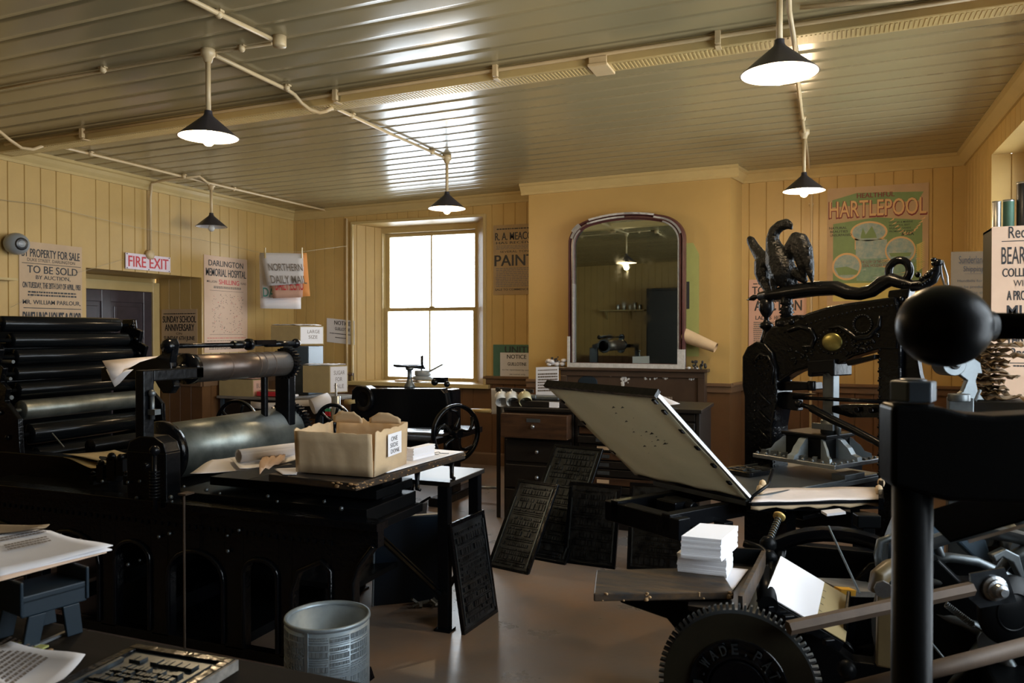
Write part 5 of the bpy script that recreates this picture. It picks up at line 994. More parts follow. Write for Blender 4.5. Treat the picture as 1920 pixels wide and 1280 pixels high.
s = MB(); c = P(1039, 757, Y=6.13); s.cb(V(c.x, 6.13, ZA+.03), (.085, .004, .045)); tag(s.build('name_card', 'paperw'), 'little white card standing on the edge of the drawer cabinet', 'card')
t = thing('type_cabinet', 'tall wooden type cabinet of shallow cases behind the raised tympan', 'cabinet', (-1.4, 6.6, 0))
XB0, XB1 = XA1+.01, P(1312, 780, Y=CY).x; ZT = P(1320, 768, Y=CY).z
s = MB(); s.box((XB0, CY+.02, 0), (XB1, CY+.65, ZT-.03)); s.box((XB0, CY, 0), (XB0+.03, CY+.02, ZT-.03)); s.box((XB1-.03, CY, 0), (XB1, CY+.02, ZT-.03)); s.build('carcass', 'dwood', t, bevel=.004)
s = MB(); s.box((XB0-.01, CY-.03, ZT-.03), (XB1+.02, CY+.68, ZT)); s.build('cabinet_top', 'dwood', t, bevel=.005)
N = 13; R = random.Random(31)
for i in range(N):
    z1_ = ZT-.04-i*(ZT-.12)/N; z0_ = z1_-(ZT-.12)/N+.012; out = R.choice([.0, .01, .02, .045]); s = MB(); s.box((XB0+.035, CY-out, z0_), (XB1-.035, CY+.018, z1_)); d = s.build('type_case', ['dwood', 'dwood', 'oak'][i % 3], t, bevel=.003)
    for xx in (XB0+.24, XB1-.26):
        s = MB(); zz = (z0_+z1_)/2; s.box((xx-.05, CY-out-.006, zz-.014), (xx+.05, CY-out, zz+.014)); s.build('label_holder', 'old' if (i*7+int(xx*10)) % 4 == 0 else 'dsteel', d)
    s = MB(); s.ball(((XB0+XB1)/2+.1, CY-out-.012, (z0_+z1_)/2), .012, 10); s.build('knob', 'steel', d)
s = MB(); g = [[P(1160+j*9+i*6, 735+i*3.2+(j*.4), Y=6.35+.1*i) for j in range(14)] for i in range(8)]
tag(flat_sheet('paper_sheet', 'large printed sheet sagging over the top of the type cabinet behind the tympan', [V(XB0+.18, 6.85, ZT+.06), V(XB0+.55, 6.85, ZT+.05), V(XB1-.16, 6.25, ZT+.012), V(XB0+.3, 6.22, ZT+.02)], m='paper', curl=.02, grk=[(.1, .9, .1, .8, 9)]))
# ---------------------------------------------------------------- fireplace, mirror
fp = thing('mantelpiece', 'chipped brown mantelpiece under the arched mirror', 'mantelpiece', ((BX0+BX1)/2, BY-.1, 0))
MY = BY-.15; mx0, mx1 = P(1052, 720, Y=MY).x, P(1322, 720, Y=MY).x; mz = P(1180, 690, Y=MY).z
s = MB(); s.box((mx0, MY, 0), (mx1, BY, mz-.03)); s.box((mx0, MY-.02, mz-.09), (mx0+.07, MY, 0)); s.box((mx1-.07, MY-.02, mz-.09), (mx1, MY, 0)); s.box((mx0, MY-.02, mz-.09), (mx1, MY, mz-.03)); s.build('surround', 'mantel', fp, bevel=.004)
s = MB(); s.box((mx0-.05, MY-.05, mz-.03), (mx1+.03, BY, mz)); s.build('mantel_shelf', 'mantel', fp, bevel=.005)
s = MB(); R = random.Random(77); 
def blob(px, py, w, h, k):
    for i in range(k): c = P(px+R.uniform(-w, w), py+R.uniform(-h, h), Y=MY-.001); s.ball(V(c.x, MY-.001, c.z), R.uniform(.004, .014), 7, 0, (1, .2, 1.3))
blob(1170, 705, 4, 5, 26); blob(1167, 722, 2, 14, 44); blob(1176, 712, 6, 5, 10); blob(1230, 707, 22, 4, 20); blob(1130, 702, 26, 2, 14); blob(1295, 708, 6, 5, 14)
s.build('chipped_paint', 'chip', fp)
s = MB(); c0 = P(1102, 717, Y=MY-.001); s.ball((c0.x, MY-.001, c0.z), .11, 16, 0, (1, .03, .7)); s.build('blue_stain', 'blue', fp)
mr = thing('arched_mirror', 'tall arched mirror with chipped maroon and white frame on the mantelpiece', 'mirror', (-1.95, 8.18, mz), local=True)
mr.rotation_euler = (0, 0, math.radians(-1.9)); OFF[mr] = V(-1.95, 8.18, mz)
A = P(1065, 690, Y=8.18); B = P(1286, 690, Y=8.18); hw = (B.x-A.x)/2; mxc = (A.x+B.x)/2; Ht = P(1175, 399, Y=8.18).z-mz
mr.location = (mxc, 8.18, mz+.002)
def arch(w, h, rr, n=10, base=0.0):
    """round-cornered arch with crowned top, from bottom-left clockwise... counter-clockwise from bottom right"""
    pts = [(w, base)]; pts += [(w, h-rr)]
    for i in range(1, n+1): a = PI/2*i/n*.86; pts.append((w-rr+rr*math.cos(a), h-rr+rr*math.sin(a)*.86))
    xl, yl = pts[-1]
    for i in range(1, n): t = i/n; x = xl*(1-2*t); pts.append((x, yl+(h-yl)*(1-(x/xl)**2)))
    pts += [(-x, y) for x, y in pts[:n+2][::-1]]
    return pts
out = arch(hw, Ht, .30); inn = arch(hw-.075, Ht-.075, .25, base=.05); n_ = len(out)
def ringp(mb, oa, ob, y0, y1, mi=0):
    n = len(oa); L = [V(x, y0, z) for x, z in oa]+[V(x, y1, z) for x, z in ob]; mb.add(L, [(i, (i+1) % n, n+(i+1) % n, n+i) for i in range(n)], mi)
def mix(t): return [(a[0]*(1-t)+b[0]*t, a[1]*(1-t)+b[1]*t) for a, b in zip(out, inn)]
s = MB(); prof = [(0, .04), (0, -.01), (.12, -.04), (.35, -.045), (.45, -.02), (.55, -.035), (.75, -.035), (.85, -.012), (1, -.005), (1, .02)]
for (a, ya), (b, yb2) in zip(prof[:-1], prof[1:]): ringp(s, mix(a), mix(b), ya, yb2)
OFF[mr] = V(0, 0, 0); s.build('mirror_frame', 'mirrorframe', mr)
s = MB()
for (ta, tb_, i0, i1) in ((.78, 1.0, 0, 10), (.78, 1.0, 25, n_-1), (.02, .3, 12, 21), (.35, .6, 3, 12), (.5, .75, 16, 22), (.0, .35, 24, 27), (.3, .65, 24, 29)):
    ma, mb2 = mix(ta), mix(tb_)
    for i in range(i0, i1): 
        s.add([V(ma[i][0], -.0465, ma[i][1]), V(ma[i+1][0], -.0465, ma[i+1][1]), V(mb2[i+1][0], -.0455, mb2[i+1][1]), V(mb2[i][0], -.0455, mb2[i][1])], [(0, 1, 2, 3), (3, 2, 1, 0)])
s.box((-hw, -.046, 0), (-hw+.03, -.0, .33)); s.box((hw-.075, -.047, 0), (hw+.0, -.0, .20)); s.box((-hw, -.048, 0), (hw, 0, .045)); s.box((-hw+.055, -.046, .05), (-hw+.068, -.0, .9)); s.build('bare_frame_patches', 'chip', mr)
s = MB(); mi_ = [(x, y) for x, y in inn]; s.add([V(x, .0, z) for x, z in mi_], [tuple(range(len(mi_)))]); s.build('looking_glass', 'mirror', mr)
# things beside the mirror
A = P(1284, 560, Y=8.27); B = P(1310, 560, Y=8.27); zt_, zb2 = P(1295, 455, Y=8.27).z, P(1295, 668, Y=8.27).z
s = MB(); w_ = B.x-A.x+.06; s.prism([(0, 0), (w_, 0), (w_, (zt_-zb2)*.90), (w_*.7, (zt_-zb2)), (0, (zt_-zb2))], (A.x-.06, 8.295, zb2), (1, 0, 0), (0, 0, 1), .008); s.box((A.x+.0, 8.28, zb2+(zt_-zb2)*.42), (A.x+.045, 8.286, zb2+(zt_-zb2)*.66), 1); tag(s.build('green_card', ['lime', 'ink']), 'tall yellow green card tucked behind the right side of the mirror', 'card')
s = MB(); a = P(1282, 628, Y=8.2); b = P(1342, 652, Y=8.15); s.cyl(a, b, .075, .05, n=18, cap=False); s.cyl(a, b, .072, .047, n=18, cap=False); tag(s.build('brown_paper_tube', 'card'), 'rolled brown paper sticking out right of the mirror', 'paper')
s = MB(); R = random.Random(14)
for i in range(12): c = V(P(1042, 680, Y=8.2).x+R.uniform(-.1, .1), 8.2+R.uniform(-.03, .03), mz+.02); s.ball(c+V(0, 0, R.uniform(0, .05)), R.uniform(.02, .04), 8, 0, (1.3, 1, .8))
for i in range(8): c = V(P(1040, 672, Y=8.18).x+R.uniform(-.04, .05), 8.18, mz+R.uniform(.06, .11)); s.ball(c, R.uniform(.008, .016), 6, 1)
tag(s.build('crumpled_cloth', ['paper', 'ink']), 'crumpled pale rag with dark bits on the left end of the mantelpiece', 'cloth')
s = MB()
for i in range(22): c = V(P(1310, 682, Y=8.18).x+R.uniform(-.07, .07), 8.18+R.uniform(-.02, .02), mz+R.uniform(.005, .08)); s.ball(c, R.uniform(.006, .016), 6, 0, (1, 1, 1.4))
for i in range(5): s.ball(V(P(1295, 686, Y=8.18).x+R.uniform(-.08, .06), 8.18, mz+.012), .02, 7, 1, (1.2, 1, .7))
tag(s.build('dried_sprig', ['ink', 'paper']), 'small dark dried sprig on the right end of the mantelpiece', 'plant')
# scraps on the floor
s = MB()
for i in range(9): c = P(800+R.uniform(-22, 22), 1128+R.uniform(-8, 8), Z=.015); s.cb(c, (R.uniform(.02, .06), R.uniform(.015, .03), R.uniform(.006, .02)), R=Euler((R.uniform(-.8, .8), R.uniform(-.8, .8), R.uniform(0, 3))).to_matrix())
tag(s.build('crumpled_rag', 'floorp'), 'small crumpled rag on the floor behind the iron stand leg', 'cloth')
# ================================================================ hand press with the eagle
CA = math.radians(-33.5); C0 = V(-.035, 4.423, 0); cxh, cyh = V(math.cos(CA), math.sin(CA), 0), V(-math.sin(CA), math.cos(CA), 0)
ep = thing('hand_press', 'ornate black cast iron hand press topped by an eagle', 'printing press', C0, CA)
def LP(px, py, k=0.0):
    r = ray(px, py); t = (k-(CAMP-C0).dot(cyh))/r.dot(cyh); p = CAMP+r*t-C0; return V(p.dot(cxh), k, p.z)
def LZ(px, py, z): p = P(px, py, Z=z)-C0; return V(p.dot(cxh), p.dot(cyh), z)
def l2(px, py, k=0.0): p = LP(px, py, k); return (p.x, p.z)
def plate(s, pts, k0, k1, mi=0): s.prism([l2(a, b) for a, b in pts], (0, k1, 0), (1, 0, 0), (0, 0, 1), k1-k0, mi)
# staple: left column, beam and right column
xr0, xr1 = .36, .47
s = MB(); plate(s, [(1411, 905), (1411, 742), (1407, 722), (1407, 668), (1416, 650), (1432, 640), (1448, 644), (1462, 660), (1470, 690), (1471, 720), (1472, 750), (1467, 775), (1463, 800), (1463, 905)], -.075, .075)
xl0, xl1 = l2(1411, 800)[0], l2(1465, 800)[0]; s.box((xl0, -.075, .30), (xl1, .075, LP(1440, 900).z+.02)); s.prism([(xl0-.10, 0), (xl1+.08, 0), (xl1+.05, .06), (xl1, .30), (xl0, .30), (xl0-.05, .06)], (0, .09, 0), (1, 0, 0), (0, 0, 1), .18)
s.build('left_column', 'blackg', ep, bevel=.010)
s = MB(); s.box((xr0, -.05, .30), (xr1, .05, 1.56)); s.prism([(xr0-.08, 0), (xr1+.10, 0), (xr1+.05, .06), (xr1, .30), (xr0, .30), (xr0-.05, .06)], (0, .09, 0), (1, 0, 0), (0, 0, 1), .18); s.build('right_column', 'blackg', ep, bevel=.010)
s = MB(); s.box((xl0, -.05, .56), (xr1, .05, .70)); s.build('lower_bolster', 'black', ep, bevel=.01)
s = MB(); plate(s, [(1440, 640), (1448, 622), (1461, 611), (1505, 598), (1524, 587), (1559, 576), (1594, 569), (1640, 563), (1690, 556), (1700, 600), (1695, 655), (1655, 655), (1610, 668), (1584, 682), (1529, 688), (1500, 697), (1484, 706), (1470, 716), (1458, 700)], -.055, .055)
bmo = s.build('crowned_beam', 'blackg', ep, bevel=.012, seg=3)
# raised ornament on the near face
s = MB(); kf = -.058
def bead(px, py, r=.007, k=kf): s.ball(LP(px, py, k), r, 8)
for i in range(26): t = i/25; bead(1470+t*210, 617-52*t+ -8*math.sin(PI*t)+6, .005)
for i in range(24): a = 2*PI*i/24; bead(1617+17*math.cos(a), 608+17*math.sin(a), .007)
for i in range(20): a = 2*PI*i/20; bead(1560+27*math.cos(a), 641+22*math.sin(a), .006)
for (a, b) in ((1600, 648), (1606, 655), (1612, 646), (1618, 655), (1600, 640), (1625, 645), (1635, 640), (1642, 628), (1630, 632)):
    for q in range(4): bead(a+R.uniform(-4, 4), b+R.uniform(-4, 4), R.uniform(.005, .009))
for (a, b) in ((1486, 670), (1495, 662), (1505, 668), (1515, 672), (1508, 655), (1522, 660), (1490, 678), (1480, 655)):
    for q in range(4): bead(a+R.uniform(-4, 4), b+R.uniform(-4, 4), R.uniform(.004, .008))
s.tube([LP(x, y, kf) for x, y in ((1478, 620), (1500, 612), (1520, 618), (1528, 634), (1522, 650), (1505, 650))], [.012, .014, .014, .012, .01, .006], 8)
s.tube([LP(x, y, kf) for x, y in ((1555, 615), (1575, 612), (1590, 622), (1605, 634), (1630, 630), (1648, 612), (1650, 592))], [.006, .01, .014, .014, .014, .010, .006], 8)
for i in range(8): s.tube([LP(1590+i*6, 660-i*1.5, kf), LP(1586+i*7, 668-i*2, kf)], [.006, .003], 6)
s.build('beam_ornament', 'blackg', ep).__setitem__('kind', 'stuff')
s = MB()
for i in range(12): a = 2*PI*i/12; bead(1428+13*math.cos(a), 686+16*math.sin(a), .0055, -.08)
for i in range(11): y = 738+i*16; bead(1415, y, .0055, -.08); bead(1452, y, .0055, -.08)
s.tube([LP(x, y, -.078) for x, y in ((1447, 720), (1450, 690), (1440, 668), (1425, 664), (1412, 680))], .008, 8)
for k in range(5): y = 735+k*34; s.tube([LP(1424, y, -.078), LP(1432, y+12, -.078), LP(1444, y+22, -.078), LP(1432, y+28, -.078)], [.004, .009, .007, .003], 6)
for i in range(18): s.ball(V(xr0+.01, -.053, .75+i*.045), .0065, 8); s.ball(V(xr0-.002, -.04, .78+i*.045), .0065, 8)
s.build('column_studs', 'blackg', ep).__setitem__('kind', 'stuff')
s = MB(); c = LP(1560, 641, -.056); s.ball(c, .058, 24, 0, (1, .22, .80)); s.build('brass_medallion', 'brass', ep)
# hub, ram, toggle, platen
s = MB(); plate(s, [(1531, 676), (1581, 672), (1581, 704), (1574, 704), (1570, 698), (1540, 700), (1537, 706), (1531, 704)], -.08, .08); s.build('ram_guide', 'black', ep, bevel=.006)
xa, xb = l2(1548, 750)[0], l2(1568, 750)[0]; xm = (xa+xb)/2; s = MB(); s.box((xa, -.028, LP(1558, 800).z), (xb, .028, LP(1558, 700).z)); s.cyl((xm, 0, LP(1558, 706).z), (xm, 0, LP(1558, 670).z), .03); s.build('ram', 'dsteel', ep, bevel=.004)
PZ = .955; s = MB(); s.box((-.242, -.218, PZ-.022), (.242, .218, PZ)); s.build('platen', 'steel', ep, bevel=.003)
s = MB(); s.box((-.12, -.11, PZ), (.12, .11, PZ+.105)); s.box((-.135, -.125, PZ+.105), (.135, .125, PZ+.125))
s.build('platen_head', 'blackm', ep, bevel=.005)
s = MB(); gus = [(0, 0), (.125, 0), (.12, .02), (.09, .03), (.07, .06), (.05, .075), (.03, .095), (0, .105)]
for sx in (1, -1):
    s.prism(gus, (sx*.115, -.02, PZ), (sx, 0, 0), (0, 0, 1), .04*(-1 if sx < 0 else -1)); s.prism(gus, (.02, sx*.105, PZ), (0, sx, 0), (0, 0, 1), .04)
    for sy in (1, -1): s.prism(gus, (sx*.10, sy*.10, PZ), (sx*.8, sy*.6, 0), (0, 0, 1), .012)
s.build('platen_rib', 'plate', ep)
s = MB()
for i in range(9):
    t = -.22+.055*i; bolts(s, [V(t, -.205, PZ+.004)], .009); bolts(s, [V(.23, t*.9, PZ+.004)], .009)
for i in range(6): s.cb(V(-.2+.06*i, -.17, PZ+.01), (.035, .02, .02), rz=.4*i)
s.build('platen_bolts', 'dsteel', ep).__setitem__('kind', 'stuff')
s = MB(); s.cyl((xm, 0, PZ+.12), (xm, 0, PZ+.19), .05); s.bar((xm-.07, -.05, PZ+.16), (xm+.05, -.05, PZ+.16), .02, .03); s.cyl((xm+.05, -.02, PZ+.12), (xm+.05, -.02, PZ+.2), .012); s.build('ram_foot', 'dsteel', ep)
s = MB(); plate(s, [(1468, 714), (1534, 716), (1535, 730), (1470, 732)], -.03, .04); s.cyl(LP(1522, 732, -.05), LP(1522, 714, -.05), .022); plate(s, [(1470, 734), (1528, 738), (1500, 745), (1500, 770), (1470, 766)], -.02, .03); s.build('toggle_block', 'black', ep, bevel=.005)
s = MB(); s.cyl(LP(1488, 745, -.06), LP(1664, 753, -.05), .010, n=10); s.build('toggle_rod', 'blackg', ep)
s = MB(); plate(s, [(1565, 760), (1590, 757), (1655, 757), (1664, 762), (1664, 782), (1600, 782), (1566, 772)], -.03, .01); s.cyl(LP(1605, 768, -.06), LP(1605, 768, -.02), .014); s.cyl(LP(1632, 769, -.06), LP(1632, 769, -.02), .014); s.build('toggle_link', 'blackg', ep, bevel=.004)
s = MB(); s.tube([LP(1500, 758, -.09), LP(1518, 763, -.10), LP(1522, 765, -.10), LP(1560, 786, -.12), LP(1600, 805, -.14), LP(1640, 826, -.16), LP(1690, 855, -.18)], [.012, .013, .021, .021, .019, .018, .017], 14); s.ball(LP(1498, 757, -.09), .022, 12); s.build('pull_bar', 'black', ep)
s = MB(); plate(s, [(1600, 676), (1655, 664), (1654, 672), (1604, 685)], -.07, -.02); s.build('beam_stop', 'black', ep, bevel=.003)
s = MB(); plate(s, [(1655, 655), (1720, 650), (1728, 700), (1745, 760), (1745, 850), (1715, 850), (1712, 760), (1660, 700)], -.02, .02); s.build('right_bracket', 'black', ep, bevel=.005)
# counterweight lever, ring, hook
s = MB(); c = [(1424, 556, 9), (1449, 552, 13), (1485, 547, 15), (1530, 541, 15), (1568, 540, 14), (1590, 549, 13), (1612, 551, 12), (1635, 545, 12), (1655, 530, 13), (1672, 524, 12), (1690, 530, 11), (1712, 536, 10), (1733, 533, 9), (1750, 524, 8), (1758, 508, 7), (1757, 492, 6), (1751, 486, 4)]
s.tube([LP(x, y) for x, y, r_ in c], [r_*.0027 for x, y, r_ in c], 14); s.build('counterweight_lever', 'black', ep)
s = MB(); cc = LP(1686, 508); s.tube([cc+V(.052*math.cos(2*PI*i/24), 0, .052*math.sin(2*PI*i/24)) for i in range(24)], .019, 12, closed=True); s.ball(LP(1721, 515), .014, 10); s.build('lever_ring', 'blackg', ep)
s = MB(); s.tube([LP(x, y) for x, y in ((1767, 488), (1763, 500), (1766, 520), (1772, 536), (1777, 534), (1776, 518), (1770, 500), (1767, 488))], .0055, 8); s.build('chain_link', 'steel', ep)
s = MB()
for (x, y, r_) in ((1738, 517, 5), (1745, 512, 6), (1752, 506, 5), (1730, 524, 6), (1752, 494, 5), (1760, 492, 6), (1750, 487, 4)): s.ball(LP(x, y, -.01), r_*.0028, 10)
for k in range(12): s.ball(LP(1692+k*4.5, 533-(k > 8)*(k-8)*3, -.03), .007, 8)
s.build('lever_scroll', 'blackg', ep)
s = MB(); plate(s, [(1672, 545), (1712, 540), (1708, 560), (1700, 570), (1694, 640), (1684, 640), (1682, 575), (1670, 556)], -.03, .03)
for i in range(6): s.ball(LP(1690+4*math.sin(i), 560+i*13, -.035), .012, 8)
s.build('fulcrum_bracket', 'blackg', ep, bevel=.006)
# urn finial with arrow, eagle socket and spring
def loc_lathe(s, px, py_base, prof, k=0):
    b = LP(px, py_base, k); s.lathe([(r_*.0028, h*.0028) for r_, h in prof], b, n=20)
s = MB(); loc_lathe(s, 1437, 642, [(.1, 0), (12, 0), (12, 8), (9, 18), (7, 24), (8, 27), (13, 30), (14, 34), (12, 38), (7, 41), (5, 46), (5, 50), (10, 56), (15, 66), (15, 76), (12, 84), (7, 88), (5, 94), (.1, 96)]); s.build('urn_finial', 'black', ep)
s = MB(); s.tube([LP(1400, 562), LP(1413, 558), LP(1420, 556), LP(1450, 553)], [.002, .018, .010, .022], 8); s.build('lever_arrow', 'black', ep)
s = MB(); loc_lathe(s, 1475, 612, [(.1, 0), (22, 0), (20, 10), (14, 14), (10, 18), (14, 20), (10, 24), (15, 27), (11, 31), (14, 34), (10, 38), (9, 42), (13, 44), (11, 48), (10, 66), (12, 68), (12, 74), (8, 78), (.1, 78)]); s.build('eagle_socket', 'black', ep)
s = MB(); plate(s, [(1463, 600), (1505, 590), (1512, 600), (1498, 612), (1463, 615)], -.05, .03); s.ball(LP(1485, 603, -.05), .02, 10); s.ball(LP(1503, 595, -.05), .014, 8); s.build('beam_cap', 'blackg', ep, bevel=.004)
# the eagle: one remeshed body
E_ = [[(1477, 545, 8, 0), (1474, 528, 13, 0), (1468, 508, 22, -.01), (1460, 488, 22, -.01), (1452, 468, 15, 0), (1448, 450, 11, 0), (1452, 434, 10, 0), (1462, 424, 9, 0), (1473, 420, 8.5, -.01), (1480, 422, 6, -.012), (1484, 428, 2.5, -.014)],
      [(1450, 490, 14, .01), (1436, 490, 13, .02), (1425, 479, 11, .03), (1415, 464, 9, .04), (1409, 453, 8, .04), (1406, 449, 6, .04)],
      [(1438, 490, 14, .02), (1429, 494, 14, .02), (1429, 508, 14, .02), (1432, 524, 11, .02), (1439, 540, 8, .01), (1452, 546, 6, .0)],
      [(1476, 484, 12, .0), (1484, 464, 12, -.02), (1492, 448, 11, -.03), (1502, 452, 12, -.04), (1510, 470, 12, -.045), (1516, 492, 9, -.05), (1520, 512, 6, -.05), (1523, 528, 2.5, -.05)],
      [(1492, 448, 11, -.03), (1498, 470, 12, -.03), (1504, 496, 9, -.035), (1508, 512, 6, -.03)],
      [(1474, 520, 10, .0), (1490, 512, 7, -.01), (1500, 518, 8, -.02), (1508, 524, 6, -.02)],
      [(1456, 508, 12, -.02), (1450, 528, 7, -.02), (1452, 545, 5, -.02)], [(1440, 548, 6, 0), (1480, 550, 6, 0)],
      [(1474, 508, 12, .02), (1488, 528, 7, .02), (1492, 506, 5, 0)]]
s = MB()
for ch in E_:
    for (a, b) in zip(ch[:-1], ch[1:]):
        for q in range(5):
            t = q/4; s.ball(LP(a[0]+(b[0]-a[0])*t, a[1]+(b[1]-a[1])*t, a[3]+(b[3]-a[3])*t), (a[2]+(b[2]-a[2])*t)*.0036, 10, 0, (1, .75, 1))
Rr = random.Random(1)
for i in range(90):   # feather scales on breast, neck and wings
    ch = E_[[0, 3, 0, 4, 2, 3][i % 6]]; j = Rr.randrange(1, len(ch)-1); a = ch[j]; an = Rr.uniform(0, 2*PI); q = Rr.uniform(.1, .85)
    s.ball(LP(a[0]+a[2]*q*math.cos(an), a[1]+a[2]*q*math.sin(an), a[3]-a[2]*.0036*.68*math.sqrt(1-q*q)), .008, 8, 0, (1, .6, 1.5))
s.build('eagle', 'bronze', ep, remesh=.0040)
# bed, rails, tympan
BZ = .875
s = MB(); s.box((-.33, -.87, BZ-.035), (.235, .26, BZ-.012)); s.box((-.33, -.87, BZ-.012), (-.318, .26, BZ)); s.box((.223, -.87, BZ-.012), (.235, .26, BZ)); s.box((.16, -.12, BZ-.012), (.235, .05, BZ+.02)); s.build('coffin_bed', 'dsteel', ep, bevel=.002)
s = MB(); s.box((-.22, -1.25, BZ-.11), (-.17, .7, BZ-.04)); s.box((.10, -1.25, BZ-.11), (.15, .7, BZ-.04)); s.box((-.26, -1.25, BZ-.14), (.2, -1.18, BZ-.05)); s.box((.15, -.98, 0), (.21, -.92, BZ-.1)); s.box((.10, -1.02, 0), (.26, -.88, .03))
s.box((-.30, -.55, BZ-.13), (.3, -.42, BZ-.11)); s.build('rail_frame', 'black', ep, bevel=.004)
s = MB(); s.cb(V(-.06, -1.0, BZ-.10), (.12, .12, .12)); s.cyl((-.14, -.98, BZ-.07), (.04, -.98, BZ-.07), .03); s.box((-.2, -1.06, BZ-.17), (.08, -.90, BZ-.155)); bolts(s, [V(-.16, -1.03, BZ-.145), V(-.06, -1.03, BZ-.145), V(.03, -1.03, BZ-.145)], .012); s.build('rounce_barrel', 'black', ep, bevel=.006)
HY, HZ = -.865, BZ+.0; TU = V(0, -.60, .50).normalized(); TL_ = .745; TN = V(0, TU.z, -TU.y)   # normal facing bed side
tx0, tx1 = -.46, .25; s = MB(); O = V(0, HY, HZ)
def tp(x, l, n): return O+V(x, 0, 0)+TU*l+TN*n
def tbar(s, x0, l0, x1, l1, n0, n1):
    vs = [tp(x, l, n) for n in (n0, n1) for l in (l0, l1) for x in (x0, x1)]; s.add(vs, [(0, 2, 3, 1), (4, 5, 7, 6), (0, 1, 5, 4), (2, 6, 7, 3), (0, 4, 6, 2), (1, 3, 7, 5)])
tbar(s, tx0, 0, tx0+.02, TL_, 0, .018); tbar(s, tx1-.02, 0, tx1, TL_, 0, .018); tbar(s, tx0, TL_-.02, tx1, TL_, 0, .018); tbar(s, tx0, 0, tx1, .02, 0, .018)
s.build('tympan_frame', 'steel', ep)
s = MB(); g = [[tp(tx0+.006+(tx1-tx0-.012)*j/16, .008+(TL_-.016)*i/16, -.004-.006*math.sin(PI*j/16)*math.sin(PI*i/16)+.0025*math.sin(j*1.1+i*.6)) for j in range(17)] for i in range(17)]; s.sheet(g, .003); s.build('tympan_skin', 'parch', ep)
s = MB(); Rr = random.Random(5)
for i in range(22):
    a, b = Rr.gauss(-.06, .06), Rr.gauss(.44, .09); l = Rr.uniform(.006, .04); q = tp(a, b, -.0145)
    s.add([tp(a, b, -.0175), tp(a+l, b+l*.3, -.0175), tp(a+l*.8, b+l*.6, -.0175)], [(0, 1, 2), (2, 1, 0)])
s.build('ink_smudge', 'ink', ep).__setitem__('kind', 'stuff')
s = MB(); tbar(s, tx0+.0, TL_-.006, tx1+.01, TL_+.012, -.012, .022); s.build('tympan_edge', 'blackg', ep)
for l, xx in ((.12, tx1-.03), (.25, tx1-.03), (.38, tx1-.03), (.5, tx1-.03), (.63, tx1-.03), (.70, tx1-.03), (.2, tx0+.01), (.45, tx0+.01), (.62, tx0+.01)): s = MB(); tbar(s, xx, l, xx+.018, l+.025, -.014, -.004); s.build('tympan_catch', 'black', ep)
s = MB(); 
s.cyl(O+V(tx0+.03, 0, 0), O+V(tx1-.03, 0, 0), .014)
s.tube([O+V(tx1, -.0, 0), O+V(tx1+.02, .10, .05), O+V(tx1-.03, .20, .10)], .008, 8); s.build('tympan_hinge', 'black', ep)
# packing paper along the right rail of the tympan
s = MB(); tbar(s, tx1+.002, .0, tx1+.006, TL_-.01, .0, .012); s.build('tympan_packing', 'paperw', ep)
pg = LZ(1412, 895, BZ+.004)
f2 = forme('small forme of metal type lying on the bed of the hand press', .20, .17, (0, 0, 0), 0, 0, 41, group=None, body='lead')
f2.location = C0+cxh*(-.20)+cyh*(-.42)+V(0, 0, BZ+.012); f2.rotation_euler = Euler((math.radians(-90), 0, CA), 'XYZ'); 
f2.rotation_euler = (Matrix.Rotation(CA, 3, 'Z') @ Matrix.Rotation(math.radians(-90), 3, 'X')).to_euler()
# folded cloth and frisket on the near side of the bed
fr = thing('frisket', 'flat frisket frame covered with crumpled white cloth along the near side of the bed', 'frame', P(1525, 935, Z=.86))
ZF = .862; c4f = [P(1408, 945, Z=ZF), P(1655, 938, Z=ZF), P(1640, 918, Z=ZF), P(1425, 921, Z=ZF)]
s = MB()
for a, b in ((0, 1), (1, 2), (2, 3), (3, 0)): s.bar(c4f[a], c4f[b], .018, .012)
s.bar(P(1652, 945, Z=ZF), P(1652, 910, Z=ZF+.02), .02, .05); s.build('frisket_frame', 'black', fr)
s = MB(); g = [[(c4f[0].lerp(c4f[1], j/14)).lerp(c4f[3].lerp(c4f[2], j/14), i/5)+V(0, 0, .006+.002*math.sin(j*.9+i)+.006*(i == 5)) for j in range(15)] for i in range(6)]; s.sheet(g, .003); s.build('cloth_cover', 'cloth', fr)
s = MB(); g = [[c4f[0].lerp(c4f[1], j/16)+V(0, 0, -.006-.008*i-.003*math.sin(j*1.7)*(i)) for j in range(17)] for i in range(3)]; s.sheet(g, .002); 
for (px, py) in ((1425, 918), (1430, 908), (1648, 918), (1652, 905)): s.ball(P(px, py, Z=ZF+.03), .022, 8, 0, (.8, .8, 1.1))
s.build('cloth_hem', 'card', fr)
s = MB(); a, b = P(1410, 950, Z=ZF-.03), P(1650, 945, Z=ZF-.03); s.box((-.02, -.02, -.02), (.02, .02, .02), 0, Matrix.Translation(a)); s.bar(a, b, .05, .03); s.bar(a.lerp(b, .2)+V(.05, .1, 0), V((a.x+b.x)/2-.1, a.y+.2, 0), .04, .04); s.bar(a.lerp(b, .9)+V(-.05, .1, 0), V(b.x-.05, b.y+.1, 0), .04, .04); s.build('support_rail', 'black', fr)
# ================================================================ treadle platen press, lower right
jp = thing('platen_press', 'treadle platen printing press with lettered gear wheel at the lower right', 'printing press', (.1, 2.7, 0))
def Q(px, py, d): return P(px, py, D=d)
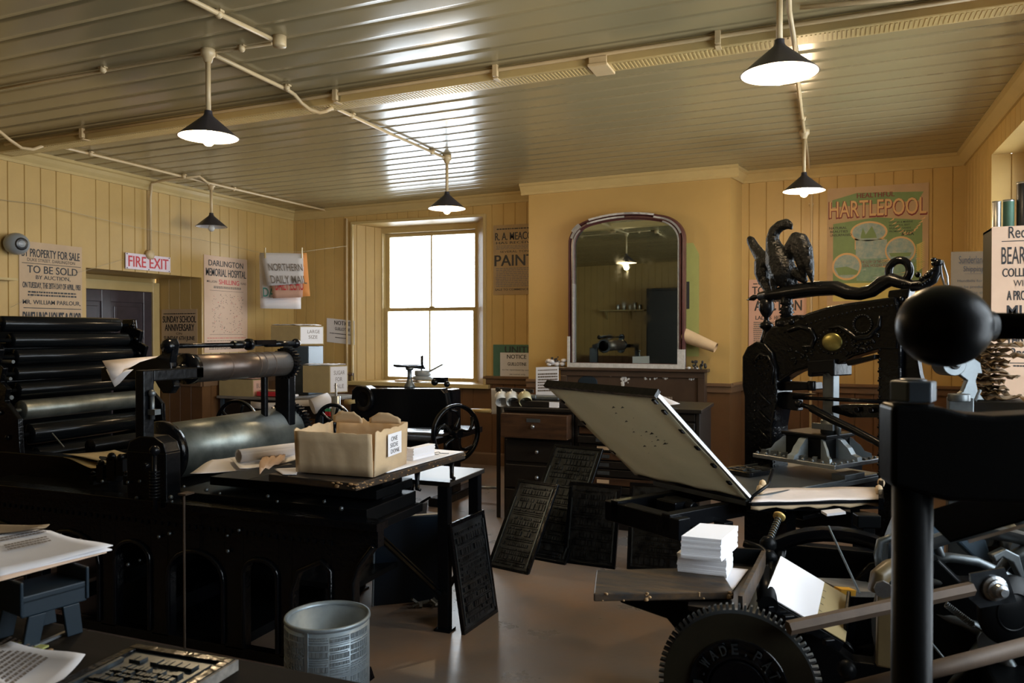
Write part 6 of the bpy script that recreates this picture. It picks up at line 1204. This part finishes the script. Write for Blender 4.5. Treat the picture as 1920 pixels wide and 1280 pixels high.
# lettered gear
gc = P(1384, 1289, Y=2.16); gr = .213; ax = V(.05, -1, .06).normalized(); gx, gy, gd = frame(ax)
s = MB(); pts = gear_pts(gr, 82, .015); s.prism(pts, gc-gd*.02, gx, gy, .02); s.build('gear_teeth', 'dsteel', jp)
s = MB(); s.lathe([(.001, 0), (gr-.019, 0), (gr-.017, .006), (.128, .004), (.125, -.002), (.001, -.002)], gc, gd, 64, sm=False); s.build('gear_disc', 'gear', jp)
s = MB(); s.lathe([(.074, .002), (.078, .010), (.084, .010), (.088, .003), (.118, .003), (.122, .008), (.127, .008), (.130, .002)], gc, gd, 64); s.lathe([(.001, .012), (.07, .012), (.075, .004)], gc, gd, 48, sm=False); s.cyl(gc, gc+gd*.03, .02); s.build('gear_hub', 'blackg', jp)
s = MB(); txt = 'J.WADE.PATENT.'; up = (V(0, 0, 1)-gd*gd.z).normalized(); rt = up.cross(gd).normalized()
if rt.x < 0: rt = -rt
for i, chh in enumerate(txt):
    if chh == '.': w, h = .005, .005
    else: w, h = .0165, .026
    a = math.radians(180-17*i); rad = up*math.sin(a)+rt*math.cos(a); tan = up*(-math.cos(a))+rt*math.sin(a); o = gc+gd*.005+rad*.090-tan*w/2; vs, fs = text_geo(chh, .02, .05)
    s.add([o+tan*v[0]*w+rad*v[1]*h+gd*(v[2]+.05)*.08 for v in vs], fs)
s.build('gear_lettering', 'lead', jp)
s = MB(); s.cyl(gc+V(0, .02, 0), gc+V(0, 1.25, 0), .028); s.build('main_shaft', 'dsteel', jp)
# body castings
s = MB()
def slab(pts, y0, y1): s.prism([(P(a, b, Y=y0).x, P(a, b, Y=y0).z) for a, b in pts], (0, y1, 0), (1, 0, 0), (0, 0, 1), y1-y0)
slab([(1420, 1270), (1425, 1150), (1440, 1120), (1600, 1240), (1640, 1245), (1660, 1100), (1700, 1060), (1760, 1050), (1800, 1090), (1960, 1090), (1960, 1300), (1420, 1300)], 2.75, 2.82)
s.box((-.3, 2.75, .0), (1.0, 2.85, .35)); s.build('near_side_frame', 'blackm', jp, bevel=.006)
s = MB(); s.box((-.2, 3.35, 0), (1.0, 3.42, .745)); s.box((.25, 2.4, .1), (.95, 3.4, .30)); s.box((.45, 2.5, .3), (1.05, 3.3, .60)); s.build('body_casting', 'blackm', jp, bevel=.01)
s = MB(); fc = P(1572, 990, Y=3.28); wheel(s, V(fc.x, 3.28, fc.z-.47), (0, 1, 0), .47, .05, .07, .06, .14, 6, .02, .3); s.build('flywheel', 'black', jp)
s = MB(); c = P(1860, 1200, Y=2.8); wheel(s, V(c.x, 2.75, c.z+.02), (.1, 1, .0), .34, .035, .05, .05, .1, 5, .016, .3); s.build('ink_wheel', 'dsteel', jp)
# white packed platen
pa, pb, pc_, pd = Q(1462, 1044, 2.62), Q(1593, 1122, 2.66), Q(1583, 1204, 2.46), Q(1433, 1115, 2.42)
nn = (pb-pa).cross(pd-pa).normalized(); 
if nn.dot(CAMP-pa) < 0: nn = -nn
s = MB(); s.add([pa, pb, pc_, pd]+[p-nn*.035 for p in (pa, pb, pc_, pd)], [(0, 1, 2, 3), (7, 6, 5, 4), (0, 4, 5, 1), (1, 5, 6, 2), (2, 6, 7, 3), (3, 7, 4, 0)]); s.build('bed_plate', 'blackm', jp, bevel=.003)
t6 = .62; s = MB(); e = .003; A1, B1, C1, D1 = pa, pa.lerp(pb, t6), pd.lerp(pc_, t6), pd
s.add([p+nn*.002 for p in (A1, B1, C1, D1)]+[p+nn*.006 for p in (A1, B1, C1, D1)], [(0, 1, 2, 3), (7, 6, 5, 4), (0, 4, 5, 1), (1, 5, 6, 2), (2, 6, 7, 3), (3, 7, 4, 0)]); s.build('white_packing', 'paperw', jp)
s = MB(); s.add([p+nn*.002 for p in (B1, pb, pc_, C1)]+[p+nn*.005 for p in (B1, pb, pc_, C1)], [(0, 1, 2, 3), (7, 6, 5, 4), (0, 4, 5, 1), (1, 5, 6, 2), (2, 6, 7, 3), (3, 7, 4, 0)]); ew = (B1-C1); 
for i in range(5): q = C1.lerp(B1, .15+.16*i)+nn*.0065; s.add([q, q+(pb-B1)*.12, q+(pb-B1)*.12+ew*.012, q+ew*.012], [(0, 1, 2, 3), (3, 2, 1, 0)], 1)
s.build('tan_packing', ['cardd', 'ink'], jp)
s = MB(); s.bar(pd-nn*.02, pc_-nn*.02, .03, .03); s.bar(Q(1585, 1180, 2.5), Q(1592, 1118, 2.62), .012, .05)
for t in (.1, .3, .55, .8): q = pd.lerp(pc_, t); s.cb(q+V(0, -.02, -.02), (.035, .02, .02), rz=.6)
s.build('gripper_bar', 'black', jp, bevel=.003)
# rods
s = MB(); s.cyl(Q(1478, 1177, 2.03), Q(1822, 1103, 2.12), .0185, n=6); s.build('connecting_rod', 'rod', jp)
s = MB(); s.cyl(Q(1590, 1296, 1.85), Q(1980, 1196, 1.95), .020, n=12); s.build('lower_rod', 'rod', jp)
s = MB(); s.bar(Q(1662, 1095, 2.3), Q(1660, 1250, 2.25), .05, .045, up=(0, 1, 0)); s.tube([Q(1645, 1110, 2.3), Q(1650, 1080, 2.3), Q(1668, 1066, 2.32), Q(1690, 1062, 2.34)], .028, 10); s.build('tan_arm', 'tanp', jp, bevel=.005)
s = MB(); c = Q(1655, 1103, 2.26); s.cyl(c, c+V(0, -.02, .002), .024, n=8); s.build('arm_bolt', 'steel', jp)
# bracket plate with nut
s = MB(); q = [(1816, 1074), (1880, 1062), (1903, 1126), (1835, 1138), (1812, 1118), (1818, 1096)]; O_ = Q(1858, 1100, 2.14); fx_, fy_ = _R, V(0, 0, 1); sc_ = 2.14/FPX
s.prism([((a-1858)*sc_, -(b-1100)*sc_) for a, b in q], O_, fx_, fy_, .008); s.build('bracket_plate', 'leadb', jp)
s = MB(); s.lathe([(.001, 0), (.034, 0), (.034, .010), (.027, .014), (.027, .022), (.020, .024), (.018, .04), (.010, .044), (.010, .05), (.001, .05)], O_+V(.005, -.005, 0), -_F, 20, sm=False); s.build('bracket_nut', 'steel', jp)
s = MB(); c = Q(1885, 1140, 2.26); s.lathe([(.001, 0), (.095, 0), (.10, .01), (.10, .03), (.001, .03)], c, -_F+V(.2, 0, 0), 40); s.lathe([(.05, .032), (.053, .036), (.056, .032)], c, -_F+V(.2, 0, 0), 40); s.build('crank_disc', 'blackm', jp)
# arcs and curved castings behind
def arc(pts, d, r_, name, m):
    s = MB(); s.tube([Q(x, y, d) for x, y in pts], r_, 10); s.build(name, m, jp)
arc([(1735, 1050), (1780, 1045), (1830, 1052), (1880, 1075), (1920, 1105), (1950, 1140)], 2.5, .016, 'curved_guard', 'dsteel')
arc([(1735, 1090), (1780, 1092), (1815, 1105)], 2.45, .012, 'curved_guard', 'dsteel')
arc([(1740, 1000), (1752, 1012), (1762, 1038), (1770, 1052)], 2.5, .014, 'bent_lever', 'dsteel')
arc([(1650, 1070), (1645, 1040), (1650, 1015), (1668, 1008), (1690, 1008)], 2.55, .012, 'frame_rib', 'dsteel')
s = MB(); O2 = Q(1700, 1030, 2.6); s.prism([(-.09, -.07), (.02, -.09), (.1, -.04), (.1, .10), (.04, .16), (-.05, .12), (-.085, .03)], O2, _R, V(0, 0, 1), .05); s.build('side_cheek', 'bluec', jp, bevel=.01)
s = MB(); O2 = Q(1795, 1010, 2.65); s.prism([(-.06, .04), (.04, .05), (.07, .02), (.10, -.07), (.085, -.09), (.02, -.04), (-.02, .0), (-.05, .01)], O2, _R, V(0, 0, 1), .04); s.build('hooked_casting', 'bluec', jp, bevel=.008)
s = MB(); s.cyl(Q(1815, 980, 2.7), Q(1838, 1018, 2.62), .028); s.cyl(Q(1850, 1012, 2.7), Q(1900, 1012, 2.9), .022); s.cyl(Q(1895, 985, 2.9), Q(1945, 1040, 2.5), .075); s.build('ink_roller', 'dsteel', jp)
s = MB(); O2 = Q(1875, 1055, 2.35); s.prism([(-.04, .03), (.0, .05), (.04, .03), (.06, -.04), (.05, -.05), (.02, .01), (-.01, .025), (-.03, .01)], O2, _R, V(0, 0, 1), .03); s.build('pawl', 'dsteel', jp, bevel=.004)
def spring(a, b, r_, turns, w, name, m, par):
    a, b = Vector(a), Vector(b); x, y, d = frame(b-a); L = (b-a).length; s = MB(); n = turns*10
    s.tube([a+d*L*i/n+(x*math.cos(2*PI*i/10)+y*math.sin(2*PI*i/10))*r_ for i in range(n+1)], w, 5); s.build(name, m, par)
spring(Q(1773, 1132, 2.3), Q(1826, 1172, 2.28), .008, 16, .0022, 'coil_spring', 'dsteel', jp)
for a, b in ((Q(1826, 1172, 2.28), Q(1886, 1212, 2.24)), (Q(1553, 986, 2.6), Q(1612, 1112, 2.45)), (Q(1738, 1195, 2.25), Q(1775, 1240, 2.2))): s = MB(); s.cyl(a, b, .0035, n=8); s.build('thin_rod', 'dsteel', jp)
s = MB(); s.bar(Q(1556, 1100, 2.9), Q(1640, 1102, 2.95), .16, .02); tag(s.build('grey_board', 'worng'), 'grey wooden board lying behind the white packed platen', 'board')
s = MB(); s.bar(Q(1570, 1107, 2.72), Q(1598, 1109, 2.74), .035, .02); tag(s.build('yellow_block', mat('yellow_block_paint', (.75, .38, .03), .5)), 'small orange yellow block lying on the grey board', 'block')
# screw with coil spring and brass head
a, b = Q(1461, 968, 2.9), Q(1438, 1024, 2.8); s = MB(); s.cyl(a, b, .006); s.lathe([(.001, -.004), (.022, -.004), (.022, .004), (.001, .006)], a, (a-b), 20); s.build('spring_screw', 'gold', jp); spring(a.lerp(b, .08), b, .010, 12, .003, 'coil_spring', 'dsteel', jp)
s = MB(); s.tube([Q(1395, 1018, 2.75), Q(1425, 1028, 2.72), Q(1444, 1045, 2.68), Q(1446, 1070, 2.6), Q(1435, 1085, 2.55)], .014, 8); s.ball(Q(1442, 1045, 2.66), .028, 10); s.ball(Q(1440, 1020, 2.75), .03, 10); s.build('delivery_bracket', 'blackm', jp)
s = MB(); s.cyl(Q(1440, 1135, 2.4), Q(1432, 1075, 2.6), .03); s.build('small_boss', 'blackm', jp); s = MB(); s.ball(Q(1588, 1255, 2.3), .028, 12); s.build('small_boss', 'blackm', jp)
# rear roller arm seen beyond the ball
s = MB(); O2 = P(1815, 700, D=3.6); s.prism([(-.06, .0), (-.04, .05), (.0, .08), (.04, .05), (.05, .0), (.03, .0), (.02, -.03), (.03, -.08), (.06, -.12), (-.1, -.12), (-.04, -.08), (-.02, -.03)], O2, _R, V(0, 0, 1), .03)
c = P(1790, 682, D=3.55); s.lathe([(.001, 0), (.025, 0), (.025, .012), (.014, .014), (.014, .03), (.001, .03)], c, -_F, 18); s.cyl(c, c+_F*.1, .055); s.bar(P(1800, 745, D=3.6), V(P(1800, 745, D=3.6).x, P(1800, 745, D=3.6).y, .0), .10, .08); s.cyl(P(1798, 738, D=3.5), P(1798, 752, D=3.5), .045)
s.tube([P(1838, 730, D=3.5), P(1828, 752, D=3.5)], .008, 6)
tag(s.build('roller_post', 'dsteel', bevel=.004), 'iron post with roller arm standing behind the big iron ball', 'machine part')
s = MB(); Rr = random.Random(15); base = P(1850, 745, D=3.9)
s2 = MB()
for i in range(12):
    z = i*.026; w = .10+Rr.uniform(-.02, .03); g = [[base+V(-.09+w*2*j/12+Rr.uniform(-.012, .012), -.08+.035*k+Rr.uniform(-.012, .012), z+Rr.uniform(-.014, .014)) for j in range(13)] for k in range(6)]; s2.sheet(g, .004)
tag(s2.build('crumpled_paper_bundle', 'leather'), 'pile of crumpled brown paper beside the colliery poster', 'paper')
s = MB(); s.box((base.x-.15, base.y-.12, 0), (base.x+.2, base.y+.15, base.z-.01)); tag(s.build('plinth_cupboard', 'dwood', bevel=.005), 'low dark cupboard under the crumpled brown paper', 'cupboard')
# feed board, tray and paper stacks
fb = MB(); ZFB = .865; b4 = [P(1113, 1112, Z=ZFB), P(1376, 1108, Z=ZFB), P(1348, 1062, Z=ZFB), P(1118, 1068, Z=ZFB)]
fb.add(b4+[p-V(0, 0, .024) for p in b4], [(0, 1, 2, 3), (7, 6, 5, 4), (0, 4, 5, 1), (1, 5, 6, 2), (2, 6, 7, 3), (3, 7, 4, 0)]); fo = fb.build('feed_board', 'worn', bevel=.004); tag(fo, 'scratched dark feed board sticking out over the lettered gear wheel', 'board')
s = MB(); Rr = random.Random(3)
for i in range(34): c = b4[0].lerp(b4[1], Rr.choice([.37, .38, .75, .96, .97, .98, Rr.random()]))-V(0, 0, Rr.uniform(.001, .022)); s.ball(c, Rr.uniform(.002, .0045), 6, 0, (1.5, .6, 1))
s.build('splintered_edge', 'bare', fo)
s = MB(); s.prism([(-.20, 0), (.12, 0), (.12, -.03), (.09, -.06), (.07, -.14), (.07, -.3), (.02, -.3), (-.0, -.12), (-.06, -.055), (-.2, -.025)], P(1290, 1128, Y=2.3)+V(0, .04, .0), (1, 0, 0), (0, 0, 1), .05); s.build('board_bracket', 'blackm', jp, bevel=.006)
ty = thing('feed_tray', 'worn wooden tray behind the feed board holding the paper stacks', 'tray', P(1390, 1080, Z=.83))
ZT_ = .835; t4 = [P(1290, 1135, Z=ZT_), P(1388, 1150, Z=ZT_), P(1432, 1058, Z=ZT_), P(1300, 1050, Z=ZT_)]
s = MB(); s.add(t4+[p-V(0, 0, .014) for p in t4], [(0, 1, 2, 3), (7, 6, 5, 4), (0, 4, 5, 1), (1, 5, 6, 2), (2, 6, 7, 3), (3, 7, 4, 0)]); s.build('tray_base', 'dwood', ty)
s = MB(); s.bar(t4[1]+V(.0, 0, .018), t4[2]+V(0, 0, .018), .012, .06); s.build('tray_side', 'worn', ty); s = MB(); s.bar(t4[2]+V(0, 0, .02), t4[3]+V(0, 0, .02), .012, .06); s.build('tray_back', 'blackm', ty)
def stack_px(quad, z, h, n, label, seed, jig=.003):
    q = [P(a, b, Z=z) for a, b in quad]; mb = MB(); R2 = random.Random(seed); zz = 0
    for i in range(n):
        hh = h/n; j = V(R2.uniform(-jig, jig), R2.uniform(-jig, jig), zz); zz += hh; a = [p+j for p in q]; mb.add(a+[p+V(0, 0, hh*.93) for p in a], [(3, 2, 1, 0), (4, 5, 6, 7), (0, 1, 5, 4), (1, 2, 6, 5), (2, 3, 7, 6), (3, 0, 4, 7)])
    o = mb.build('paper_stack', 'paperw'); tag(o, label, 'paper', None)
def at_top(quad, ztop, h, n, label, seed, jig=.0015):   # quad given for the top outline
    q = [P(a, b, Z=ztop) for a, b in quad]; mb = MB(); R2 = random.Random(seed); zz = ztop-h
    for i in range(n):
        hh = h/n; j = V(R2.uniform(-jig, jig), R2.uniform(-jig, jig), 0); a = [V(p.x, p.y, zz)+j for p in q]; zz += hh; mb.add(a+[p+V(0, 0, hh*.94) for p in a], [(3, 2, 1, 0), (4, 5, 6, 7), (0, 1, 5, 4), (1, 2, 6, 5), (2, 3, 7, 6), (3, 0, 4, 7)])
    tag(mb.build('paper_stack', 'paperw'), label, 'paper')
at_top([(1270, 1036), (1362, 1046), (1374, 1015), (1300, 1010)], .922, .085, 14, 'lower block of cut white paper on the tray behind the feed board', 5)
at_top([(1277, 1004), (1352, 1011), (1383, 985), (1312, 980)], .990, .066, 12, 'upper block of cut white paper, nearest the top of the pile by the feed board', 6, .002)
tag(flat_sheet('paper_sheet', 'white sheet in the tray right of the cut paper blocks', [P(1362, 1063, Z=.84), P(1403, 1067, Z=.84), P(1374, 1106, Z=.84), P(1350, 1100, Z=.84)], m='paperw'))
s = MB(); s.bar(P(1545, 962, D=3.2), P(1580, 958, D=3.2), .06, .01); tag(s.build('paper_scrap', 'paper'), 'small white scrap under the frisket at right', 'paper')
s = MB(); s.cb(P(1625, 975, D=3.15), (.09, .06, .05), rz=.3); s.cb(P(1625, 968, D=3.15)+V(0, 0, -.2), (.05, .05, .4), rz=.3); s.build('ink_box', 'blackm', jp, bevel=.004)
# ================================================================ foreground iron press at the right edge
fg = thing('copying_press', 'out of focus black iron press with ball lever at the right edge', 'iron press', P(1710, 1000, D=1.25)*1.0)
fg.location = (P(1710, 1000, D=1.25).x, P(1710, 1000, D=1.25).y, 0); OFF[fg] = Vector(fg.location)
D0 = 1.25; k_ = D0/FPX; c = P(1711, 900, D=D0)
s = MB(); s.cyl(V(c.x, c.y, 0), V(c.x, c.y, P(1711, 755, D=D0).z), .030, n=32); s.build('post', 'blackm', fg)
s = MB(); zt_ = P(1711, 752, D=D0).z; s.cyl(V(c.x, c.y, zt_), V(c.x, c.y, zt_+.033), .035, n=6, ph=.3); s.cyl(V(c.x, c.y, zt_+.03), V(c.x, c.y, zt_+.036), .02); s.build('hex_nut', 'bluec', fg, bevel=.003)
s = MB(); xs = [(-46, 756), (20, 756), (52, 760), (90, 770), (140, 773), (260, 765), (380, 756), (380, 925), (240, 930), (60, 930), (20, 922), (-46, 905)]
s.prism([((x)*k_, (P(1711, y, D=D0).z-c.z)) for x, y in xs], c+_F*.035, _R*.985+V(0, -.15, 0), V(0, 0, 1), .07); s.build('head_beam', 'blackm', fg, bevel=.008, seg=3)
s = MB(); bc = P(1769, 611, D=1.18); s.ball(bc, .066, 40, 0, (1.0, 1.0, .93)); s.cyl(bc+_R*.04, bc+_R*.073, .028, .022, n=24); s.build('lever_ball', 'blackm', fg)
s = MB(); s.cyl(bc+_R*.06, bc+_R*.45+_F*.05, .020, n=24); s.build('lever_arm', 'blackm', fg)
s = MB(); e = bc+_R*.45+_F*.05; s.cyl(V(e.x, e.y, .9), V(e.x, e.y, e.z+.04), .04, n=24); s.build('screw_spindle', 'dsteel', fg)
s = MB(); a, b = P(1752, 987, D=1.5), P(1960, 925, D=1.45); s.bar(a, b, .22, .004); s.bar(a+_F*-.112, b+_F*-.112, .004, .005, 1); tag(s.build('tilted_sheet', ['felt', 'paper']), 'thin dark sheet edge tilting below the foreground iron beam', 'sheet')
s = MB(); s.cyl(P(1875, 930, D=2.6), P(1935, 990, D=2.6), .03); s.cyl(P(1900, 900, D=2.8), P(1925, 1010, D=2.75), .02); s.build('rear_roller', 'dsteel', jp)
# ================================================================ foreground bench at the lower left
ib = thing('imposing_bench', 'dark bench top across the lower left corner', 'bench', (-1.9, .85, 0))
BZ0 = .90; BX_, BYe = -.72, 1.345
s = MB(); s.box((-3.4, .45, BZ0-.05), (BX_, BYe, BZ0)); s.build('bench_top', 'bench', ib, bevel=.004)
s = MB(); s.box((-3.35, .5, BZ0-.2), (BX_-.05, BYe-.05, BZ0-.05)); s.box((-3.3, .55, .1), (BX_-.1, BYe-.1, .14)); s.build('bench_frame', 'dwood', ib)
for x in (-3.3, -2.0, BX_-.12):
    for y in (.52, BYe-.12): s = MB(); s.box((x, y, 0), (x+.07, y+.07, BZ0-.2)); s.build('leg', 'dwood', ib)
def B(px, py, dz=0): return P(px, py, Z=BZ0+dz)
# blue step stool with stacked prints
so = thing('step_stool', 'small blue plastic stool on the bench carrying stacked prints', 'stool', B(110, 1180))
st_z = .185
fl_, fr_ = B(60, 1165), B(150, 1187); c0 = V(-1.63, 1.19, BZ0); 
ux = (fr_-fl_); ux.z = 0; W_ = .165; ux.normalize(); uy = V(-ux.y, ux.x, 0); fl_ = B(48, 1168)
nl = P(40, 1132, D=1.72); nr = P(163, 1096, D=1.84)
ux = V(nr.x-nl.x, nr.y-nl.y, 0); W_ = ux.length; ux.normalize(); uy = V(-ux.y, ux.x, 0); zt = (nl.z+nr.z)/2; o = V(nl.x, nl.y, 0)
def S(a, b, z): return o+ux*a+uy*b+V(0, 0, z)
dpt = .13
def sbox(s, a0, b0, z0, a1, b1, z1):
    vs = [S(a, b, z) for z in (z0, z1) for b in (b0, b1) for a in (a0, a1)]; s.add(vs, [(0, 2, 3, 1), (4, 5, 7, 6), (0, 1, 5, 4), (2, 6, 7, 3), (0, 4, 6, 2), (1, 3, 7, 5)])
s = MB(); sbox(s, 0, 0, zt-.006, W_, dpt, zt+.012); sbox(s, 0, 0, zt-.035, W_, .008, zt+.004); s.build('seat', 'blue', so, bevel=.003)
for a in (-.004, W_-.004): s = MB(); sbox(s, a, -.004, zt-.03, a+.008, dpt, zt+.045); s.build('end_lip', 'blue', so, bevel=.003)
for a, sl in ((.015, -.012), (W_-.055, .012)):
    for b in (0, dpt-.012): s = MB(); s.prism([(a, zt-.035), (a+.038, zt-.035), (a+.034+sl, BZ0+.001), (a-.002+sl, BZ0+.001)], o+uy*(b+.01), ux, (0, 0, 1), .010); s.build('leg', 'blue', so, bevel=.002)
ZP = zt+.047
def pst(name, label, quad, z, t, m, **k): return flat_sheet(name, label, [P(a, b, Z=z) for a, b in quad], t=t, m=m, **k)
pst('print_sheet', 'top white print with boxed lettering on the blue stool', [(-90, 985), (95, 996), (212, 1026), (-20, 1080)], ZP+.013, .002, 'paper', curl=.002, grk=[(.25, .62, .3, .42, 3), (.22, .66, .48, .56, 2)], lines=[('PUBLIC NOTICE', .26, .62, .6, .66)])
pst('print_sheet', 'second white print just under the top one on the blue stool', [(-90, 987), (98, 998), (210, 1029), (-22, 1083)], ZP+.008, .003, 'paper')
pst('print_sheet', 'lowest tan print of the pile on the blue stool', [(-95, 992), (96, 1002), (200, 1034), (-18, 1092)], ZP+.003, .003, 'buff')
pst('brown_sheet', 'brown wrapping sheet behind the prints on the blue stool', [(-60, 984), (93, 988), (70, 996), (-60, 1000)], ZP+.022, .002, 'leather', curl=.008)
# things on the bench
pst('print_sheet', 'curled printed sheet in the bottom left corner of the bench', [(-120, 1235), (20, 1212), (160, 1240), (60, 1320)], BZ0+.012, .0015, 'paper', curl=.012, grk=[(.1, .9, .25, .75, 10)])
pst('print_sheet', 'pale printed sheet tucked below the curled one at the left edge', [(-160, 1250), (-20, 1232), (80, 1262), (-60, 1330)], BZ0+.004, .0015, 'paper')
s = MB(); s.bar(B(62, 1212, .004), B(135, 1180, .004), .010, .006); tag(s.build('metal_rule', 'steel'), 'thin bright metal strip on the bench in front of the blue stool', 'rule')
s = MB(); s.bar(B(168, 1268, .008), B(258, 1225, .008), .012, .012); tag(s.build('wooden_reglet', 'bare'), 'slim wooden strip at the left edge of the type forme on the bench', 'strip')
s = MB(); a, b = B(0, 1215, .003), B(68, 1222, .003); s.bar(a, b, .07, .004); s.bar(B(62, 1232, .006), B(98, 1218, .006), .008, .006, 1); tag(s.build('green_brass_piece', ['lime', 'bare']), 'small yellow green slip of card with a strip on the bench beside the curled sheet', 'card')
q = [B(225, 1300), B(255, 1226), B(442, 1256), B(420, 1340)]
ex = (q[2]-q[1]).normalized(); ey = V(-ex.y, ex.x, 0); fw = (q[2]-q[1]).length
f3 = forme('large type forme lying flat on the bench at the bottom edge', fw, .34, (0, 0, 0), 0, 0, 51, group=None, body='lead')
# lying face up: local z -> away (ey), local -y -> up
Rm3 = Matrix((ex, V(0, 0, -1), ey)).transposed(); f3.rotation_euler = Rm3.to_euler(); f3.location = q[1].lerp(q[2], .5)-ey*.34+V(0, 0, .024)
s = MB(); a = q[2]+ex*.004; s.bar(a+V(0, 0, .012), a-ey*.32+V(0, 0, .012), .006, .022); s.build('silver_edge', 'worng', ib)
